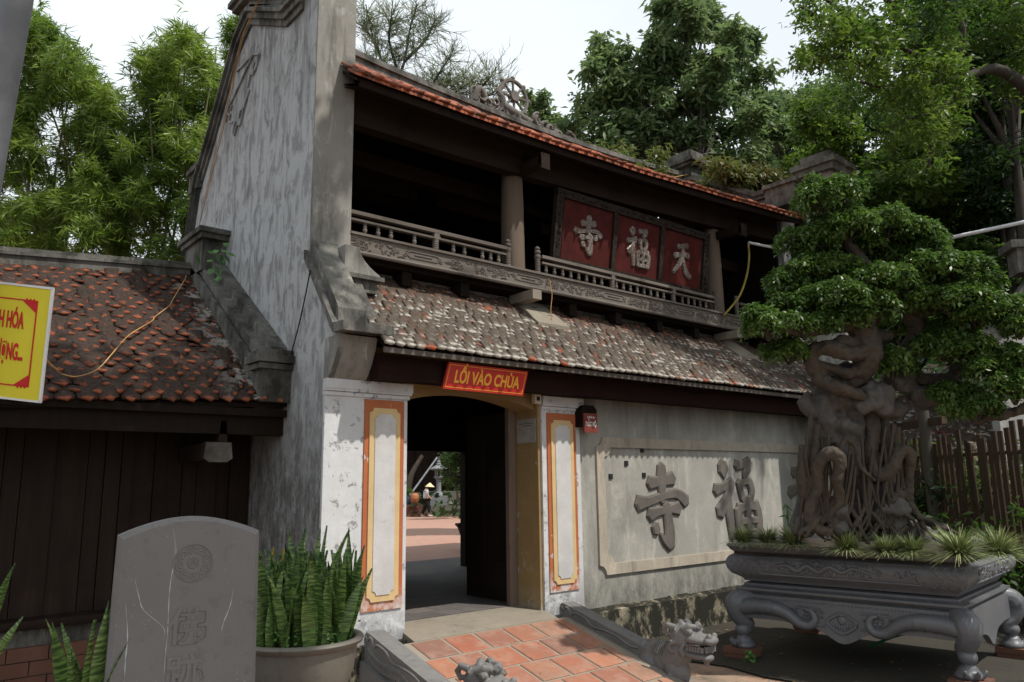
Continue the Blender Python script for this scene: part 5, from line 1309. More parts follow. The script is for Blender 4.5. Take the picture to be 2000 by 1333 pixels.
limb(tr, [(3.643,-3.062,2.494),(3.418,-2.992,2.715),(3.378,-2.999,2.884),(3.408,-3.166,2.921),(3.561,-3.343,2.843),(3.732,-3.438,2.916),(3.769,-3.381,3.101)], [.07,.09,.09,.085,.08,.08,.07])
limb(tr, [(3.451,-3.202,2.920),(3.599,-3.282,3.011),(3.794,-3.399,2.812),(3.730,-3.240,2.654),(3.456,-3.037,2.771)], [.05,.07,.07,.06,.05])
limb(tr, [(3.427,-2.979,2.631),(3.564,-3.190,2.476),(3.789,-3.359,2.389)], [.08,.075,.05])
limb(tr, [(3.761,-3.338,3.224),(3.501,-3.169,3.162),(3.061,-3.042,3.073),(2.837,-2.995,3.111)], [.10,.07,.045,.03])
limb(tr, [(3.986,-3.413,3.299),(4.291,-3.633,3.420),(4.476,-3.775,3.359),(4.581,-4.018,3.448),(4.675,-4.265,3.590)], [.10,.085,.08,.05,.03])
limb(tr, [(4.339,-3.666,3.390),(4.508,-3.682,3.139),(4.478,-3.523,2.860),(4.662,-3.621,2.625),(4.781,-3.851,2.609),(4.803,-4.088,2.411)], [.09,.10,.08,.075,.06,.04])
limb(tr, [(4.239,-3.506,3.077),(4.008,-3.383,3.099),(3.905,-3.381,3.176)], [.07,.08,.08])
limb(tr, [(4.792,-3.789,2.587),(4.873,-4.106,2.791),(4.898,-4.418,2.895)], [.05,.04,.025])
limb(tr, [(4.004,-3.433,3.597),(4.355,-3.643,3.790),(4.659,-3.829,4.047),(4.823,-4.009,4.220)], [.08,.06,.045,.03])
limb(tr, [(3.947,-3.413,3.712),(3.621,-3.167,3.832),(3.379,-3.005,4.009)], [.07,.05,.03])
limb(tr, [(4.613,-4.123,2.116),(4.637,-4.417,2.150),(4.683,-4.743,2.234)], [.045,.05,.05])
limb(tr, [(4.838,-3.871,2.493),(4.613,-4.123,2.116)], [.04,.045])
remeshed(tr, 'trunk', M['root'], BT, .016, 1, .022, 13)
rt = MB()
limb(rt, [(3.422,-2.792,1.875),(3.403,-2.761,1.538),(3.470,-2.736,1.203),(3.565,-2.749,0.923)], [.05,.07,.06,.05])
limb(rt, [(3.507,-2.918,2.098),(3.441,-2.900,1.702),(3.469,-2.843,1.370),(3.484,-2.775,1.037)], [.045,.06,.065,.06])
limb(rt, [(3.464,-2.905,1.370),(3.378,-2.965,1.645),(3.409,-3.090,1.779),(3.502,-3.149,1.695),(3.505,-3.099,1.478),(3.599,-3.058,1.258),(3.580,-2.936,1.093),(3.684,-2.983,0.926)], [.06,.065,.075,.075,.06,.05,.05,.04])
limb(rt, [(3.443,-2.887,1.370),(3.402,-2.800,1.151),(3.463,-2.811,0.985),(3.549,-2.937,0.931)], [.06,.06,.06,.05])
limb(rt, [(3.545,-3.132,1.751),(3.570,-3.193,1.915),(3.661,-3.256,1.859),(3.728,-3.259,1.639),(3.874,-3.342,1.472)], [.03,.035,.03,.025,.02])
limb(rt, [(4.091,-3.267,2.328),(4.050,-3.281,1.980),(3.958,-3.268,1.696),(4.012,-3.340,1.526),(4.057,-3.470,1.635),(4.103,-3.549,1.799),(4.186,-3.605,1.743),(4.256,-3.531,1.467),(4.307,-3.508,1.189),(4.455,-3.591,1.021),(4.579,-3.750,0.965)], [.09,.08,.07,.08,.075,.065,.065,.05,.045,.04,.03])
limb(rt, [(4.259,-3.329,2.274),(4.214,-3.326,1.867),(4.146,-3.346,1.638)], [.06,.06,.05])
limb(rt, [(4.129,-3.371,1.248),(4.203,-3.460,1.357),(4.184,-3.390,1.136)], [.06,.05,.05])
random.seed(31)
for i in range(46):
    x = random.uniform(1560, 1840); y = random.uniform(955, 1020); P = []; dx = random.uniform(-18,18)
    pass
limb(rt, [(3.494,-2.864,1.094),(3.416,-2.846,1.015),(3.295,-2.776,0.872)], [.03,.024,.014], 4, 6)
limb(rt, [(3.660,-3.017,1.146),(3.587,-2.990,1.017),(3.470,-2.912,0.826)], [.03,.024,.014], 4, 6)
limb(rt, [(3.740,-3.097,1.200),(3.776,-3.156,1.042),(3.767,-3.161,0.821)], [.03,.024,.014], 4, 6)
limb(rt, [(3.917,-3.233,1.142),(3.969,-3.315,1.022),(3.976,-3.343,0.839)], [.03,.024,.014], 4, 6)
limb(rt, [(4.015,-3.289,1.030),(3.934,-3.268,0.951),(3.810,-3.195,0.809)], [.03,.024,.014], 4, 6)
limb(rt, [(4.175,-3.450,1.137),(4.245,-3.550,1.033),(4.270,-3.597,0.866)], [.03,.024,.014], 4, 6)
limb(rt, [(4.310,-3.550,1.080),(4.417,-3.692,1.019),(4.479,-3.780,0.890)], [.03,.024,.014], 4, 6)
limb(rt, [(3.893,-3.266,1.362),(3.806,-3.208,1.150),(3.676,-3.098,0.876)], [.03,.024,.014], 4, 6)
limb(rt, [(3.843,-3.144,1.033),(3.811,-3.163,0.948),(3.854,-3.228,0.792)], [.03,.024,.014], 4, 6)
limb(rt, [(4.107,-3.353,0.973),(4.090,-3.394,0.927),(4.148,-3.482,0.814)], [.03,.024,.014], 4, 6)
limb(rt, [(4.359,-3.577,1.024),(4.343,-3.614,0.955),(4.402,-3.698,0.820)], [.03,.024,.014], 4, 6)
limb(rt, [(3.592,-2.920,0.982),(3.567,-2.950,0.919),(3.622,-3.032,0.790)], [.03,.024,.014], 4, 6)
limb(rt, [(3.463,-2.811,0.985),(3.321,-2.751,0.956),(3.255,-2.737,0.857)], [.03,.024,.014], 4, 6)
limb(rt, [(4.236,-3.461,0.971),(4.135,-3.427,0.909),(4.110,-3.442,0.782)], [.03,.024,.014], 4, 6)
limb(rt, [(3.715,-3.036,1.035),(3.663,-3.037,0.945),(3.685,-3.085,0.789)], [.03,.024,.014], 4, 6)
limb(rt, [(4.450,-3.641,0.967),(4.553,-3.788,0.941),(4.610,-3.881,0.849)], [.03,.024,.014], 4, 6)
remeshed(rt, 'aerial_root', M['root'], BT, .013, 1, .013, 15, label='thick looping aerial roots')
STRANDS = [[(3.710,-3.217,1.634),(3.693,-3.138,1.202),(3.648,-3.037,1.049),(3.601,-2.947,0.956),(3.668,-3.019,0.906)],
[(3.410,-2.821,1.705),(3.422,-2.813,1.354),(3.429,-2.775,1.171),(3.477,-2.796,1.038)],
[(3.638,-2.977,1.168),(3.605,-2.971,1.038),(3.596,-2.935,0.923),(3.623,-2.946,0.873),(3.636,-2.967,0.857)],
[(3.505,-3.065,2.054),(3.494,-3.006,1.683),(3.524,-2.917,1.209),(3.608,-2.976,1.049),(3.569,-2.895,0.961),(3.520,-2.815,0.911)],
[(3.854,-3.282,1.567),(3.920,-3.297,1.285),(4.023,-3.316,1.118),(3.944,-3.245,0.988)],
[(4.161,-3.518,1.908),(4.196,-3.489,1.446),(4.323,-3.506,1.183),(4.277,-3.444,1.035),(4.376,-3.482,0.955)],
[(4.049,-3.308,1.210),(4.012,-3.302,1.041),(4.109,-3.330,0.929),(4.186,-3.359,0.888),(4.212,-3.371,0.849),(4.155,-3.334,0.839)],
[(4.094,-3.418,1.620),(4.026,-3.378,1.360),(4.132,-3.395,1.171),(4.083,-3.329,1.017),(4.050,-3.289,0.908)],
[(3.466,-2.981,1.951),(3.486,-2.971,1.568),(3.464,-2.864,1.309),(3.532,-2.898,1.104),(3.541,-2.865,0.988),(3.566,-2.879,0.906)],
[(3.689,-3.061,1.228),(3.700,-3.100,1.021),(3.752,-3.132,0.917),(3.797,-3.146,0.872),(3.795,-3.139,0.850),(3.840,-3.162,0.843)],
[(3.425,-2.850,1.721),(3.471,-2.883,1.364),(3.536,-2.901,1.099),(3.524,-2.840,0.944),(3.556,-2.864,0.878)],
[(3.752,-3.299,1.937),(3.805,-3.238,1.282),(3.856,-3.224,1.100),(3.917,-3.225,0.945),(3.849,-3.178,0.876),(3.838,-3.164,0.860)],
[(3.759,-3.185,1.387),(3.781,-3.187,1.096),(3.786,-3.161,0.971),(3.818,-3.163,0.926),(3.791,-3.144,0.883)],
[(3.520,-3.014,1.845),(3.515,-2.968,1.451),(3.559,-2.938,1.121),(3.519,-2.847,0.994),(3.487,-2.773,0.905),(3.433,-2.691,0.867)],
[(3.781,-3.260,1.678),(3.865,-3.287,1.385),(3.839,-3.238,1.215),(3.879,-3.221,1.006),(3.979,-3.263,0.938),(3.980,-3.252,0.894)],
[(3.677,-3.078,1.339),(3.622,-3.005,1.065),(3.651,-3.004,0.961),(3.664,-3.015,0.906),(3.627,-2.960,0.862)],
[(3.383,-2.936,2.221),(3.349,-2.847,1.753),(3.455,-2.858,1.315),(3.517,-2.860,1.055),(3.496,-2.789,0.944)],
[(3.551,-2.971,1.562),(3.495,-2.862,1.138),(3.505,-2.827,1.016),(3.567,-2.888,0.939),(3.521,-2.814,0.905)],
[(3.999,-3.454,2.047),(3.931,-3.319,1.340),(4.050,-3.327,1.068),(3.957,-3.255,0.982),(3.974,-3.251,0.905),(3.969,-3.239,0.878)],
[(4.092,-3.373,1.387),(3.982,-3.286,1.080),(4.089,-3.320,0.957),(4.030,-3.287,0.915)],
[(3.882,-3.272,1.484),(3.864,-3.251,1.182),(3.833,-3.209,1.062),(3.793,-3.161,0.949),(3.848,-3.179,0.887),(3.744,-3.115,0.874)],
[(3.875,-3.291,1.583),(3.804,-3.202,1.134),(3.728,-3.137,1.021),(3.752,-3.132,0.917),(3.791,-3.144,0.883),(3.821,-3.149,0.855)],
[(4.197,-3.459,1.541),(4.197,-3.448,1.274),(4.125,-3.356,1.033),(4.201,-3.385,0.943),(4.256,-3.406,0.892)],
[(4.084,-3.509,2.086),(4.019,-3.397,1.465),(3.993,-3.330,1.223),(3.991,-3.275,1.003)],
[(3.435,-2.884,1.826),(3.383,-2.789,1.449),(3.385,-2.738,1.233),(3.392,-2.679,1.016),(3.386,-2.637,0.916)],
[(3.633,-3.062,1.483),(3.582,-2.993,1.214),(3.605,-2.971,1.038),(3.654,-2.999,0.928),(3.622,-2.948,0.884)],
[(3.679,-3.221,1.761),(3.649,-3.151,1.410),(3.638,-3.032,1.065),(3.595,-2.937,0.934),(3.632,-2.972,0.895),(3.652,-2.983,0.867)],
[(3.714,-3.144,1.376),(3.676,-3.076,1.060),(3.647,-3.010,0.945),(3.601,-2.929,0.879),(3.653,-2.993,0.852)],
[(3.633,-3.140,1.752),(3.632,-3.060,1.203),(3.642,-3.035,1.065),(3.722,-3.098,0.934),(3.741,-3.119,0.901)],
[(4.136,-3.533,2.058),(4.157,-3.437,1.314),(4.144,-3.397,1.137),(4.090,-3.319,0.951),(4.071,-3.307,0.913),(4.077,-3.299,0.858)],
[(3.587,-2.922,1.229),(3.522,-2.872,1.088),(3.490,-2.798,0.999),(3.430,-2.705,0.939)],
[(4.033,-3.416,1.770),(4.015,-3.337,1.234),(4.102,-3.359,1.072),(4.098,-3.337,0.995),(4.098,-3.317,0.912)],
[(3.973,-3.317,1.460),(3.871,-3.241,1.116),(3.857,-3.194,0.969),(3.791,-3.154,0.927)],
[(4.198,-3.554,1.986),(4.192,-3.465,1.363),(4.141,-3.372,1.044),(4.141,-3.345,0.933)],
[(4.018,-3.380,1.620),(4.056,-3.376,1.304),(4.180,-3.386,1.020),(4.133,-3.345,0.961),(4.036,-3.288,0.898),(4.068,-3.292,0.858)],
[(4.145,-3.483,1.825),(4.064,-3.374,1.271),(4.148,-3.373,1.027),(4.101,-3.322,0.923),(4.209,-3.374,0.871)],
[(3.641,-3.225,1.965),(3.633,-3.096,1.296),(3.608,-2.995,1.131),(3.646,-3.010,0.999),(3.633,-2.981,0.928)],
[(4.097,-3.520,2.086),(4.117,-3.473,1.602),(4.173,-3.453,1.324),(4.222,-3.443,1.163),(4.341,-3.471,0.978),(4.304,-3.436,0.907)],
[(3.870,-3.345,1.826),(3.837,-3.269,1.352),(3.890,-3.233,1.072),(3.858,-3.193,0.963)],
[(3.983,-3.418,1.897),(4.105,-3.403,1.298),(4.224,-3.421,1.069),(4.233,-3.399,0.947),(4.151,-3.339,0.872),(4.110,-3.311,0.846)],
[(3.537,-3.030,1.799),(3.463,-2.924,1.508),(3.532,-2.946,1.248),(3.600,-2.987,1.120),(3.625,-2.982,0.961)],
[(3.616,-2.978,1.306),(3.549,-2.912,1.104),(3.503,-2.810,0.950),(3.539,-2.838,0.884),(3.572,-2.871,0.851),(3.604,-2.924,0.846)],
[(3.653,-3.053,1.378),(3.570,-2.970,1.214),(3.537,-2.870,1.021),(3.506,-2.816,0.966),(3.521,-2.825,0.895)],
[(3.501,-3.010,1.951),(3.536,-3.019,1.478),(3.539,-2.927,1.198),(3.513,-2.846,1.011)]]
sr_ = MB()
for P in STRANDS: limb(sr_, P, [random.uniform(.010,.026), .016, .009], 3, 6)
sr_.build('root_strand', M['root'], BT, smooth=60, kind='stuff')
def leaf_field(name, C_, L_, W_, mat, parent=None, hang=.35, bright=None, fold=True, seed=0, kind='stuff', spreadup=.0, **kw):
    """many small pointed leaves at the points C_ (N,3)"""
    r = np.random.default_rng(seed); N = len(C_)
    az = r.random(N)*2*np.pi; el = r.normal(-hang, .45, N)
    d = np.stack([np.cos(az)*np.cos(el), np.sin(az)*np.cos(el), np.sin(el)], 1)
    s = np.cross(d, r.normal(0, 1, (N, 3))*np.array([.5,.5,1.0])+np.array([0,0,.7])); s /= np.linalg.norm(s, axis=1)[:, None]+1e-9
    l = (L_*r.uniform(.65, 1.25, N))[:, None]; w = (W_*r.uniform(.7, 1.2, N))[:, None]
    up = np.cross(s, d)
    b = C_; m = b+d*l*.42
    V = np.stack([b, m+s*w*.5+up*w*.12, b+d*l-np.array([0,0,1])*l*.12, m-s*w*.5+up*w*.12], 1).reshape(-1, 3)
    F = np.arange(N*4).reshape(N, 4)
    me = np_mesh(name, V, F, mat, {'rnd': ('FACE', r.random(N) if bright is None else bright)})
    o = bpy.data.objects.new(name, me); COL.objects.link(o)
    if parent is not None: place_under(o, parent)
    return tag(o, kind=kind, **kw)
def pad_points(c, rx, rz, n, seed, flat=.35):
    r = np.random.default_rng(seed); a = r.random(n)*2*np.pi; u = r.random(n)**.55; h = r.random(n)
    lob = 1+.22*np.sin(a*3+seed)+.12*np.sin(a*7+seed*2)
    x = np.cos(a)*u*rx*lob; y = np.sin(a)*u*rx*lob*.85; top = rz*np.sqrt(np.clip(1-u*u, 0, 1))
    z = -flat*rz+ (top+flat*rz)*np.where(r.random(n) < .7, 1-.25*h, h)
    z += rz*.22*np.sin(x*16+seed)*np.cos(y*14)
    return np.stack([x, y, z], 1)+np.array(c)
PADS = [
((3.561,-3.241,4.626),0.40,0.28),
((3.503,-3.011,4.153),0.38,0.22),
((3.756,-3.322,4.277),0.47,0.23),
((4.159,-3.612,4.344),0.41,0.21),
((4.542,-3.787,4.283),0.33,0.19),
((3.305,-2.859,3.666),0.34,0.21),
((3.532,-3.092,3.834),0.41,0.20),
((3.214,-2.982,3.391),0.34,0.18),
((3.423,-3.235,3.431),0.48,0.23),
((3.900,-3.486,3.629),0.46,0.22),
((2.799,-2.835,3.132),0.29,0.20),
((2.658,-2.807,3.233),0.19,0.14),
((3.098,-3.086,3.127),0.33,0.16),
((3.483,-3.303,3.224),0.28,0.18),
((3.733,-3.533,3.303),0.34,0.23),
((3.182,-2.833,2.887),0.29,0.16),
((4.063,-3.751,3.600),0.34,0.23),
((4.367,-3.920,3.791),0.35,0.22),
((4.419,-4.216,3.734),0.34,0.21),
((4.522,-4.390,3.540),0.23,0.23),
((4.369,-4.094,3.403),0.45,0.19),
((4.710,-3.760,4.135),0.36,0.18),
((4.662,-4.004,3.106),0.29,0.17),
((4.603,-4.250,3.233),0.34,0.15),
((4.632,-4.544,3.242),0.30,0.20),
((4.663,-4.658,3.058),0.22,0.15),
((4.486,-3.943,2.921),0.34,0.18),
((4.547,-4.175,2.837),0.34,0.20),
((4.172,-3.503,2.746),0.32,0.21),
((4.760,-3.588,3.245),0.30,0.15),
((4.520,-3.981,2.404),0.28,0.14),
((4.612,-4.384,2.647),0.33,0.15),
((4.577,-4.561,2.405),0.27,0.23),
((4.491,-4.177,2.217),0.33,0.17),
((4.635,-4.558,2.738),0.22,0.15),
((4.352,-3.319,4.112),0.43,0.19),
((4.084,-3.065,3.997),0.37,0.19),
((4.733,-3.514,4.136),0.37,0.18),
]
for i, (c, rx, rz_) in enumerate(PADS):
    C_ = pad_points(c, rx, rz_, int(6800*rx*(rz_+.12)*4.2), 100+i)
    leaf_field('foliage_pad', C_, .060, .031, M['lf_bonsai'], BT, .45, seed=200+i, kind=None)
    # dark inner twigs
    tw = MB(); rr = random.Random(i); c0 = Vector(c)-Vector((0,0,rz_*.5))
    for k in range(6):
        a = rr.random()*6.28; e_ = c0+Vector((math.cos(a)*rx*.7, math.sin(a)*rx*.6, rz_*rr.uniform(.1,.8))); tw.tube([c0-Vector((0,0,.05)), c0.lerp(e_, .5)+Vector((0,0,.03)), e_], [.018,.012,.005], 5)
    tw.build('twig', M['bark'], BT)
# ---------------- grass clumps, sprouts
def blades(name, c, n, R, H_, seed, label):
    r = np.random.default_rng(seed); a = r.random(n)*2*np.pi; e = r.uniform(.25, 1.25, n); L_ = H_*r.uniform(.7, 1.25, n); V = []; K = 4
    b0 = np.stack([np.cos(a)*R*.15*r.random(n), np.sin(a)*R*.15*r.random(n), np.zeros(n)], 1)+np.array(c)
    out = np.stack([np.cos(a), np.sin(a), np.zeros(n)], 1); side = np.stack([-np.sin(a), np.cos(a), np.zeros(n)], 1)
    rows = []
    for k in range(K+1):
        t = k/K; hor = L_*np.cos(e)*t*(1+.3*t); ver = L_*(np.sin(e)*t-.45*t*t*np.cos(e)); w = .0085*(1-t*.92)
        p = b0+out*hor[:, None]+np.array([0,0,1])*ver[:, None]
        rows.append((p-side*w, p+side*w))
    V = np.stack([q for rw in rows for q in rw], 1).reshape(-1, 3); F = []
    base_ = np.arange(n)*(2*(K+1))
    F = np.concatenate([np.stack([base_+2*k, base_+2*k+1, base_+2*k+3, base_+2*k+2], 1) for k in range(K)])
    rv = np.tile(np.clip(r.beta(1.2, 1.3, n), 0, 1), K)
    me = np_mesh(name, V, F, M['mondo'], {'rnd': ('FACE', rv)}); o = bpy.data.objects.new(name, me); COL.objects.link(o)
    tag(o, label, 'grass clump', 'striped grass clumps in the planter'); return o
GL = [
 ((3.425,-1.939,0.811), .20, 'striped grass clump at the far left corner of the planter'),
 ((3.642,-2.120,0.802), .19, 'darker grass clump second from the left in the planter'),
 ((3.592,-2.476,0.798), .24, 'striped grass clump at the foot of the left roots'),
 ((3.667,-3.064,0.768), .22, 'yellowish grass clump standing alone before the middle rocks'),
 ((3.742,-3.457,0.753), .20, 'grass clump left of the pair right of the middle'),
 ((3.842,-3.675,0.758), .19, 'grass clump right of the pair right of the middle'),
 ((3.764,-4.143,0.760), .29, 'largest pale striped grass clump near the right front corner'),
 ((4.236,-4.339,0.750), .27, 'dark green grass clump behind the right front corner of the planter'),
]
for i, (c, H_, lb) in enumerate(GL): blades('grass_clump', (c[0], c[1], max(.68, c[2]-.03)), 620, .22, H_*1.2, 50+i, lb)
spr = MB(); random.seed(8)
c0 = Vector((3.669,-2.381,0.961)); spr.tube([c0, c0+Vector((0,0,.25))], .008, 5)
for k in range(7): leaf_blob(spr, c0+Vector((0,0,.08+.03*k)), 2, .13, .01, .22)
tag(spr.build('sprout', crm, None), 'small leafy sprout at the left end of the planter', 'plant')
wd2 = MB(); c0 = Vector((3.597,-1.754,-0.554)); leaf_blob(wd2, c0, 30, .07, .05, .7)
tag(wd2.build('weed', crm, None), 'small round leaved weed by the mossy brick footing', 'plant')
cable('hose', [(4.642,-2.736,-0.420),(4.584,-3.131,-0.236),(4.391,-3.519,-0.160),(4.416,-3.550,-0.117),(4.385,-3.395,-0.102)], .016, M['green_hose'], 'green garden hose lying under the stone planter', 'hose')
# ================================================================ bamboo fence
FA = Vector((9.991,-0.292,0.514)); FB = Vector((7.863,-3.795,0.415)); FA.z = FB.z = -.6; fd = (FB-FA); FL = fd.length; fd.normalize(); fn_ = Vector((-fd.y, fd.x, 0))
fence = thing('bamboo_fence', 'tall brown bamboo slat fence behind the stone planter', 'fence', tuple((FA+FB)/2))
random.seed(17); n_ = 34
for i in range(n_):
    t = (i+.5)/n_*FL; p = FA+fd*t; top = 2.05+.25*t/FL+random.uniform(-.28,.05); ln = random.gauss(0,.012)
    MB().bar(p+Vector((0,0,0)), p+fd*(ln*2.6)+Vector((0,0,top+.6)), .085, .025, up=tuple(fn_)).build('slat', M['bamboo_slat'], fence)
for z in (.35, 1.85):
    MB().tube([FA+Vector((0,0,z+.6))+fn_*.03, FB+Vector((0,0,z+.6))+fn_*.03], .03, 8).build('rail', M['bamboo_slat'], fence, smooth=40)
MB().bar(FA+Vector((0,0,2.95)), FA+fd*2.3+Vector((0,0,3.02)), .10, .12).build('top_rail', M['bamboo_slat'], fence)
for t in (.46,): p = FA+fd*FL*t-fn_*.06; MB().tube([p, p+Vector((0,0,3.2))], .09, 10).build('post', M['post_old'], fence, smooth=40)
# ================================================================ vegetation helpers
def clump_points(cl, n, seed):
    """cl: list of (centre, radius); points spread mostly near the shells of the clumps"""
    r = np.random.default_rng(seed); out = []
    tot = sum(c[1]**2 for c in cl)
    for c, R in cl:
        k = max(8, int(n*R*R/tot)); v = r.normal(0, 1, (k, 3)); v /= np.linalg.norm(v, axis=1)[:, None]
        rad = R*(.45+.6*r.random(k)**.6); v[:, 2] *= .8
        # break each clump into twiglets
        m = max(3, k//26); tw = r.integers(0, m, k); tv = v[:m][tw]; tr_ = rad[:m][tw]
        out.append(np.array(c)+tv*tr_[:, None]+r.normal(0, R*.13+.06, (k, 3)))
    return np.concatenate(out)
def make_tree(name, label, cat, base, top, cl, n, leaf, mat, trunk_r=.2, group=None, hang=.2, seed=1, limbs=10, bend=.4):
    t = thing(name, label, cat, tuple(base), 0, group); base = Vector(base); top = Vector(top); rr = random.Random(seed)
    tk = MB(); mid_ = base.lerp(top, .5)+Vector((rr.uniform(-bend,bend), rr.uniform(-bend,bend), 0)); P = catmull([base, mid_, top], 6)
    tk.tube(P, np.linspace(trunk_r, trunk_r*.25, len(P)), 8)
    sel = sorted(cl, key=lambda c: -c[1])[:limbs]
    for c, R in sel:
        c = Vector(c); dz = (c.z-base.z)/max(.1, top.z-base.z); q = P[max(1, min(len(P)-2, int(len(P)*max(.15, min(.9, dz-.22)))))]
        tk.tube(catmull([q, q.lerp(c, .5)+Vector((0,0,-.1*(c-q).length*.3)), c], 3), np.linspace(trunk_r*.35, .02, 7), 5)
        for k in range(3):
            e_ = c+Vector((rr.uniform(-1,1), rr.uniform(-1,1), rr.uniform(-.3,1)))*R*.8; tk.tube([c, e_], [.03, .008], 4)
    tk.build('trunk', M['bark'], t, smooth=60)
    leaf_field('crown', clump_points(cl, n, seed), leaf[0], leaf[1], mat, t, hang, seed=seed, kind=None); return t
# ================================================================ trees and bamboo
def bamboo(label, culms, sprays, n, seed):
    t = thing('bamboo_clump', label, 'bamboo', (culms[0][0][0], culms[0][0][1], -.6), 0, 'bamboo behind the side hall')
    ck_ = MB()
    for c in culms:
        c = [Vector(c[0][:2]+(-.6,))]+[Vector(p) for p in c]
        for off in (0, .25):
            cc_ = [p+Vector((off*(i+1)*.6, off*.8, 0)) for i, p in enumerate(c)]; P = catmull(cc_, 5); ck_.tube(P, np.linspace(.04,.012,len(P)), 6)
    r = np.random.default_rng(seed); out = []; dirs = []
    tot = sum(R*R for _, R in sprays)
    for c, R in sprays:
        k = max(10, int(n*R*R/tot)); m = max(3, k//9)
        hub = np.array(c)+r.normal(0, R*.55, (m, 3)); idx = r.integers(0, m, k); out.append(hub[idx]+r.normal(0, .035, (k, 3)))
        hd = r.normal(0, 1, (m, 3)); hd[:, 2] = hd[:, 2]*.4+.15; hd /= np.linalg.norm(hd, axis=1)[:, None]; dirs.append(hd[idx])
        ck_.tube([Vector(c)-Vector((0,0,R)), Vector(c), Vector(c)+Vector((r.normal()*.1, r.normal()*.1, R))], [.012,.008,.004], 4, cap=False)
    ck_.build('culm', M['culm'], t, smooth=60)
    C_ = np.concatenate(out); H_ = np.concatenate(dirs); N = len(C_)
    d = H_+r.normal(0, .55, (N, 3)); d[:, 2] -= .25; d /= np.linalg.norm(d, axis=1)[:, None]
    s = np.cross(d, r.normal(0, 1, (N, 3))); s /= np.linalg.norm(s, axis=1)[:, None]
    l = r.uniform(.13, .27, N)[:, None]; w = r.uniform(.018, .028, N)[:, None]; m_ = C_+d*l*.35
    V = np.stack([C_, m_+s*w*.5, C_+d*l-np.array([0,0,1])*l*.10, m_-s*w*.5], 1).reshape(-1, 3)
    me = np_mesh('foliage', V, np.arange(N*4).reshape(N, 4), M['lf_bamboo'], {'rnd': ('FACE', r.random(N))})
    o = bpy.data.objects.new('foliage', me); COL.objects.link(o); place_under(o, t); return t
make_tree('broadleaf_tree','tall dark broadleaf tree with layered crown behind the ridge','tree',(14.155,6.425,11.053)[:2]+(-.6,),(13.627,5.697,15.909),[((13.464,6.407,16.298),0.36),((12.584,5.691,15.725),0.48),((13.694,5.851,16.141),0.47),((12.710,5.120,15.444),0.50),((12.655,4.862,15.052),0.44),((14.835,5.928,16.792),0.34),((14.110,5.307,15.838),0.34),((12.283,5.609,14.364),0.39),((13.444,6.452,15.633),0.36),((12.780,5.191,14.905),0.48),((14.068,5.824,15.499),0.43),((14.652,5.753,15.950),0.55),((14.229,4.767,14.903),0.39),((13.865,4.243,14.485),0.35),((12.542,8.147,15.075),0.45),((11.784,7.389,14.252),0.43),((11.850,7.042,14.356),0.48),((12.208,6.037,13.956),0.45),((12.832,6.074,14.376),0.45),((12.840,5.615,14.046),0.37),((13.925,5.727,14.192),0.53),((13.894,5.390,14.044),0.35),((13.416,4.349,13.413),0.35),((14.335,4.463,14.136),0.31),((16.287,5.613,15.221),0.58),((11.304,7.390,13.721),0.48),((11.630,6.838,13.209),0.42),((11.970,6.670,13.270),0.51),((12.547,6.243,13.570),0.50),((13.306,6.553,13.491),0.47),((13.272,5.641,13.527),0.36),((13.285,5.089,13.010),0.49),((14.359,5.332,13.758),0.53),((16.058,5.765,14.291),0.56),((12.435,8.986,13.628),0.52),((11.728,7.486,12.944),0.47),((12.884,7.799,13.664),0.53),((13.895,7.803,13.422),0.46),((12.339,5.885,12.472),0.38),((14.046,6.830,13.065),0.45),((14.143,6.031,13.277),0.48),((14.162,5.545,13.014),0.39),((13.848,4.588,12.564),0.37),((16.971,5.302,13.566),0.42),((11.129,8.419,12.279),0.36),((11.348,7.485,12.072),0.38),((12.131,7.269,12.430),0.37),((11.964,6.856,11.969),0.50),((12.348,6.325,11.720),0.40),((13.027,6.139,11.771),0.41),((13.454,5.654,11.733),0.42),((15.016,6.115,12.631),0.48),((15.537,5.696,12.542),0.41),((15.384,5.062,12.392),0.40),((14.892,4.355,12.084),0.42),((11.942,9.293,12.431),0.40),((11.729,7.833,11.499),0.51),((11.586,6.937,11.302),0.44),((13.555,7.892,12.034),0.43),((13.043,6.807,11.705),0.40),((14.416,7.264,12.177),0.37),((15.216,7.184,12.466),0.46),((15.455,6.699,11.984),0.53),((14.571,5.218,11.287),0.34),((14.939,4.551,11.105),0.49),((10.603,7.415,10.558),0.33),((11.831,7.542,10.699),0.35),((13.751,8.214,11.669),0.48),((13.509,7.114,11.011),0.42),((14.922,7.031,11.370),0.45),((15.060,6.149,11.234),0.41),((15.807,5.897,11.313),0.39),((16.902,5.466,11.475),0.49),((11.726,7.541,14.925),0.32),((11.664,7.726,14.379),0.35),((15.462,4.438,14.704),0.25),((15.660,4.441,13.997),0.38),((15.280,4.459,15.255),0.25)],30000,(.27,.11),M['lf_mid'],.28,hang=.35,seed=41,limbs=26)
make_tree('young_tree','slim young tree just right of the ridge wheel','tree',(11.958,10.735,11.914)[:2]+(-.6,),(11.718,10.405,14.120),[((11.680,10.499,13.867),0.31),((11.924,10.396,13.439),0.41),((11.696,10.668,13.104),0.41),((12.120,10.373,12.843),0.41),((11.775,10.337,14.204),0.21),((11.435,10.602,14.294),0.17)],2600,(.26,.11),M['lf_mid'],.1,hang=.2,seed=42)
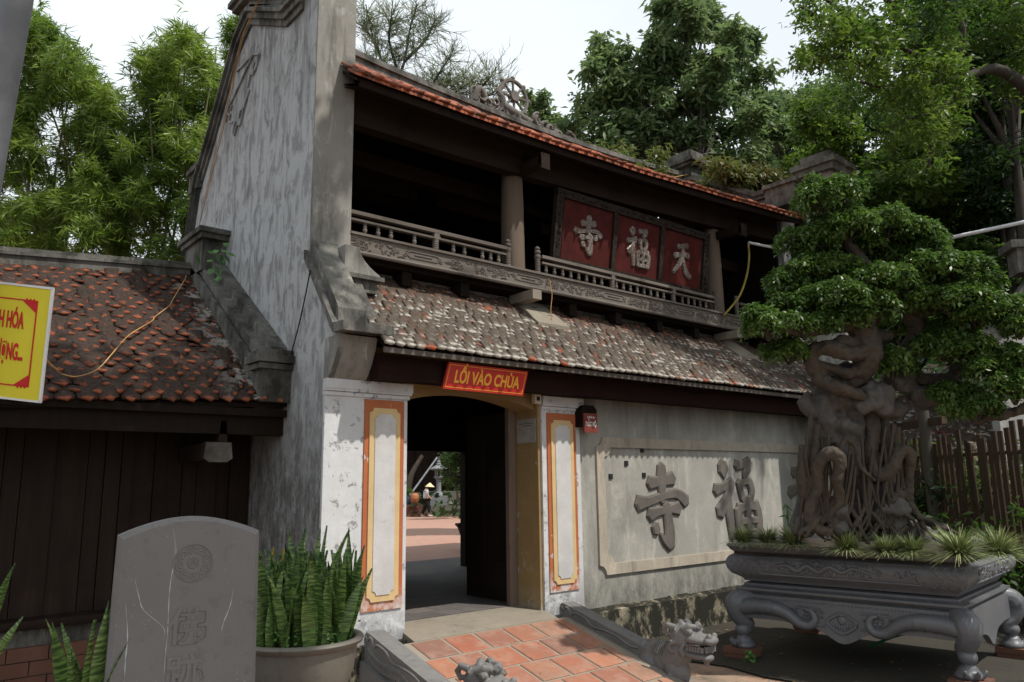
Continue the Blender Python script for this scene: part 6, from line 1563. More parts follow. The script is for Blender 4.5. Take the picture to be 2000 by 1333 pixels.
make_tree('broadleaf_tree','dark green tree right of the tall layered tree','tree',(22.053,7.506,12.018)[:2]+(-.6,),(21.585,6.861,16.325),[((23.112,5.771,13.844),0.56),((23.727,7.408,14.281),0.50),((19.270,6.798,15.315),0.43),((19.349,7.094,14.913),0.62),((24.195,7.707,13.613),0.72),((22.081,5.092,15.851),0.71),((22.759,7.223,16.229),0.59),((21.211,6.195,14.878),0.45),((24.265,7.762,13.693),0.73),((22.459,5.426,14.800),0.71),((20.699,5.828,13.231),0.48),((23.260,7.654,14.349),0.71),((22.804,7.834,15.749),0.79),((22.344,6.957,16.030),0.62),((21.142,6.783,15.444),0.62),((22.591,8.650,15.319),0.72),((19.964,6.599,14.262),0.64),((22.467,6.466,15.979),0.63),((21.501,6.245,14.759),0.54),((23.357,5.617,15.279),0.58),((20.098,6.956,14.520),0.52),((23.221,7.941,16.054),0.56),((21.309,7.141,13.928),0.59),((22.921,6.598,16.599),0.48),((23.252,8.596,14.334),0.70),((20.357,7.140,14.504),0.69),((21.717,7.605,16.090),0.65),((23.921,7.472,15.545),0.62),((23.122,5.749,15.001),0.55),((21.836,6.044,13.318),0.58),((23.227,6.615,14.908),0.65),((21.864,5.922,14.829),0.43),((22.882,5.939,13.400),0.74),((24.224,6.301,16.575),0.60)],16000,(.26,.12),M['lf_mid'],.25,hang=.2,seed=43,limbs=14)
make_tree('longan_tree','reddish tipped leafy tree top left of the right roof block','tree',(7.852,3.355,7.229)[:2]+(-.6,),(7.719,3.172,8.449),[((7.422,3.277,8.500),0.16),((6.966,3.397,8.499),0.17),((7.163,3.449,8.145),0.21),((7.503,2.806,7.963),0.18),((8.625,3.217,8.400),0.23),((7.981,3.659,8.824),0.25),((7.583,2.968,8.119),0.21),((8.327,2.866,8.691),0.18),((8.292,2.993,8.288),0.21),((7.024,3.521,8.333),0.20),((7.258,3.629,8.169),0.22),((8.221,2.938,8.215),0.22),((8.574,3.186,8.710),0.17),((8.129,2.970,7.855),0.25),((7.949,3.163,7.681),0.25),((7.450,3.529,7.911),0.25),((8.138,2.983,7.766),0.25),((7.820,3.253,7.761),0.25)],3600,(.17,.055),M['lf_red'],.1,'reddish tipped trees behind the roof',.5,seed=50)
make_tree('longan_tree','reddish tipped leafy tree top right behind the roof block','tree',(9.381,2.109,7.036)[:2]+(-.6,),(9.261,1.943,8.146),[((9.546,1.987,8.065),0.20),((8.714,1.741,8.135),0.16),((9.594,1.746,8.348),0.17),((9.104,1.460,7.935),0.24),((9.150,1.593,7.780),0.20),((9.418,1.909,8.284),0.24),((9.744,2.063,8.163),0.19),((8.990,1.546,7.980),0.16),((8.829,1.550,7.974),0.21),((9.282,2.030,8.264),0.22),((9.793,2.288,8.162),0.20),((9.956,2.076,8.468),0.17),((9.340,2.169,8.035),0.24),((9.131,2.129,7.827),0.25),((9.552,1.770,7.842),0.25),((9.127,2.162,7.705),0.25),((9.500,1.870,7.610),0.25),((9.600,1.797,7.564),0.25)],3600,(.17,.055),M['lf_red'],.1,'reddish tipped trees behind the roof',.5,seed=51)
make_tree('longan_tree','reddish tipped leafy tree top between the roof block and the front pier','tree',(9.906,1.721,6.806)[:2]+(-.6,),(9.780,1.547,7.971),[((9.507,1.460,7.628),0.16),((10.252,1.448,7.829),0.21),((9.083,1.363,7.863),0.16),((10.296,1.910,7.970),0.22),((10.226,1.668,8.110),0.24),((10.260,1.439,7.840),0.23),((9.490,1.669,7.925),0.17),((9.177,1.430,7.805),0.22),((9.949,1.840,7.816),0.22),((9.394,1.369,7.852),0.26),((10.205,1.461,7.942),0.18),((9.611,1.407,8.037),0.22),((9.811,1.864,8.201),0.22),((10.055,1.409,7.578),0.25),((9.604,1.860,7.287),0.25),((9.905,1.586,7.370),0.25),((9.848,1.583,7.582),0.25),((10.121,1.385,7.444),0.25)],3600,(.17,.055),M['lf_red'],.1,'reddish tipped trees behind the roof',.5,seed=52)
make_tree('longan_tree','reddish tipped leafy tree top just left of the front pier','tree',(10.492,1.283,6.574)[:2]+(-.6,),(10.353,1.092,7.850),[((10.345,0.695,7.864),0.22),((9.942,1.137,7.447),0.16),((10.634,1.581,8.147),0.27),((9.935,0.708,7.592),0.24),((9.996,1.244,7.916),0.25),((10.629,1.555,8.273),0.16),((10.226,0.793,7.877),0.18),((10.787,1.428,7.695),0.22),((9.795,1.160,7.863),0.24),((10.435,0.724,7.979),0.26),((9.832,1.116,7.916),0.25),((9.775,1.008,7.461),0.22),((10.395,1.460,7.831),0.26),((10.390,1.258,7.030),0.25),((10.372,1.271,7.041),0.25),((10.727,0.975,7.024),0.25),((10.136,1.405,7.311),0.25),((10.567,1.099,7.071),0.25)],3600,(.17,.055),M['lf_red'],.1,'reddish tipped trees behind the roof',.5,seed=53)
make_tree('forest_tree','bright green feathery tree left of the overhanging branches','tree',(17.812,3.350,10.990)[:2]+(-.6,),(17.659,3.139,12.399),[((17.563,3.845,10.360),0.32),((15.939,3.298,12.244),0.56),((20.449,3.974,10.754),0.47),((19.451,3.406,11.087),0.36),((18.641,2.355,12.210),0.52),((17.984,2.669,9.901),0.39),((20.063,3.386,13.437),0.44),((18.722,3.873,12.256),0.39),((15.704,3.053,11.878),0.47),((18.919,2.129,12.723),0.42),((16.056,2.830,11.018),0.41),((15.964,2.827,11.903),0.55),((20.200,3.784,10.208),0.57),((19.355,4.639,13.481),0.57),((19.811,3.310,12.981),0.50),((19.059,4.975,13.125),0.55),((18.128,4.434,13.116),0.44),((16.624,2.572,11.749),0.44),((16.432,2.648,11.558),0.42),((17.004,3.781,12.583),0.34),((19.678,3.430,10.745),0.62),((17.055,3.765,11.366),0.34),((20.860,3.320,13.679),0.56),((20.785,2.914,13.421),0.64),((19.424,3.127,11.235),0.47),((19.197,2.820,11.092),0.44),((20.323,3.977,11.732),0.59),((16.779,3.233,10.126),0.44),((16.435,2.536,9.805),0.34),((16.154,3.312,10.331),0.45),((17.747,2.082,10.954),0.47),((16.582,2.823,10.859),0.49),((17.927,3.830,9.699),0.52),((17.134,1.878,8.981),0.54),((18.556,4.889,10.282),0.42),((18.401,2.862,10.948),0.50),((18.905,3.869,11.080),0.34),((20.106,3.884,11.226),0.51),((16.847,2.510,11.777),0.55),((15.822,3.547,9.417),0.40),((18.024,2.775,12.628),0.55),((15.978,2.534,11.411),0.55),((17.911,4.465,10.985),0.41),((17.059,2.725,10.147),0.37)],15000,(.20,.085),M['lf_hill'],.2,'trees on the wooded hillside',.2,seed=60,limbs=14)
make_tree('forest_tree','green tree below the crossing branches on the hillside','tree',(14.820,1.253,8.092)[:2]+(-.6,),(14.749,1.155,8.745),[((15.752,0.601,8.632),0.38),((16.850,1.518,7.608),0.44),((15.437,1.301,9.041),0.38),((13.798,0.212,7.711),0.33),((16.457,1.153,8.287),0.29),((14.533,1.654,8.535),0.30),((13.581,-0.252,7.632),0.29),((16.573,1.995,8.255),0.31),((16.083,0.776,7.302),0.43),((12.557,0.527,7.990),0.45),((16.249,0.928,8.297),0.39),((16.502,1.400,9.315),0.33),((16.838,1.901,8.269),0.45),((14.111,1.660,7.231),0.39),((13.999,0.322,6.550),0.35),((14.445,1.521,7.191),0.48),((16.765,1.354,8.585),0.46),((12.850,1.095,7.920),0.43),((15.815,1.840,8.795),0.53),((13.350,1.360,7.276),0.43),((15.961,1.210,7.583),0.30),((15.996,0.840,8.991),0.51),((15.429,2.008,8.346),0.44),((16.481,2.337,8.814),0.48),((16.066,2.581,8.155),0.45),((14.806,0.306,8.202),0.46),((13.137,0.899,8.280),0.44),((16.665,1.193,9.052),0.33),((15.565,1.151,9.213),0.46),((13.446,0.624,7.235),0.35),((16.642,1.306,8.664),0.44),((14.863,0.614,7.277),0.45),((16.610,1.238,8.505),0.39),((15.064,1.112,8.371),0.34),((16.401,1.013,7.963),0.41),((15.611,1.569,8.976),0.39),((13.265,0.849,7.489),0.39),((14.042,0.250,7.801),0.47),((13.470,0.334,7.801),0.37),((15.635,2.308,7.486),0.35),((13.663,0.807,8.471),0.38),((17.849,1.569,8.866),0.36),((13.987,1.777,7.181),0.33),((13.834,0.914,7.429),0.28)],15000,(.20,.085),M['lf_hill'],.2,'trees on the wooded hillside',.2,seed=61,limbs=14)
make_tree('forest_tree','leafy tree with pale trunk in the middle of the hillside','tree',(14.702,0.075,7.872)[:2]+(-.6,),(14.540,-0.148,9.360),[((15.405,0.119,7.985),0.30),((15.627,-0.345,8.578),0.46),((14.078,0.382,8.229),0.40),((13.232,-0.185,8.576),0.36),((16.466,1.169,7.640),0.46),((15.270,0.471,7.550),0.44),((16.719,-0.243,9.846),0.49),((12.601,-0.701,7.961),0.41),((12.556,-0.495,8.919),0.34),((16.129,0.306,7.431),0.29),((17.128,0.194,7.710),0.50),((16.817,0.198,8.231),0.28),((15.161,-0.852,9.552),0.38),((14.976,0.018,8.803),0.33),((14.392,-0.555,9.359),0.39),((14.600,-0.124,9.601),0.46),((14.499,-0.069,7.526),0.47),((15.650,0.392,7.647),0.46),((17.113,1.254,7.785),0.51),((14.734,-0.750,8.418),0.44),((15.722,-0.191,8.157),0.26),((15.061,-0.120,9.624),0.31),((14.251,-0.478,8.980),0.42),((17.152,0.632,10.224),0.29),((15.247,0.416,7.857),0.41),((15.482,-0.569,9.460),0.31),((15.654,0.152,8.628),0.45),((15.195,0.138,8.637),0.30),((15.474,-0.492,8.617),0.45),((16.601,0.224,7.223),0.40),((15.500,0.497,7.740),0.27),((14.436,-0.180,7.650),0.43),((14.440,-0.422,6.985),0.39),((14.033,-0.426,8.423),0.26),((14.708,-0.663,8.700),0.30),((16.727,0.634,8.943),0.30),((16.195,0.952,7.833),0.29),((17.221,1.210,7.588),0.37),((13.247,-1.006,8.063),0.41),((14.305,0.642,6.913),0.45),((16.222,0.727,7.569),0.31),((14.600,0.713,9.442),0.29),((12.284,-0.288,7.906),0.29),((16.449,0.304,9.627),0.34)],15000,(.20,.085),M['lf_hill'],.2,'trees on the wooded hillside',.2,seed=62,limbs=14)
make_tree('forest_tree','dark tree under the cliff shadow at the right edge','tree',(17.142,-0.731,8.182)[:2]+(-.6,),(16.972,-0.966,9.749),[((18.863,-0.027,9.171),0.30),((20.225,-0.734,10.640),0.45),((18.739,-0.815,8.453),0.45),((18.667,0.304,10.135),0.35),((17.841,-0.243,10.334),0.48),((14.945,-0.459,6.474),0.36),((16.570,-1.088,8.905),0.37),((16.471,-1.619,8.695),0.47),((18.969,0.083,10.547),0.54),((18.736,0.324,8.711),0.38),((15.216,-1.263,9.406),0.38),((17.326,-0.568,6.863),0.33),((17.072,-0.744,9.583),0.43),((19.343,0.615,8.690),0.49),((15.316,-0.948,7.202),0.27),((18.702,-0.856,7.652),0.42),((17.388,-0.264,7.041),0.47),((19.408,-0.678,9.408),0.38),((20.071,0.006,7.563),0.46),((18.331,0.064,10.105),0.37),((16.497,-0.248,7.886),0.44),((19.087,0.510,8.917),0.34),((15.445,-1.137,8.081),0.28),((15.379,-0.955,7.561),0.39),((18.829,-0.098,9.584),0.48),((17.320,-0.724,9.184),0.43),((15.469,-1.689,6.978),0.27),((18.406,-1.378,8.094),0.30),((17.136,-1.196,6.821),0.32),((16.689,-0.152,9.023),0.38),((15.242,-0.595,9.303),0.44),((18.357,-1.182,6.903),0.36),((18.993,-0.932,7.501),0.45),((16.938,-1.660,7.781),0.42),((17.489,-1.635,9.059),0.44),((19.307,-0.986,10.483),0.35),((16.468,-0.441,9.892),0.38),((15.446,-0.625,7.066),0.46),((15.830,-2.129,8.089),0.26),((18.824,-0.414,9.257),0.39),((19.292,0.240,10.420),0.50),((17.386,-1.185,9.207),0.45),((16.908,-1.227,8.850),0.45),((17.747,0.392,8.029),0.41)],15000,(.20,.085),M['lf_dark'],.2,'trees on the wooded hillside',.2,seed=63,limbs=14)
make_tree('forest_tree','deep green tree high on the cliff at the right','tree',(18.979,-0.544,12.009)[:2]+(-.6,),(18.792,-0.803,13.732),[((18.706,-0.552,10.239),0.48),((17.650,-1.299,10.408),0.44),((20.773,0.093,14.669),0.40),((17.210,-1.062,12.070),0.34),((20.773,-0.239,12.185),0.35),((19.075,0.155,10.980),0.49),((16.828,-1.123,11.457),0.47),((18.752,-1.390,10.792),0.44),((18.911,-1.069,12.766),0.52),((16.639,-0.681,10.841),0.27),((20.222,0.855,13.994),0.49),((19.320,-0.584,13.732),0.33),((17.204,-0.189,12.334),0.48),((18.394,-0.794,11.228),0.38),((20.683,0.808,14.226),0.52),((20.916,0.480,12.563),0.55),((16.946,-1.328,12.441),0.29),((21.054,-0.580,11.511),0.51),((16.193,-0.575,10.857),0.27),((18.889,-1.069,13.944),0.38),((18.430,-1.567,12.099),0.45),((20.780,1.078,11.115),0.61),((17.884,-1.259,12.735),0.46),((17.754,-0.683,10.804),0.42),((21.567,-0.776,13.835),0.36),((18.130,-1.349,13.350),0.30),((20.147,0.543,12.786),0.54),((22.124,-0.806,14.213),0.44),((18.514,-0.940,10.861),0.35),((20.154,-0.133,13.363),0.55),((20.832,-0.636,14.724),0.53),((22.257,-0.978,14.463),0.44),((17.980,-1.081,12.762),0.39),((19.528,-0.652,13.289),0.41),((17.831,-0.192,11.257),0.29),((19.250,0.100,12.803),0.32),((22.108,-0.844,14.980),0.33),((19.562,-0.005,13.245),0.33),((20.725,0.842,11.734),0.34),((17.673,-0.098,12.523),0.46),((19.352,-1.359,11.321),0.34),((19.854,0.563,14.837),0.56),((20.591,0.097,14.185),0.38),((16.895,-0.781,9.806),0.35)],15000,(.20,.085),M['lf_dark'],.2,'trees on the wooded hillside',.2,seed=64,limbs=14)
make_tree('forest_tree','tree rising behind the top pad of the bonsai','tree',(19.322,4.913,10.262)[:2]+(-.6,),(19.137,4.658,11.959),[((20.761,6.186,12.080),0.70),((19.629,4.272,10.185),0.57),((19.510,4.280,10.018),0.60),((20.875,6.299,11.766),0.63),((19.473,4.028,11.744),0.51),((20.225,4.290,11.884),0.59),((18.146,3.581,11.069),0.43),((19.169,5.365,11.129),0.36),((19.220,3.659,9.746),0.41),((18.848,3.240,11.678),0.44),((20.259,4.158,12.314),0.59),((20.408,4.871,11.595),0.59),((19.997,4.992,11.982),0.61),((18.554,5.307,10.763),0.39),((20.460,5.590,12.846),0.55),((20.891,5.716,10.817),0.50),((17.621,4.947,10.558),0.51),((20.300,6.294,11.044),0.43),((18.519,3.429,11.497),0.49),((18.574,4.904,11.258),0.57),((19.109,3.982,9.899),0.41),((18.524,3.467,10.768),0.47),((18.725,5.035,10.740),0.39),((18.695,3.835,9.750),0.39),((21.375,5.616,12.845),0.52),((17.600,4.748,11.454),0.41),((19.470,4.550,10.139),0.51),((19.905,3.842,11.000),0.61),((21.246,5.143,11.948),0.45),((18.106,4.959,11.569),0.60),((17.436,4.204,11.521),0.56),((19.014,4.601,9.875),0.38),((19.103,5.408,10.629),0.61),((18.649,3.285,10.536),0.57),((20.460,4.287,11.072),0.60),((21.062,5.790,13.220),0.53),((21.078,6.066,10.918),0.52),((20.208,4.620,10.028),0.51),((21.212,4.382,12.461),0.43),((17.550,4.242,9.867),0.59),((21.564,5.310,10.696),0.57),((20.988,5.655,12.933),0.63),((21.052,5.968,12.519),0.49),((19.761,5.662,12.238),0.62)],15000,(.20,.085),M['lf_hill'],.2,'trees on the wooded hillside',.2,seed=65,limbs=14)
make_tree('forest_tree','green tree behind the right side of the bonsai','tree',(15.467,-1.305,5.395)[:2]+(-.6,),(15.340,-1.481,6.570),[((15.927,-0.714,5.199),0.40),((13.398,-1.344,4.529),0.24),((16.957,-0.922,4.658),0.45),((18.539,-0.999,5.505),0.50),((15.043,-2.080,6.229),0.32),((17.748,-0.731,6.061),0.42),((14.118,-2.218,3.970),0.27),((15.701,-2.157,6.450),0.27),((17.825,-0.929,6.061),0.49),((16.989,-1.592,6.221),0.47),((18.091,-0.403,6.259),0.41),((13.240,-1.209,5.071),0.23),((15.844,-1.748,4.808),0.44),((13.067,-1.736,6.204),0.31),((17.781,-0.112,5.588),0.39),((17.310,-1.486,6.864),0.30),((15.528,-1.869,5.311),0.32),((15.334,-0.827,4.982),0.27),((14.323,-1.336,5.667),0.26),((13.339,-1.971,4.575),0.34),((16.752,-0.380,5.890),0.33),((15.149,-2.079,6.404),0.23),((17.397,-0.022,5.459),0.45),((15.939,-0.644,5.416),0.31),((17.306,0.171,4.974),0.35),((13.754,-1.121,4.560),0.23),((15.047,-2.303,6.037),0.36),((14.337,-1.954,4.869),0.40),((16.932,-0.729,6.704),0.31),((15.379,-1.283,6.163),0.41),((15.373,-0.559,4.287),0.43),((15.901,-1.143,5.963),0.26),((13.596,-1.510,6.173),0.28),((13.113,-1.411,4.146),0.26),((17.004,-0.020,5.722),0.40),((16.147,-0.832,4.915),0.41),((13.784,-2.218,5.692),0.28),((17.066,-0.222,5.237),0.28),((15.574,-1.401,5.416),0.29),((18.002,-1.356,5.006),0.45),((17.911,-1.218,4.753),0.41),((14.171,-0.990,5.869),0.39),((14.724,-0.695,4.918),0.26),((16.310,-0.921,6.371),0.31)],15000,(.20,.085),M['lf_hill'],.2,'trees on the wooded hillside',.2,seed=66,limbs=14)
make_tree('forest_tree','shadowed tree behind the bonsai middle','tree',(14.847,0.490,5.641)[:2]+(-.6,),(14.713,0.304,6.881),[((14.180,0.873,5.287),0.42),((12.889,0.459,6.007),0.29),((15.214,0.673,5.253),0.46),((16.185,1.303,7.519),0.35),((16.957,1.909,6.166),0.42),((13.024,-0.358,6.162),0.30),((12.864,0.310,5.609),0.29),((15.839,1.320,7.558),0.36),((16.515,0.652,5.751),0.39),((13.747,0.746,5.675),0.30),((17.449,0.724,5.492),0.50),((15.922,0.700,5.424),0.48),((12.559,0.137,6.290),0.31),((14.998,-0.580,5.688),0.38),((15.793,1.314,6.090),0.44),((13.710,-0.215,5.923),0.26),((15.767,1.828,6.808),0.49),((13.975,0.874,5.452),0.33),((16.132,0.001,5.927),0.47),((12.843,0.080,6.086),0.29),((15.418,0.062,7.072),0.29),((15.726,0.676,7.308),0.38),((14.063,-0.724,6.248),0.36),((15.457,1.281,5.195),0.47),((14.114,-0.026,5.383),0.35),((14.286,0.959,5.663),0.46),((13.491,-0.250,5.186),0.44),((16.421,0.332,6.855),0.43),((12.839,-0.046,6.070),0.26),((13.338,0.158,6.236),0.43),((12.712,0.234,5.906),0.32),((15.748,1.875,7.231),0.42),((15.781,0.520,6.111),0.30),((12.956,0.752,5.661),0.24),((17.005,0.428,6.067),0.34),((13.078,0.499,5.180),0.30),((17.312,0.326,5.966),0.47),((13.069,0.553,6.639),0.44),((15.898,-0.191,6.994),0.27),((14.826,0.589,5.307),0.31),((14.565,1.171,5.465),0.26),((14.148,0.768,6.941),0.29),((17.051,1.505,7.509),0.48),((12.499,0.572,5.249),0.40)],15000,(.20,.085),M['lf_dark'],.2,'trees on the wooded hillside',.2,seed=67,limbs=14)
OT = thing('overhanging_tree','large tree leaning out from the cliff at the top right with bare forked branches','tree',(11.867,-3.970,6.977)[:2]+(-.6,))
ok = MB()
limb(ok, [(13.219,-2.962,0.831)[:2]+(-.6,),(12.881,-3.591,4.615),(11.370,-3.707,7.624),(10.540,-3.273,8.732),(9.499,-2.847,8.403)], [.3,.2,.13,.10,.06], 5, 10)
limb(ok, [(8.491,-2.300,9.116),(7.881,-2.047,9.097),(7.414,-1.856,9.390),(7.029,-1.712,9.591)], [0.075,0.057,0.039,0.021], 4, 7)
limb(ok, [(9.322,-2.829,8.398),(8.604,-2.550,8.651),(8.146,-2.336,8.818),(7.702,-2.113,8.897)], [0.075,0.057,0.039,0.021], 4, 7)
limb(ok, [(8.079,-1.954,9.123),(7.543,-1.763,9.103),(7.088,-1.561,9.310),(6.781,-1.463,9.425)], [0.075,0.057,0.039,0.021], 4, 7)
limb(ok, [(9.395,-2.880,8.353),(8.719,-2.541,8.216),(8.158,-2.170,8.087),(7.719,-1.942,8.129)], [0.075,0.057,0.039,0.021], 4, 7)
limb(ok, [(9.468,-2.931,8.307),(8.987,-2.621,7.605),(8.874,-2.522,7.043),(8.751,-2.439,6.575)], [0.075,0.057,0.039,0.021], 4, 7)
limb(ok, [(9.202,-2.537,7.608),(8.717,-2.394,7.609),(8.300,-2.123,7.397)], [0.075,0.057,0.039], 4, 7)
limb(ok, [(9.322,-2.829,8.398),(9.165,-3.126,9.074),(8.718,-3.035,9.711)], [0.075,0.057,0.039], 4, 7)
limb(ok, [(8.436,-2.222,8.985),(8.326,-2.483,9.349),(7.923,-2.346,9.639)], [0.075,0.057,0.039], 4, 7)
limb(ok, [(8.205,-1.932,8.593),(7.590,-1.698,8.668),(7.172,-1.445,8.534),(6.860,-1.354,8.698)], [0.075,0.057,0.039,0.021], 4, 7)
ok.build('trunk', M['bark'], OT, smooth=60)
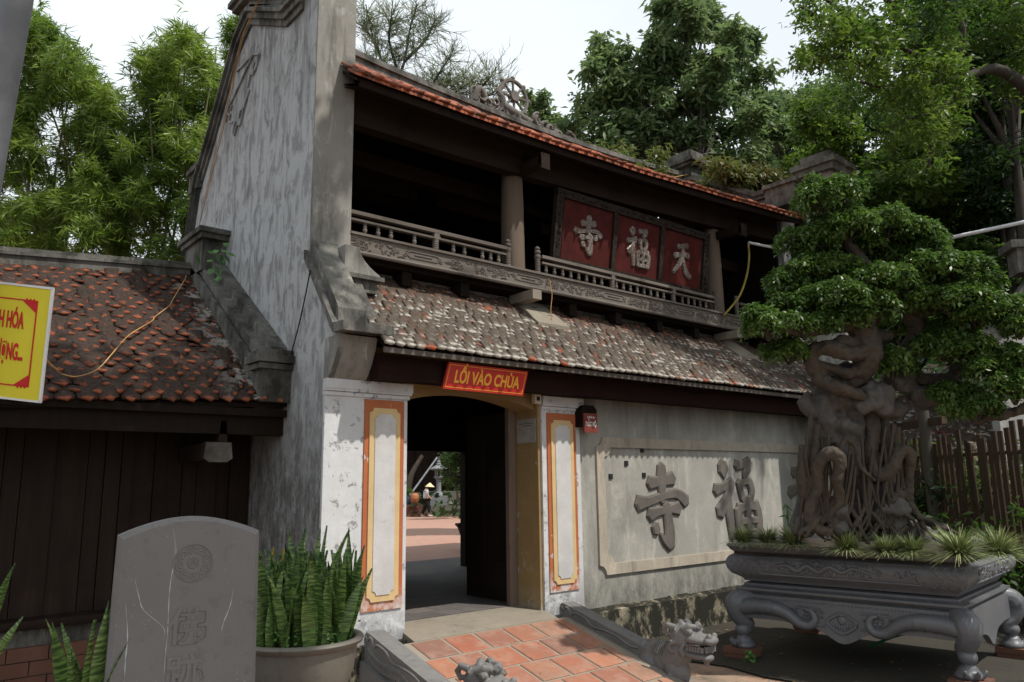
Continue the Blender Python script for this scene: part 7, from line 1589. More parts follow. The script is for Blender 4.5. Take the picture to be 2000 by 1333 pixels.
leaf_field('crown', clump_points([((7.862,-2.468,8.702),0.19),((7.290,-2.595,8.473),0.13),((8.169,-2.234,8.866),0.15),((7.535,-2.266,9.011),0.16),((7.460,-2.164,8.852),0.14),((6.706,-2.359,8.439),0.17),((6.968,-2.149,8.857),0.20),((7.014,-2.128,8.610),0.14),((7.590,-1.927,9.069),0.14),((8.228,-1.960,9.727),0.21),((7.768,-1.978,9.211),0.20),((7.053,-2.217,8.839),0.20),((6.929,-2.045,9.116),0.18),((7.394,-1.773,9.668),0.15),((7.510,-1.582,9.572),0.14),((6.610,-2.330,9.204),0.12),((6.209,-2.342,9.003),0.14),((6.028,-2.306,8.934),0.14),((9.807,-2.626,8.617),0.23),((8.288,-3.099,8.169),0.21),((9.297,-2.617,8.709),0.17),((7.672,-3.049,7.914),0.19),((8.855,-2.668,8.816),0.16),((7.778,-2.751,8.515),0.15),((9.382,-2.377,9.072),0.21),((9.011,-2.205,9.104),0.16),((8.426,-2.237,9.082),0.23),((7.698,-2.858,8.135),0.21),((7.515,-2.545,8.585),0.21),((7.340,-2.582,8.246),0.19),((8.558,-2.344,9.062),0.21),((7.283,-2.446,8.433),0.12),((6.720,-2.469,8.294),0.15),((8.390,-2.107,9.220),0.15),((7.099,-2.542,8.370),0.16),((6.772,-2.272,8.400),0.21),((7.153,-2.009,8.732),0.16),((8.144,-2.032,9.218),0.22),((8.723,-1.650,9.472),0.23),((6.541,-2.389,8.588),0.13),((7.372,-1.980,8.946),0.14),((6.233,-2.358,8.434),0.16),((6.865,-1.828,8.987),0.16),((8.066,-1.242,9.527),0.20),((6.268,-2.350,8.279),0.18),((7.819,-1.713,9.584),0.19),((7.971,-1.476,9.728),0.18),((6.476,-1.639,9.017),0.12),((7.631,-1.129,10.032),0.23),((6.721,-1.694,8.940),0.19),((7.333,-1.384,9.373),0.16),((7.430,-1.252,9.589),0.15),((7.622,-1.345,9.853),0.23),((6.750,-1.718,9.486),0.13),((8.013,-3.095,8.016),0.12),((9.425,-2.854,8.141),0.22),((8.572,-2.915,8.068),0.12),((9.632,-2.650,8.776),0.16),((8.345,-2.704,7.988),0.16),((7.873,-3.129,7.545),0.18),((7.512,-3.002,7.728),0.16),((8.663,-2.389,8.330),0.13),((8.912,-2.175,8.225),0.21),((7.616,-2.478,7.951),0.22),((7.569,-2.644,7.701),0.18),((9.212,-2.042,8.281),0.16),((8.802,-2.095,8.280),0.14),((8.499,-2.177,8.027),0.20),((8.465,-1.865,8.509),0.21),((8.637,-1.860,8.433),0.18),((8.741,-1.697,8.499),0.18),((7.837,-2.203,8.244),0.17),((8.672,-3.308,7.695),0.13),((8.458,-3.162,7.838),0.16),((7.920,-3.230,7.248),0.12),((9.728,-2.720,8.181),0.15),((9.192,-2.789,7.584),0.22),((9.774,-2.201,8.076),0.15),((7.964,-2.812,7.016),0.19),((8.729,-2.437,7.748),0.15),((8.891,-2.705,7.187),0.13),((8.401,-2.726,7.335),0.15),((9.636,-2.113,7.644),0.16),((9.100,-2.661,7.377),0.17),((9.106,-2.380,7.293),0.16),((8.605,-2.552,7.003),0.14),((8.826,-2.274,6.732),0.21),((9.877,-2.241,7.328),0.19),((9.032,-2.065,6.799),0.13),((7.896,-2.863,6.360),0.16),((9.785,-2.389,7.715),0.18),((8.268,-2.592,7.245),0.18),((8.865,-2.520,7.615),0.20),((8.427,-2.872,7.295),0.18),((7.414,-3.147,7.017),0.12),((8.501,-2.650,7.221),0.13),((8.838,-2.133,7.759),0.19),((8.116,-2.682,7.048),0.15),((9.050,-1.745,7.618),0.17),((9.055,-2.262,7.534),0.21),((7.626,-2.538,7.062),0.16),((7.472,-2.400,7.032),0.20),((8.626,-3.059,8.479),0.22),((7.821,-3.433,7.881),0.12),((8.874,-2.880,8.522),0.19),((7.993,-3.150,8.316),0.19),((10.016,-2.796,9.690),0.14),((9.591,-2.738,9.284),0.17),((8.569,-3.182,9.186),0.19),((8.207,-3.370,9.028),0.18),((9.701,-2.707,9.875),0.18),((8.226,-3.555,9.176),0.12),((8.158,-3.396,9.306),0.14),((9.135,-3.086,10.116),0.13),((8.064,-2.641,8.716),0.12),((8.306,-2.038,9.230),0.20),((8.583,-2.331,9.473),0.19),((9.122,-2.230,9.377),0.15),((8.411,-2.515,9.183),0.17),((8.401,-2.478,9.618),0.21),((9.109,-2.359,9.952),0.18),((7.935,-2.733,8.994),0.19),((6.751,-2.944,8.496),0.12),((9.277,-2.230,9.934),0.21),((7.212,-2.899,8.907),0.18),((8.265,-2.462,9.471),0.22),((7.099,-2.515,8.258),0.21),((6.787,-2.695,7.890),0.18),((8.245,-1.576,8.629),0.14),((6.388,-2.473,7.819),0.20),((7.031,-1.962,8.411),0.20),((8.289,-1.732,9.123),0.19),((6.679,-2.067,8.427),0.20),((7.855,-1.685,8.792),0.15),((8.195,-1.330,8.891),0.18),((7.796,-1.122,8.871),0.21),((7.402,-1.493,8.481),0.14),((7.498,-1.019,8.939),0.16),((7.129,-1.446,8.690),0.16),((6.412,-1.659,8.221),0.21),((6.425,-1.946,8.262),0.19),((5.876,-1.912,7.836),0.18),((5.889,-1.934,7.882),0.12),((6.423,-1.792,8.181),0.18),((12.149,-3.261,10.218),0.28),((10.523,-1.932,8.750),0.27),((10.942,-2.240,11.316),0.28),((12.325,-2.155,11.087),0.35),((11.410,-2.142,10.374),0.47),((12.153,-2.804,11.617),0.29),((11.931,-2.447,10.917),0.36),((9.791,-3.199,10.494),0.42),((10.323,-2.091,11.210),0.38),((10.589,-2.370,10.884),0.30),((11.788,-2.288,11.314),0.44),((11.178,-3.526,9.751),0.34),((9.454,-2.492,8.195),0.39),((12.486,-2.913,11.458),0.42),((10.236,-2.482,10.376),0.40),((11.341,-3.263,8.646),0.32),((10.713,-3.236,9.626),0.43),((10.700,-3.795,10.335),0.25),((11.858,-2.211,11.850),0.37),((10.691,-2.233,10.511),0.32),((10.007,-2.236,10.712),0.31),((11.913,-2.242,10.686),0.32),((10.974,-2.142,10.247),0.40),((8.721,-2.919,8.118),0.34),((8.872,-2.902,9.723),0.40),((12.348,-2.029,9.383),0.35),((11.435,-3.422,10.630),0.44),((12.443,-2.842,9.661),0.28),((11.177,-3.603,10.623),0.39),((13.072,-2.566,10.176),0.35),((9.856,-2.106,9.050),0.44),((11.716,-2.781,10.848),0.33),((11.788,-3.546,10.454),0.30),((10.285,-3.803,9.612),0.24),((11.490,-3.518,8.630),0.27),((8.787,-2.880,8.824),0.26),((8.799,-2.514,8.926),0.28),((10.654,-3.731,9.127),0.38),((13.297,-2.816,9.873),0.34),((12.203,-2.742,10.635),0.30),((10.967,-3.678,8.364),0.33),((10.756,-3.007,9.629),0.27),((13.380,-3.108,10.241),0.45),((9.119,-2.865,9.810),0.29),((9.234,-2.767,9.001),0.32),((11.121,-3.141,8.905),0.43),((12.980,0.617,10.550),0.36),((13.312,0.355,10.470),0.27),((12.193,-0.547,9.851),0.27),((12.276,0.006,10.580),0.35),((12.882,-0.262,10.118),0.35),((12.966,0.745,11.719),0.34),((12.097,0.868,10.390),0.29),((13.407,0.771,11.725),0.24),((12.084,-0.855,10.957),0.21),((12.487,-0.323,10.103),0.30),((10.434,0.126,9.358),0.27),((13.539,0.691,11.040),0.31),((10.952,-0.057,10.508),0.26),((13.596,-0.302,9.992),0.34),((11.791,-1.260,10.351),0.32),((12.348,-0.626,9.634),0.25),((13.235,-0.708,11.282),0.26),((11.815,0.783,10.080),0.31),((11.880,-0.531,10.882),0.22),((12.496,0.607,10.626),0.24),((13.029,-0.097,11.677),0.33),((11.365,-0.053,9.598),0.28),((12.252,0.565,10.552),0.25),((11.676,-0.649,10.429),0.31),((14.690,-0.019,10.503),0.24),((10.581,-0.147,10.525),0.28)], 30000, 77), .12, .05, M['lf_hill'], OT, .2, seed=77, kind=None)
SH = thing('added_shade_tree', 'large leafy tree added unseen behind the viewer to shade the left foreground', 'tree', (-9.5, -10.5, -.6))  # out-of-view tree added so its crown keeps sun off the left foreground
sk = MB(); limb(sk, [(-9.5,-10.5,-.6),(-9.2,-10.2,3),(-8.2,-9.6,6.5),(-6.5,-8.8,9)], [.4,.32,.28,.2], 5, 10)
hubs = []; random.seed(99)
for i in range(46): hubs.append(((random.uniform(-5.2, 1.2), random.uniform(-10.5,-2.6), random.uniform(9.4, 11.6)), random.uniform(.7, 1.15)))
for c_, R in hubs[::4]: limb(sk, [(-6.5,-8.8,9), ((c_[0]-6.5)/2, (c_[1]-8.8)/2, c_[2]-.4), c_], [.14,.08,.03], 3, 6)
sk.build('trunk', M['bark'], SH, smooth=60)
leaf_field('crown', clump_points(hubs, 13000, 98), .30, .14, M['lf_hill'], SH, .2, seed=99, kind=None)
CT = thing('feathery_tree','sparse feathery tree with thin bare branches behind the gable','tree',(6.506,10.287,10.792)[:2]+(-.6,))
ck = MB(); tips = []
limb(ck, [(6.705,10.593,10.482),(6.306,10.126,11.608),(5.935,10.231,12.471),(5.564,10.336,13.333),(5.384,10.638,14.368),(4.971,10.220,14.789)], [0.050,0.042,0.035,0.028,0.020,0.014], 3, 6); tips.append([(6.705,10.593,10.482),(6.306,10.126,11.608),(5.935,10.231,12.471),(5.564,10.336,13.333),(5.384,10.638,14.368),(4.971,10.220,14.789)])
limb(ck, [(5.935,10.231,12.471),(5.967,9.758,13.216),(6.279,10.004,14.412),(6.073,9.293,14.770)], [0.050,0.038,0.028,0.017], 3, 6); tips.append([(5.935,10.231,12.471),(5.967,9.758,13.216),(6.279,10.004,14.412),(6.073,9.293,14.770)])
limb(ck, [(5.564,10.336,13.333),(5.517,10.715,14.134),(5.187,10.887,14.576)], [0.050,0.035,0.020], 3, 6); tips.append([(5.564,10.336,13.333),(5.517,10.715,14.134),(5.187,10.887,14.576)])
limb(ck, [(6.306,10.126,11.608),(6.773,9.924,12.464),(6.822,9.228,12.973),(7.157,9.202,13.559)], [0.050,0.038,0.028,0.017], 3, 6); tips.append([(6.306,10.126,11.608),(6.773,9.924,12.464),(6.822,9.228,12.973),(7.157,9.202,13.559)])
limb(ck, [(6.642,10.506,11.064),(7.130,9.921,11.782),(7.649,9.379,12.209),(8.183,8.859,12.490),(8.186,8.046,12.542)], [0.050,0.041,0.032,0.024,0.015], 3, 6); tips.append([(6.642,10.506,11.064),(7.130,9.921,11.782),(7.649,9.379,12.209),(8.183,8.859,12.490),(8.186,8.046,12.542)])
limb(ck, [(6.773,9.924,12.464),(7.019,9.768,12.801),(7.193,9.002,12.611)], [0.050,0.035,0.020], 3, 6); tips.append([(6.773,9.924,12.464),(7.019,9.768,12.801),(7.193,9.002,12.611)])
limb(ck, [(5.920,10.210,12.614),(5.446,10.264,12.943),(5.392,10.995,13.410)], [0.050,0.035,0.020], 3, 6); tips.append([(5.920,10.210,12.614),(5.446,10.264,12.943),(5.392,10.995,13.410)])
limb(ck, [(7.130,9.921,11.782),(7.282,9.375,12.405),(7.685,8.932,12.830)], [0.050,0.035,0.020], 3, 6); tips.append([(7.130,9.921,11.782),(7.282,9.375,12.405),(7.685,8.932,12.830)])
limb(ck, [(5.967,9.758,13.216),(6.600,9.686,14.058),(6.814,9.485,14.693)], [0.050,0.035,0.020], 3, 6); tips.append([(5.967,9.758,13.216),(6.600,9.686,14.058),(6.814,9.485,14.693)])
limb(ck, [(7.649,9.379,12.209),(7.772,8.808,12.490),(7.887,8.246,12.759)], [0.050,0.035,0.020], 3, 6); tips.append([(7.649,9.379,12.209),(7.772,8.808,12.490),(7.887,8.246,12.759)])
limb(ck, [(6.146,10.312,13.054),(5.669,10.110,13.902),(5.553,9.799,14.496)], [0.050,0.035,0.020], 3, 6); tips.append([(6.146,10.312,13.054),(5.669,10.110,13.902),(5.553,9.799,14.496)])

ck.build('trunk', M['bark'], CT, smooth=60)
tg = MB(); random.seed(88)
for b_ in tips:
    b_ = [Vector(p) for p in b_]
    for k in range(85):
        i = random.randrange(len(b_)-1); 
        if i == 0 and random.random() < .6: continue
        p = b_[i].lerp(b_[i+1], random.random()); d_ = Vector((random.uniform(-1,1), random.uniform(-1,1), random.uniform(-.3,1))).normalized(); l_ = random.uniform(.3,1.0)
        q = p+d_*l_*.5; e_ = q+(d_+Vector((random.uniform(-.4,.4), random.uniform(-.4,.4), random.uniform(-.2,.3))))*l_*.5
        tg.tube([p, q, e_], [.008,.006,.003], 3, cap=False)
        for z in range(9):
            s0 = p.lerp(q, random.random()) if random.random() < .5 else q.lerp(e_, random.random()); dd = (d_+Vector((random.uniform(-.8,.8), random.uniform(-.8,.8), random.uniform(-.6,.6)))).normalized()
            tg.tube([s0, s0+dd*random.uniform(.15,.4)], [.008,.003], 3, cap=False)
tg.build('twigs', M['lf_casu'], CT, kind='stuff')

bamboo('dense bright green bamboo clump behind the left hall, at the far left', [((-2.638,8.863,4.583),(-2.814,8.305,7.504),(-2.800,8.122,9.869)),((-2.032,8.609,4.617),(-2.232,8.174,7.118),(-2.610,8.149,9.643)),((-1.672,8.306,4.611),(-2.058,8.094,6.837),(-3.012,8.032,9.332)),((-1.500,7.906,4.563),(-1.612,7.515,6.571),(-1.878,7.541,8.499)),((-2.317,8.337,4.533),(-2.742,8.217,6.518),(-3.448,8.333,8.508)),((-1.287,7.727,4.559),(-1.790,7.665,6.575),(-2.276,7.959,9.262))], [((-1.983,9.169,7.089),0.33),((-1.994,7.130,5.646),0.22),((-1.203,8.919,7.047),0.20),((-2.686,8.410,9.380),0.26),((-3.656,8.554,8.870),0.30),((-1.880,8.614,9.025),0.20),((-2.576,6.769,8.626),0.28),((-3.122,10.099,9.978),0.33),((-2.684,9.246,5.913),0.28),((-2.823,9.840,6.145),0.33),((-1.719,7.459,7.730),0.19),((-3.469,8.233,9.546),0.26),((-3.465,8.970,7.032),0.21),((-1.851,7.533,7.333),0.24),((-2.008,9.072,9.783),0.19),((-2.024,6.963,5.890),0.27),((-2.904,7.373,7.273),0.16),((-3.011,8.509,5.701),0.27),((-1.457,7.588,5.730),0.22),((-2.454,7.587,6.465),0.27),((-1.900,7.005,5.835),0.29),((-3.389,9.394,8.869),0.32),((-2.603,9.129,6.110),0.22),((-3.150,7.431,8.997),0.18),((-2.000,7.580,5.457),0.17),((-1.398,7.546,6.798),0.21),((-2.144,8.397,6.439),0.23),((-3.314,8.220,5.747),0.23),((-1.727,8.406,8.796),0.33),((-2.230,7.439,6.294),0.22),((-3.108,8.715,6.289),0.23),((-0.980,9.022,6.393),0.26),((-2.426,8.492,7.031),0.22),((-2.910,8.028,9.542),0.32),((-1.393,7.830,6.705),0.22),((-3.387,9.804,9.365),0.32),((-2.552,9.661,7.040),0.29),((-2.061,8.022,6.597),0.27),((-2.894,9.468,8.484),0.29),((-2.646,9.570,6.092),0.27),((-3.522,8.636,7.511),0.26),((-2.359,9.163,6.771),0.30),((-2.668,9.459,7.728),0.31),((-2.514,9.952,6.804),0.29),((-1.256,7.938,5.783),0.25),((-2.907,10.407,6.845),0.26),((-1.851,8.928,7.069),0.21),((-1.744,8.493,7.397),0.24),((-2.037,8.755,6.787),0.29),((-3.623,8.953,9.306),0.27),((-2.957,9.393,7.358),0.18),((-2.850,7.090,8.806),0.18),((-3.115,7.764,9.147),0.17),((-2.601,8.724,8.884),0.27),((-2.990,7.804,5.787),0.21),((-3.111,7.747,8.103),0.28),((-2.947,8.677,10.288),0.19),((-2.444,8.471,8.831),0.32),((-1.634,8.776,8.041),0.28),((-2.923,8.633,9.838),0.26),((-1.227,8.298,5.844),0.23),((-1.918,6.728,8.144),0.24),((-2.336,8.376,9.397),0.31),((-2.888,7.814,8.144),0.21),((-1.181,8.867,7.739),0.34),((-2.198,9.437,9.484),0.27),((-2.617,9.757,9.623),0.27),((-3.067,7.777,7.821),0.25),((-2.635,9.139,9.490),0.31),((-3.520,8.742,7.618),0.30),((-2.057,7.263,8.070),0.19),((-1.345,7.985,7.551),0.25),((-2.018,8.934,7.628),0.20),((-1.957,8.058,8.291),0.22),((-2.926,8.689,7.962),0.23),((-2.108,6.943,6.818),0.19),((-2.239,9.814,6.410),0.27),((-3.371,9.245,6.666),0.26),((-1.968,8.206,7.165),0.31),((-2.701,9.430,9.069),0.21),((-2.887,7.884,6.199),0.28),((-2.172,7.576,7.731),0.28),((-1.676,7.591,8.136),0.26),((-2.713,7.441,8.526),0.25),((-2.036,7.152,8.456),0.28),((-1.986,6.916,6.504),0.26),((-1.125,8.485,5.815),0.19),((-1.748,8.125,8.381),0.33),((-2.233,7.398,8.682),0.30),((-3.194,8.897,7.486),0.19),((-2.540,7.043,9.016),0.21),((-3.550,9.151,9.887),0.29),((-1.780,7.516,8.257),0.22),((-2.090,9.467,8.431),0.25),((-3.389,8.425,6.819),0.25),((-2.256,8.822,6.171),0.27),((-3.037,8.200,7.620),0.28),((-2.719,7.518,9.331),0.22),((-1.989,8.454,8.965),0.28),((-3.361,8.122,6.871),0.18),((-2.255,9.102,9.420),0.26),((-2.863,7.702,6.320),0.26),((-3.481,10.256,10.030),0.30),((-3.147,9.897,10.348),0.30),((-1.826,8.117,8.689),0.23),((-3.106,9.121,9.008),0.23),((-2.825,9.259,10.210),0.29),((-1.663,8.804,8.031),0.27),((-2.157,8.997,7.856),0.24),((-3.580,8.080,9.468),0.17),((-1.480,8.492,7.580),0.18),((-2.311,9.091,6.351),0.24),((-2.874,7.356,9.441),0.19),((-2.715,9.555,9.149),0.21),((-3.206,7.819,8.685),0.20),((-3.180,7.640,7.685),0.29),((-2.471,9.536,6.168),0.28),((-2.473,7.790,5.691),0.26),((-2.778,9.595,7.554),0.20),((-3.384,8.001,9.657),0.18),((-2.503,8.604,5.733),0.21),((-2.600,8.978,9.485),0.29),((-3.283,9.307,9.409),0.32),((-2.004,9.358,8.581),0.19),((-3.278,9.165,6.673),0.18),((-2.141,8.698,5.733),0.23),((-3.441,10.018,10.326),0.26),((-1.736,7.021,7.948),0.17),((-2.994,7.667,9.677),0.22),((-3.228,7.274,9.367),0.30),((-3.180,8.772,7.958),0.25),((-3.509,8.020,8.365),0.24),((-1.296,8.820,7.231),0.22),((-3.469,9.318,7.810),0.26),((-2.631,9.282,7.782),0.32),((-2.837,9.619,8.765),0.22),((-3.468,7.854,8.357),0.27),((-2.005,6.927,7.626),0.17),((-3.243,8.396,9.735),0.26),((-3.183,9.160,10.218),0.19),((-3.259,8.484,8.878),0.18),((-2.691,9.089,9.340),0.27),((-1.403,8.564,7.012),0.27),((-2.397,9.195,6.772),0.33),((-2.008,7.565,6.649),0.28),((-3.050,7.297,9.196),0.18),((-2.971,8.402,7.102),0.18),((-2.084,6.902,6.904),0.17),((-3.241,10.002,9.139),0.34),((-2.388,7.894,8.823),0.22)], 60000, 91)
bamboo('tall bamboo clump behind the left hall, next to the gable', [((-0.789,7.308,4.551),(-0.794,6.828,6.557),(-0.944,6.227,9.569)),((-0.220,6.830,4.541),(-0.652,6.708,6.555),(-0.883,6.153,9.660)),((-1.003,7.488,4.555),(-0.988,7.035,6.378),(-1.307,6.752,8.664)),((-0.663,6.819,4.482),(-0.598,6.290,6.444),(-0.453,6.035,8.649)),((-0.505,7.069,4.546),(-1.029,7.135,6.105),(-1.575,7.330,7.209))], [((-1.068,7.175,9.388),0.29),((-0.316,6.495,9.018),0.20),((0.071,7.657,8.364),0.30),((-1.074,8.629,7.797),0.25),((-0.639,7.589,8.377),0.31),((-0.307,7.385,5.855),0.19),((-0.382,5.425,7.065),0.28),((-1.371,7.860,6.507),0.29),((-1.087,6.440,8.635),0.19),((-0.443,7.301,8.881),0.21),((-0.709,8.237,9.245),0.31),((0.047,6.336,6.755),0.19),((-0.321,5.434,6.813),0.18),((-0.993,8.827,6.692),0.21),((0.030,6.834,8.060),0.30),((-0.376,6.625,6.486),0.17),((-0.823,6.152,7.253),0.21),((-1.258,6.517,8.919),0.22),((-0.659,6.885,6.952),0.30),((0.314,7.211,6.052),0.27),((-0.537,6.753,6.516),0.25),((-0.447,6.178,7.484),0.18),((-1.290,7.889,7.204),0.28),((0.001,7.471,8.832),0.22),((-0.205,6.969,9.424),0.27),((0.593,6.974,6.057),0.29),((-0.347,5.973,6.877),0.23),((0.468,7.366,8.185),0.26),((-1.106,6.540,9.392),0.19),((0.136,7.936,6.432),0.27),((-0.884,7.389,9.509),0.25),((-0.001,7.414,8.524),0.21),((-1.000,7.450,8.560),0.30),((-1.012,8.225,7.044),0.21),((-1.147,8.642,6.894),0.31),((-0.291,6.367,7.806),0.24),((-0.027,5.864,7.313),0.24),((-0.114,5.209,7.026),0.17),((-0.726,6.087,7.180),0.19),((-0.267,7.351,7.508),0.28),((-1.165,8.617,7.062),0.32),((-0.733,7.753,6.372),0.30),((-0.830,8.342,7.027),0.25),((-1.540,6.774,7.186),0.17),((-1.401,6.695,6.473),0.26),((0.174,7.462,6.609),0.28),((0.473,6.862,5.844),0.31),((-1.599,6.533,7.286),0.19),((-0.787,7.509,8.123),0.28),((-1.308,7.808,7.051),0.22),((-1.311,7.387,6.603),0.26),((-0.115,8.345,6.166),0.20),((-0.200,6.204,6.510),0.18),((-0.598,7.443,8.835),0.31),((-0.949,6.997,8.601),0.27),((-0.189,6.094,6.927),0.21),((-0.280,5.430,6.691),0.21),((-1.281,6.458,6.486),0.19),((-1.016,8.957,7.340),0.26),((-0.931,6.366,5.642),0.20),((0.031,6.889,8.932),0.23),((-1.478,7.703,6.977),0.22),((-1.010,5.939,9.343),0.29),((-1.042,6.002,7.538),0.19),((0.352,6.420,6.440),0.18),((-0.768,7.070,6.565),0.25),((0.337,6.758,6.746),0.18),((-1.390,7.718,6.058),0.28),((0.067,6.410,5.826),0.30),((-0.239,6.007,5.808),0.26),((-0.229,8.582,6.137),0.22),((-0.918,6.814,8.700),0.21),((-0.727,5.686,8.846),0.22),((-1.125,8.766,7.406),0.31),((-0.803,5.958,9.091),0.28),((-0.110,5.464,7.604),0.22),((-1.019,7.170,6.478),0.27),((-0.952,8.728,7.513),0.29),((-1.321,7.919,7.742),0.23),((-0.837,7.329,7.938),0.31),((-1.209,6.815,6.959),0.24),((-0.323,6.415,8.825),0.27),((-1.416,7.746,6.031),0.24),((-0.643,5.845,6.238),0.22),((-1.494,7.379,6.724),0.17),((-0.917,7.665,7.932),0.30),((-0.735,7.662,7.856),0.31),((0.252,6.060,5.525),0.19),((0.116,6.143,7.862),0.27),((-0.389,7.767,8.969),0.23),((-0.669,6.152,6.161),0.21),((-0.830,6.265,7.358),0.22),((-1.516,7.254,7.318),0.19),((0.108,5.799,7.112),0.27),((-0.014,7.238,8.745),0.27),((-0.950,6.580,7.026),0.20),((0.447,7.374,7.670),0.21),((-1.212,8.068,8.396),0.26),((-1.324,8.621,7.600),0.25),((0.066,6.467,8.350),0.19),((-0.075,6.969,7.318),0.21),((-0.136,5.287,7.330),0.24),((-1.414,7.485,7.656),0.26),((-0.105,5.556,6.108),0.24),((0.147,6.897,8.490),0.22),((-1.017,7.642,9.477),0.25),((-0.085,5.636,6.806),0.19),((-1.054,6.867,5.649),0.17),((-1.123,6.757,9.106),0.25),((-0.776,5.624,8.722),0.22),((-0.250,6.804,8.061),0.30),((-1.296,7.509,7.697),0.24),((0.335,6.821,7.043),0.23),((-0.110,6.235,6.065),0.18),((-0.883,8.199,8.360),0.22),((-0.020,7.881,7.759),0.20),((-0.470,5.521,7.528),0.24),((-0.269,5.460,6.526),0.28),((-0.666,7.707,7.428),0.21),((-1.149,5.975,8.020),0.17),((0.015,7.436,8.375),0.19),((-0.840,8.219,9.227),0.30),((-0.124,5.564,6.688),0.21),((-1.211,7.421,8.867),0.21),((-1.037,8.731,7.244),0.32),((-0.731,7.326,9.785),0.20),((-0.449,7.751,10.348),0.26),((-0.839,6.983,8.829),0.30),((-0.904,6.864,8.994),0.30),((-1.542,6.822,9.197),0.13),((-1.597,6.904,9.052),0.09),((-1.398,6.785,8.848),0.13),((-1.521,6.899,8.804),0.09),((-1.407,6.693,9.258),0.11),((-1.415,6.887,8.483),0.11)], 56000, 92)
bamboo('slim bamboo tip peeping beside the top of the gable', [((0.858,7.201,4.745),(0.503,6.745,7.878),(0.126,6.495,10.230))], [((0.159,6.491,10.131),0.14),((0.062,6.525,10.328),0.12),((0.262,6.463,9.885),0.14),((0.087,6.645,9.742),0.10),((0.266,6.554,9.494),0.14),((0.222,6.662,9.202),0.14),((0.232,6.371,10.374),0.10),((0.012,6.626,10.085),0.08),((0.308,6.696,8.761),0.16)], 3600, 93)

make_tree('forest_tree','deep shaded tree above the white pipe at the right','tree',(14.089,-1.903,7.176)[:2]+(-.6,),(13.824,-2.268,9.617),[((13.971,-1.879,9.700),0.34),((16.157,-2.036,7.659),0.36),((14.449,-2.298,8.108),0.29),((15.967,-1.803,7.914),0.45),((14.903,-2.605,9.995),0.43),((13.622,-2.029,7.130),0.41),((15.482,-1.833,7.529),0.33),((15.084,-1.309,8.405),0.43),((13.661,-1.593,7.394),0.35),((14.010,-2.602,7.592),0.29),((14.745,-2.019,9.222),0.43),((13.966,-2.504,8.443),0.27),((13.724,-1.524,7.441),0.26),((15.486,-2.510,9.767),0.27),((14.698,-1.231,8.882),0.35),((14.882,-2.203,7.302),0.42),((14.409,-2.003,9.228),0.33),((14.942,-1.511,9.186),0.30),((14.440,-2.040,9.824),0.38),((13.272,-2.373,8.122),0.34),((14.675,-1.614,8.341),0.43),((15.829,-2.136,8.672),0.30),((14.646,-1.231,8.510),0.33),((12.648,-2.184,7.870),0.39),((13.752,-1.900,7.243),0.31),((14.458,-1.596,8.478),0.43),((13.502,-2.332,7.152),0.36),((15.351,-2.273,9.256),0.44),((13.944,-2.355,8.454),0.40),((14.788,-1.599,7.887),0.44)],12000,(.17,.07),M['lf_dark'],.2,'trees on the wooded hillside',.2,seed=80,limbs=10)
make_tree('forest_tree','dark broad tree filling the hillside behind the power lines','tree',(18.124,1.005,8.585)[:2]+(-.6,),(17.780,0.532,11.743),[((17.776,-0.028,10.771),0.38),((16.190,0.829,11.116),0.48),((16.807,1.169,9.754),0.53),((18.539,0.572,11.679),0.42),((17.494,0.989,9.200),0.41),((16.521,0.720,9.859),0.42),((18.707,0.692,11.696),0.43),((18.792,0.165,10.825),0.41),((17.621,1.058,9.572),0.52),((16.734,1.000,9.606),0.49),((18.436,1.920,11.418),0.50),((19.661,0.400,10.669),0.42),((19.117,0.761,11.081),0.37),((17.218,0.691,8.646),0.35),((19.234,0.327,10.816),0.46),((19.176,0.626,12.537),0.54),((19.336,0.439,8.889),0.38),((18.926,0.682,9.320),0.33),((18.538,0.341,10.988),0.34),((17.376,1.091,11.396),0.55),((17.956,1.453,11.726),0.35),((16.966,1.585,9.133),0.55),((17.538,0.861,9.022),0.46),((17.739,0.636,8.701),0.33),((18.527,0.066,9.409),0.47),((18.267,1.742,11.093),0.40),((18.260,0.093,9.127),0.51),((18.543,0.773,11.935),0.40),((17.961,1.834,9.027),0.35),((18.149,1.847,9.421),0.39)],12000,(.17,.07),M['lf_dark'],.2,'trees on the wooded hillside',.2,seed=81,limbs=10)
make_tree('forest_tree','dark tree crown hanging from the cliff top at the right corner','tree',(13.323,-2.452,9.378)[:2]+(-.6,),(13.183,-2.646,10.670),[((13.684,-2.285,9.625),0.26),((13.773,-2.210,10.658),0.38),((13.278,-2.273,10.997),0.27),((13.239,-2.193,11.355),0.28),((12.931,-3.199,9.984),0.30),((14.562,-2.626,10.170),0.32),((14.622,-2.288,10.769),0.26),((12.703,-3.330,10.222),0.26),((14.544,-2.535,12.062),0.37),((12.581,-3.440,10.550),0.38),((14.650,-2.480,10.364),0.36),((14.367,-1.901,10.059),0.30),((13.027,-3.320,10.701),0.24),((12.311,-2.658,10.465),0.27),((13.647,-1.640,9.841),0.43),((15.041,-2.769,11.292),0.36),((14.523,-2.680,12.184),0.29),((13.081,-2.259,11.628),0.28),((13.026,-2.712,10.388),0.26),((12.002,-2.276,9.962),0.40),((15.443,-2.651,10.502),0.30),((14.106,-1.866,10.277),0.39),((12.729,-2.213,11.565),0.40),((14.311,-2.297,11.893),0.34),((14.681,-2.422,10.565),0.26),((13.286,-2.031,11.068),0.31),((12.810,-3.225,11.067),0.26),((12.913,-2.666,10.592),0.27),((12.749,-2.802,10.077),0.35),((14.320,-2.686,11.268),0.29)],12000,(.17,.07),M['lf_dark'],.2,'trees on the wooded hillside',.2,seed=82,limbs=10)
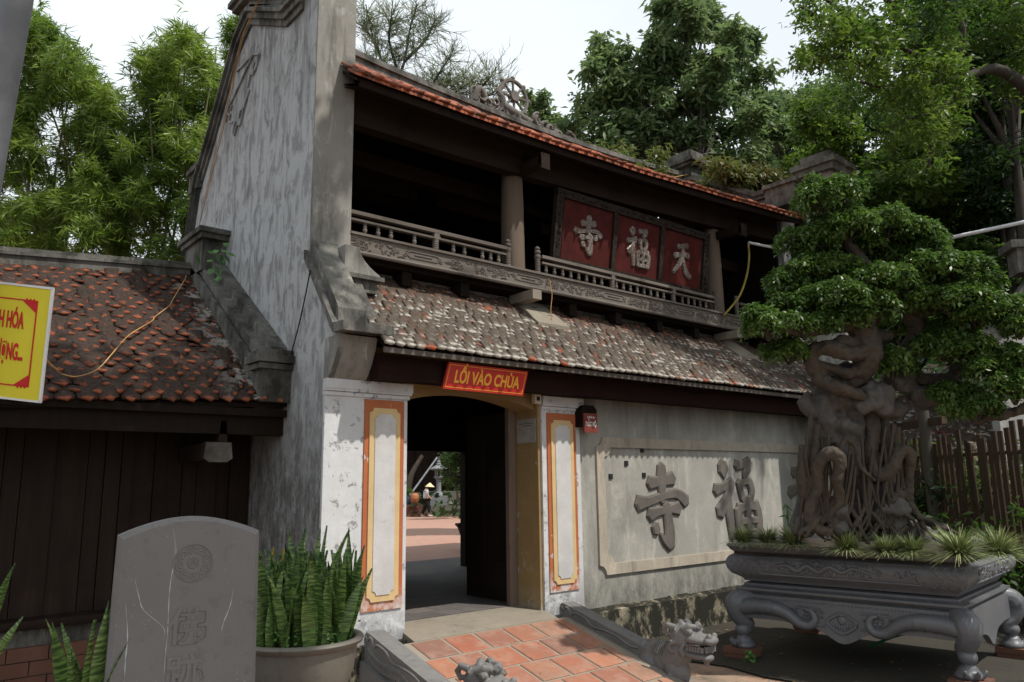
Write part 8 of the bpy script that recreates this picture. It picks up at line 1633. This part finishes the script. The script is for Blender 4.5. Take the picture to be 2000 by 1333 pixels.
make_tree('forest_tree','tall dark tree closing the sky behind the overhanging branches','tree',(22.139,1.141,10.512)[:2]+(-.6,),(21.572,0.359,15.733),[((20.964,1.360,14.266),0.66),((23.310,1.915,13.129),0.93),((22.078,0.104,14.465),0.89),((25.334,-0.001,13.432),0.64),((21.832,-0.011,10.842),0.75),((20.608,0.895,13.028),0.76),((22.263,1.921,14.566),0.89),((22.672,0.150,17.159),0.78),((20.208,1.783,13.507),0.82),((21.314,0.490,13.337),0.70),((20.186,1.219,13.162),0.60),((24.212,-0.321,12.621),0.88),((25.411,-0.308,16.086),0.96),((19.847,1.641,11.498),0.86),((21.762,0.066,15.176),0.56),((23.695,0.569,12.395),0.72),((22.574,0.206,13.962),0.70),((22.346,1.512,13.212),0.71),((22.834,0.724,14.215),0.60),((23.560,-0.334,15.507),0.90),((22.174,-0.325,15.907),0.78),((24.698,0.989,12.110),0.61),((21.906,1.401,15.210),0.64),((21.295,1.407,11.259),0.70),((24.039,-0.281,13.607),0.61),((22.465,-1.393,16.003),0.85),((21.346,-0.149,15.321),0.83),((22.908,0.477,14.431),0.76),((21.494,-0.504,14.068),0.83),((20.888,1.492,16.188),0.70),((22.798,2.046,12.726),0.83),((20.603,0.043,16.021),0.63),((23.677,-0.703,17.175),0.61),((21.499,2.198,13.883),0.90)],22000,(.26,.12),M['lf_dark'],.2,'trees on the wooded hillside',.2,seed=95,limbs=10)
# ================================================================ wooded hill behind
hb = MB(); nx, ny = 40, 24
def hillz(x, y):
    d1 = (x-14)*.55-(y+6)*.02
    return max(-.6, min(26, 1.25*max(0, d1-2)))+1.5*noise.noise(Vector((x*.15, y*.15, 0)))
for j in range(ny+1):
    for i in range(nx+1):
        x = 15+i*1.6; y = -30+j*3.4; hb.v.append((x, y, hillz(x, y)-.7))
hb.f = [(j*(nx+1)+i, j*(nx+1)+i+1, (j+1)*(nx+1)+i+1, (j+1)*(nx+1)+i) for j in range(ny) for i in range(nx)]
structure(hb.build('hill', M['soil'], smooth=60), label='steep wooded hillside rising on the right')
r = np.random.default_rng(5); N = 60000
X = r.uniform(16, 60, N); Y = r.uniform(-20, 42, N); Z = np.array([hillz(a, c) for a, c in zip(X.tolist(), Y.tolist())])-.7+r.random(N)*1.6
leaf_field('undergrowth', np.stack([X, Y, Z], 1), .42, .22, M['lf_dark'], None, .1, seed=6, label='dark undergrowth covering the hillside')
# forest mass behind the left bamboo and behind the ridge line, low
# ================================================================ right side building
RB = thing('white_gable_house', 'pale gabled house with sloping coping at the far right behind the bonsai', 'house', (10.867,-2.981,3.622)[:2]+(-.6,))
c_ = Vector((10.648,-2.903,4.066)); ux = Vector((.60,-.80,0)); uy = Vector((.80,.60,0))
def RQ(a_, z, d_=0): return (c_+ux*a_+uy*d_).to_tuple()[:2]+(z,)
zc = c_.z
MB().prism([(-.45,-.6),(4.6,-.6),(4.6,zc+2.6),(.55,zc+1.05),(-.25,zc+.15),(-.45,zc-.1)], lambda a_, z, d_: RQ(a_, z, d_), 0, .35).build('wall', M['whitewall'], RB)
MB().prism([(-.60,zc-.10),(-.35,zc+.10),(.42,zc+.98),(.62,zc+.98),(.62,zc+.78),(-.3,zc-.22),(-.55,zc-.25)], lambda a_, z, d_: RQ(a_, z, d_), -.09, .40).build('coping', M['coping'], RB)
MB().prism([(.15,zc+.98),(.15,zc+1.42),(.9,zc+1.42),(.9,zc+.98)], lambda a_, z, d_: RQ(a_, z, d_), -.05, .40).prism([(.05,zc+1.42),(.05,zc+1.56),(1.0,zc+1.56),(1.0,zc+1.42)], lambda a_, z, d_: RQ(a_, z, d_), -.12, .48).build('chimney_block', M['coping'], RB)
rr_ = MB().prism([(-.9,-.2+zc),(4.5,.2+zc),(4.5,.12+zc),(-.9,-.28+zc)], lambda a_, z, d_: RQ(a_*.0+d_*0-.3, z, a_), 0, .1)
# low tiled outbuilding behind the planter, seen through the fence
OB = thing('tiled_outbuilding', 'low outbuilding with lichen tiled roof seen through the bamboo fence', 'building', (12.0, -1.5, -.6))
o1 = Vector((10.439,0.370,2.267)); 
def osurf(u, v):
    a_ = Vector((10.4, 1.8, 1.55)); b__ = Vector((14.6,-5.6,1.55)); ax = (b__-a_).normalized(); n0 = Vector((-ax.y, ax.x, 0)); n0 = n0 if n0.x > 0 else -n0
    ay = (n0*1.0+Vector((0,0,.62))).normalized(); return a_+(b__-a_)*u+ay*3.4*v, ax, ay
q0 = [osurf(u, v)[0] for u, v in ((0,0),(1,0),(1,1),(0,1))]
obr = MB().add([p-Vector((0,0,.02)) for p in q0]+[p-Vector((0,0,.08)) for p in q0], [(0,1,2,3),(7,6,5,4),(0,4,5,1),(1,5,6,2),(2,6,7,3),(3,7,4,0)]).build('roof', M['wood_dark'], OB)
tiled(osurf, 38, 20, .22, .165, M['t_lichen'], obr, maxpart=0, th=.02, lift=.02, jit=.3)
pw = [(p.x, p.y) for p in q0]
MB().add([(x, y, z) for z in (-.6, 1.5) for x, y in ((pw[0][0]+.4, pw[0][1]), (pw[1][0]+.4, pw[1][1]), (pw[1][0]+.6, pw[1][1]+.1), (pw[0][0]+.6, pw[0][1]+.1))], [(0,3,2,1),(4,5,6,7),(0,1,5,4),(1,2,6,5),(2,3,7,6),(3,0,4,7)]).build('wall', M['wall'], OB)
# bushes between fence and outbuilding
for k, (cx, cy, cz) in enumerate(((8.6,-2.4,.5),(9.6,-3.6,.9),(7.9,-3.9,.4),(9.8,-1.2,1.2))):
    cl_ = [((cx+random.uniform(-.7,.7), cy+random.uniform(-.8,.8), cz+random.uniform(-.7,.8)), random.uniform(.25,.45)) for i in range(12)]
    make_tree('garden_shrub', ('green shrub behind the middle of the fence','leafy shrub behind the right part of the fence','low shrub close behind the right fence post','tall shrub behind the left end of the fence')[k], 'shrub', (cx, cy, -.6), (cx, cy, cz), cl_, 2600, (.14,.06), M['lf_hill'], .04, 'shrubs behind the bamboo fence', .3, seed=300+k, limbs=6, bend=.1)
# far pier of the neighbouring wall
fp = thing('roof_pier', 'square grey pier with stepped cap rising behind the top bonsai pad', 'pillar', (8.514,-0.704,6.284)[:2]+(-.6,))
p0 = Vector((8.383,-0.822,7.230)); 
MB().box(p0.x-.26,p0.x+.26,p0.y-.26,p0.y+.26,-.6,p0.z-.30).build('shaft', M['pier'], fp)
MB().box(p0.x-.36,p0.x+.36,p0.y-.36,p0.y+.36,p0.z-.30,p0.z-.18).box(p0.x-.42,p0.x+.42,p0.y-.42,p0.y+.42,p0.z-.18,p0.z-.08).box(p0.x-.28,p0.x+.28,p0.y-.28,p0.y+.28,p0.z-.08,p0.z+.08).build('cap', M['coping'], fp)
# ================================================================ courtyard beyond the doorway
PP = Vector((16.191,23.788,0.000)); vdir = Vector((PP.x+4.65, PP.y+7.33, 0)).normalized(); rdir = Vector((vdir.y,-vdir.x,0))
def CP(px, back=0, z=0):
    """a spot in the courtyard plane: px metres to the right of the walker, back metres farther"""
    p = PP+rdir*px+vdir*back; return (p.x, p.y, z)
PXM = 1/ (1507/36.5)
CM = Matrix((rdir, vdir, Vector((0,0,1)))).transposed().to_4x4(); CM.translation = PP
# brick planter wall
wl_ = thing('brick_planter_wall', 'low weathered brick wall beside the courtyard steps', 'wall', CP(-1.3,.8))
k = 0
for r__ in range(6):
    x = -2.6+(.12 if r__ % 2 else 0)
    while x < -.02:
        MB().box(x, min(x+.24, 0)-.012, .7+random.uniform(-.01,.01), .95, .09*r__, .09*r__+.08).xform(CM).build('brick', M['brick_old'], wl_); x += .24
MB().box(-2.6,-.02,.72,1.2,0,.545).xform(CM).build('mortar_bed', M['cement'], wl_)
MB().box(-2.6,0,.72,4,.3,.56).xform(CM).build('soil_bed', M['soil'], wl_)
stp = thing('stone_steps', 'mossy stone steps rising behind the walking person', 'steps', CP(2,1.5))
for i in range(7): MB().box(.0+.12*(i > 3), 6, .45+.32*i, 3.2, .0+.165*i, .165*(i+1)-.004).xform(CM).build('step', M['steps'], stp)
ln = thing('stone_lantern', 'grey stone lantern with pagoda roof beside the courtyard steps', 'lantern', CP(.62,2.0,.5))
lx, ly = .62, 1.6
MB().box(lx-.42,lx+.42,ly-.3,ly+.3,.3,.95).xform(CM).build('pedestal', M['lantern'], ln)
MB().lathe((lx,ly,0), [(.28,.95),(.26,1.03),(.14,1.12),(.12,1.2),(.12,1.62),(.15,1.66),(.12,1.7),(.2,1.78),(.24,1.84),(.24,1.9)], 12).xform(CM).build('shaft', M['lantern'], ln, smooth=30)
lc = MB()
for k in range(6):
    a = k*math.pi/3; lc.box(lx+.17*math.cos(a)-.035, lx+.17*math.cos(a)+.035, ly+.17*math.sin(a)-.035, ly+.17*math.sin(a)+.035, 1.9, 2.18)
lc.build('lamp_chamber', M['lantern'], None); lc_ = bpy.data.objects['lamp_chamber']; lc_.data.transform(CM); place_under(lc_, ln)
MB().lathe((lx,ly,0), [(.25,2.18),(.42,2.22),(.44,2.27),(.34,2.33),(.22,2.40),(.13,2.46),(.15,2.5),(.09,2.56),(.11,2.6),(.05,2.68),(.015,2.86)], 6).xform(CM).build('lantern_roof', M['lantern'], ln)
jr = MB().lathe(CM @ Vector((-.56,1.05,.56)), [(.12,0),(.18,.1),(.225,.26),(.22,.4),(.17,.5),(.13,.54),(.15,.57)], 20).build('jar', M['pottery'], None, smooth=50); tag(jr, 'orange pottery jar on the brick planter wall', 'jar')
bj = MB().lathe(CM @ Vector((-.86,1.3,.56)), [(.1,0),(.2,.15),(.24,.35),(.18,.5),(.12,.55),(.14,.6)], 16).build('glazed_jar', plain('blue_glaze', (.10,.16,.24), .35, .5, .4), None, smooth=50); tag(bj, 'small blue glazed jar left of the orange jar', 'jar')
ld = MB().tube([CM @ Vector((-1.0,1.6,.7)), CM @ Vector((.55,2.6,2.85))], .05, 8).build('leaning_pole', M['metal'], None, smooth=40); tag(ld, 'grey pole leaning against the timber building in the courtyard', 'pole')
tk = MB(); limb(tk, [CM @ Vector((-1.05,2.2,.4)), CM @ Vector((-.9,2.2,1.4)), CM @ Vector((-.7,2.2,2.1)), CM @ Vector((-.2,2.3,2.95))], [.22,.18,.14,.10], 4, 9); limb(tk, [CM @ Vector((-1.0,2.2,1.2)), CM @ Vector((-1.1,2.3,2.5)), CM @ Vector((-1.0,2.3,3.8))], [.16,.12,.1], 4, 8)
ctr = thing('courtyard_tree', 'brown forked tree trunk behind the jars in the courtyard', 'tree', tuple(CM @ Vector((-1.05,2.2,.4))))
tk.build('trunk', M['root'], ctr, smooth=60)
leaf_field('crown', clump_points([(tuple(CM @ Vector((-1.1+random.uniform(-.9,.8),2.4+random.uniform(-.4,.8),random.uniform(3.2,4.6)))), .5) for i in range(12)], 3000, 9), .16, .07, M['lf_dark'], ctr, .3, seed=12, kind=None)
make_tree('courtyard_bush', 'green leafy bush at the left of the courtyard planter', 'bush', tuple(CM @ Vector((-1.2,1.6,.4))), tuple(CM @ Vector((-1.2,1.6,1.2))), [(tuple(CM @ Vector((-1.25+random.uniform(-.4,.3),1.4+random.uniform(-.3,.3),.9+random.uniform(-.3,.4)))), .22) for i in range(8)], 1400, (.14,.07), M['lf_hill'], .04, seed=13, limbs=4, bend=.05)
make_tree('topiary_tree', 'dark leafy potted tree to the right of the stone lantern', 'tree', tuple(CM @ Vector((1.75,-2.8,.0))), tuple(CM @ Vector((1.2,-2.8,1.9))), [(tuple(CM @ Vector((1.35+random.uniform(-.55,.6),-2.8+random.uniform(-.5,.5),1.95+random.uniform(-.35,1.15)))), random.uniform(.2,.34)) for i in range(18)], 5200, (.12,.055), M['lf_hill'], .07, seed=14, limbs=8, bend=.1)
bh = thing('timber_hall', 'dark brown timber hall at the back of the courtyard', 'hall', CP(0,7))
for i in range(46): 
    x = -9+i*.4; MB().box(x, x+.385, 5.0+.04*(i % 2), 5.12, 1.0, 6.5).xform(CM).build('plank', M['wood_plank'], bh)
MB().box(-9,9.4,5.13,5.3,.0,6.5).xform(CM).build('wall', M['wood_dark'], bh); MB().box(-9,9.4,4.6,5.3,-.0,1.15).xform(CM).build('plinth', M['wood_dark'], bh)
MB().prism([(3.4,5.6),(9,9),(9,8.8),(3.4,5.45)], lambda a_, z, d_: (d_, a_, z), -9.5, 9.8).xform(CM).build('roof', M['t_moss'], bh)
bp = Vector((6.198,7.570,0.000)); bpo = MB().lathe((bp.x+.45, bp.y, -.01), [(.20,0),(.22,.04),(.20,.08),(.30,.34),(.36,.50),(.42,.56),(.42,.60),(.34,.58)], 8).build('black_planter', M['wood_dark'], None); tag(bpo, 'black eight sided planter just beyond the rear opening', 'planter')
# ---------------- the walking person
pe = thing('person', 'person in a conical straw hat, pale shirt and black trousers walking left to right', 'person', tuple(PP))
def skin_body(name, verts, edges, radii, mat, parent, sub=1):
    me = bpy.data.meshes.new(name); me.from_pydata(verts, edges, []); o = bpy.data.objects.new(name, me); COL.objects.link(o)
    m = o.modifiers.new('s', 'SKIN'); m.use_smooth_shade = True; s_ = o.modifiers.new('d', 'SUBSURF'); s_.levels = sub; s_.render_levels = sub
    for v, rd_ in zip(me.skin_vertices[0].data, radii): v.radius = (rd_, rd_)
    me.skin_vertices[0].data[0].use_root = True
    apply_mods(o); o.data.materials.clear(); o.data.materials.append(mat); o.data.transform(CM); o.data.shade_smooth(); place_under(o, parent); return o
V_ = [(0,0,.82),(0,0,1.0),(.01,0,1.18),(.02,0,1.27),(.035,0,1.36),(.05,0,1.46), (.02,.15,1.24),(-.02,.19,1.0),(.08,.19,.80),(.12,.185,.74), (.02,-.15,1.24),(.06,-.19,1.0),(.22,-.18,.86),(.28,-.17,.80),
      (0,.08,.78),(-.06,.085,.44),(-.20,.085,.09),(-.10,.085,.03), (0,-.08,.78),(.16,-.085,.46),(.12,-.085,.10),(.24,-.085,.05)]
E_ = [(0,1),(1,2),(2,3),(3,4),(4,5),(3,6),(6,7),(7,8),(8,9),(3,10),(10,11),(11,12),(12,13),(0,14),(14,15),(15,16),(16,17),(0,18),(18,19),(19,20),(20,21)]
R0 = [.12,.11,.13,.09,.05,.085,.05,.04,.03,.03,.05,.04,.03,.03,.08,.055,.035,.03,.08,.055,.035,.03]
skin_body('body', V_, E_, R0, M['skin'], pe)
VS = [(0,0,.80),(0,0,.98),(.01,0,1.16),(.02,0,1.27),(.02,.15,1.25),(-.015,.19,1.02),(.02,-.15,1.25),(.05,-.19,1.02)]
skin_body('shirt', VS, [(0,1),(1,2),(2,3),(3,4),(4,5),(3,6),(6,7)], [.165,.15,.16,.10,.075,.062,.075,.062], M['shirt'], pe)
VT = [(0,0,.84),(0,.08,.76),(-.06,.085,.44),(-.19,.085,.13),(0,-.08,.76),(.16,-.085,.46),(.13,-.085,.15)]
skin_body('trousers', VT, [(0,1),(1,2),(2,3),(0,4),(4,5),(5,6)], [.14,.115,.085,.075,.115,.085,.075], M['trousers'], pe)
MB().lathe((.055,0,1.40), [(.235,0),(.23,.005),(.02,.185),(.004,.19)], 24).xform(CM @ Matrix.Translation((0,0,0)) @ Matrix.Rotation(.08, 4, 'Y')).build('conical_hat', M['straw'], pe, smooth=30)
MB().sphere((.02,0,1.42), .088, 10, 8, (1,1,.9)).xform(CM).build('hair', M['hair'], pe, smooth=60)
for y_, x_ , z_ in ((.085,-.14,.035),(-.085,.21,.05)): MB().sphere((x_,y_,z_), .06, 10, 7, (2.0,.8,.6)).xform(CM).build('shoe', M['shoe'], pe, smooth=60)
MB().sphere((.12,0,1.425), .018, 6, 5).xform(CM).build('nose', M['skin'], pe, smooth=60)
# ================================================================ fallen leaves and tufts
fl_ = MB(); random.seed(77)
def flat_leaf(mb, p, L_):
    a = random.random()*6.28; d = Vector((math.cos(a), math.sin(a), random.uniform(-.05,.25))); s_ = Vector((-math.sin(a), math.cos(a), 0))*L_*.25
    p = Vector(p); mb.add([p, p+d*L_*.5+s_, p+d*L_, p+d*L_*.5-s_], [(0,1,2,3)])
for i in range(90): flat_leaf(fl_, (random.uniform(2.5,5.5), random.uniform(-5,-.4), -.572+random.random()*.01), random.uniform(.04,.09))
for i in range(26):
    x = random.uniform(-.1,2.0); y = random.uniform(-2.0,-.3); flat_leaf(fl_, (x, y, rz(y)+.018), random.uniform(.02,.045))
fl_.build('fallen_leaves', plain('dry_leaf', (.20,.12,.05), .8, .2, .5, 9), None, label='dry leaves scattered over the ramp and the ground by the planter', kind='stuff')
tf = MB()
for i in range(40):
    x = random.choice((random.uniform(2.0,2.75), random.uniform(2.8,4.2))); leaf_blob(tf, (x, -.13-random.random()*.05, -.14 if x < 2.75 else -.585), 3, .035, .02, .5)
tf.build('wall_foot_weeds', crm, None, label='tiny weeds at the foot of the wall by the right balustrade', kind='stuff')
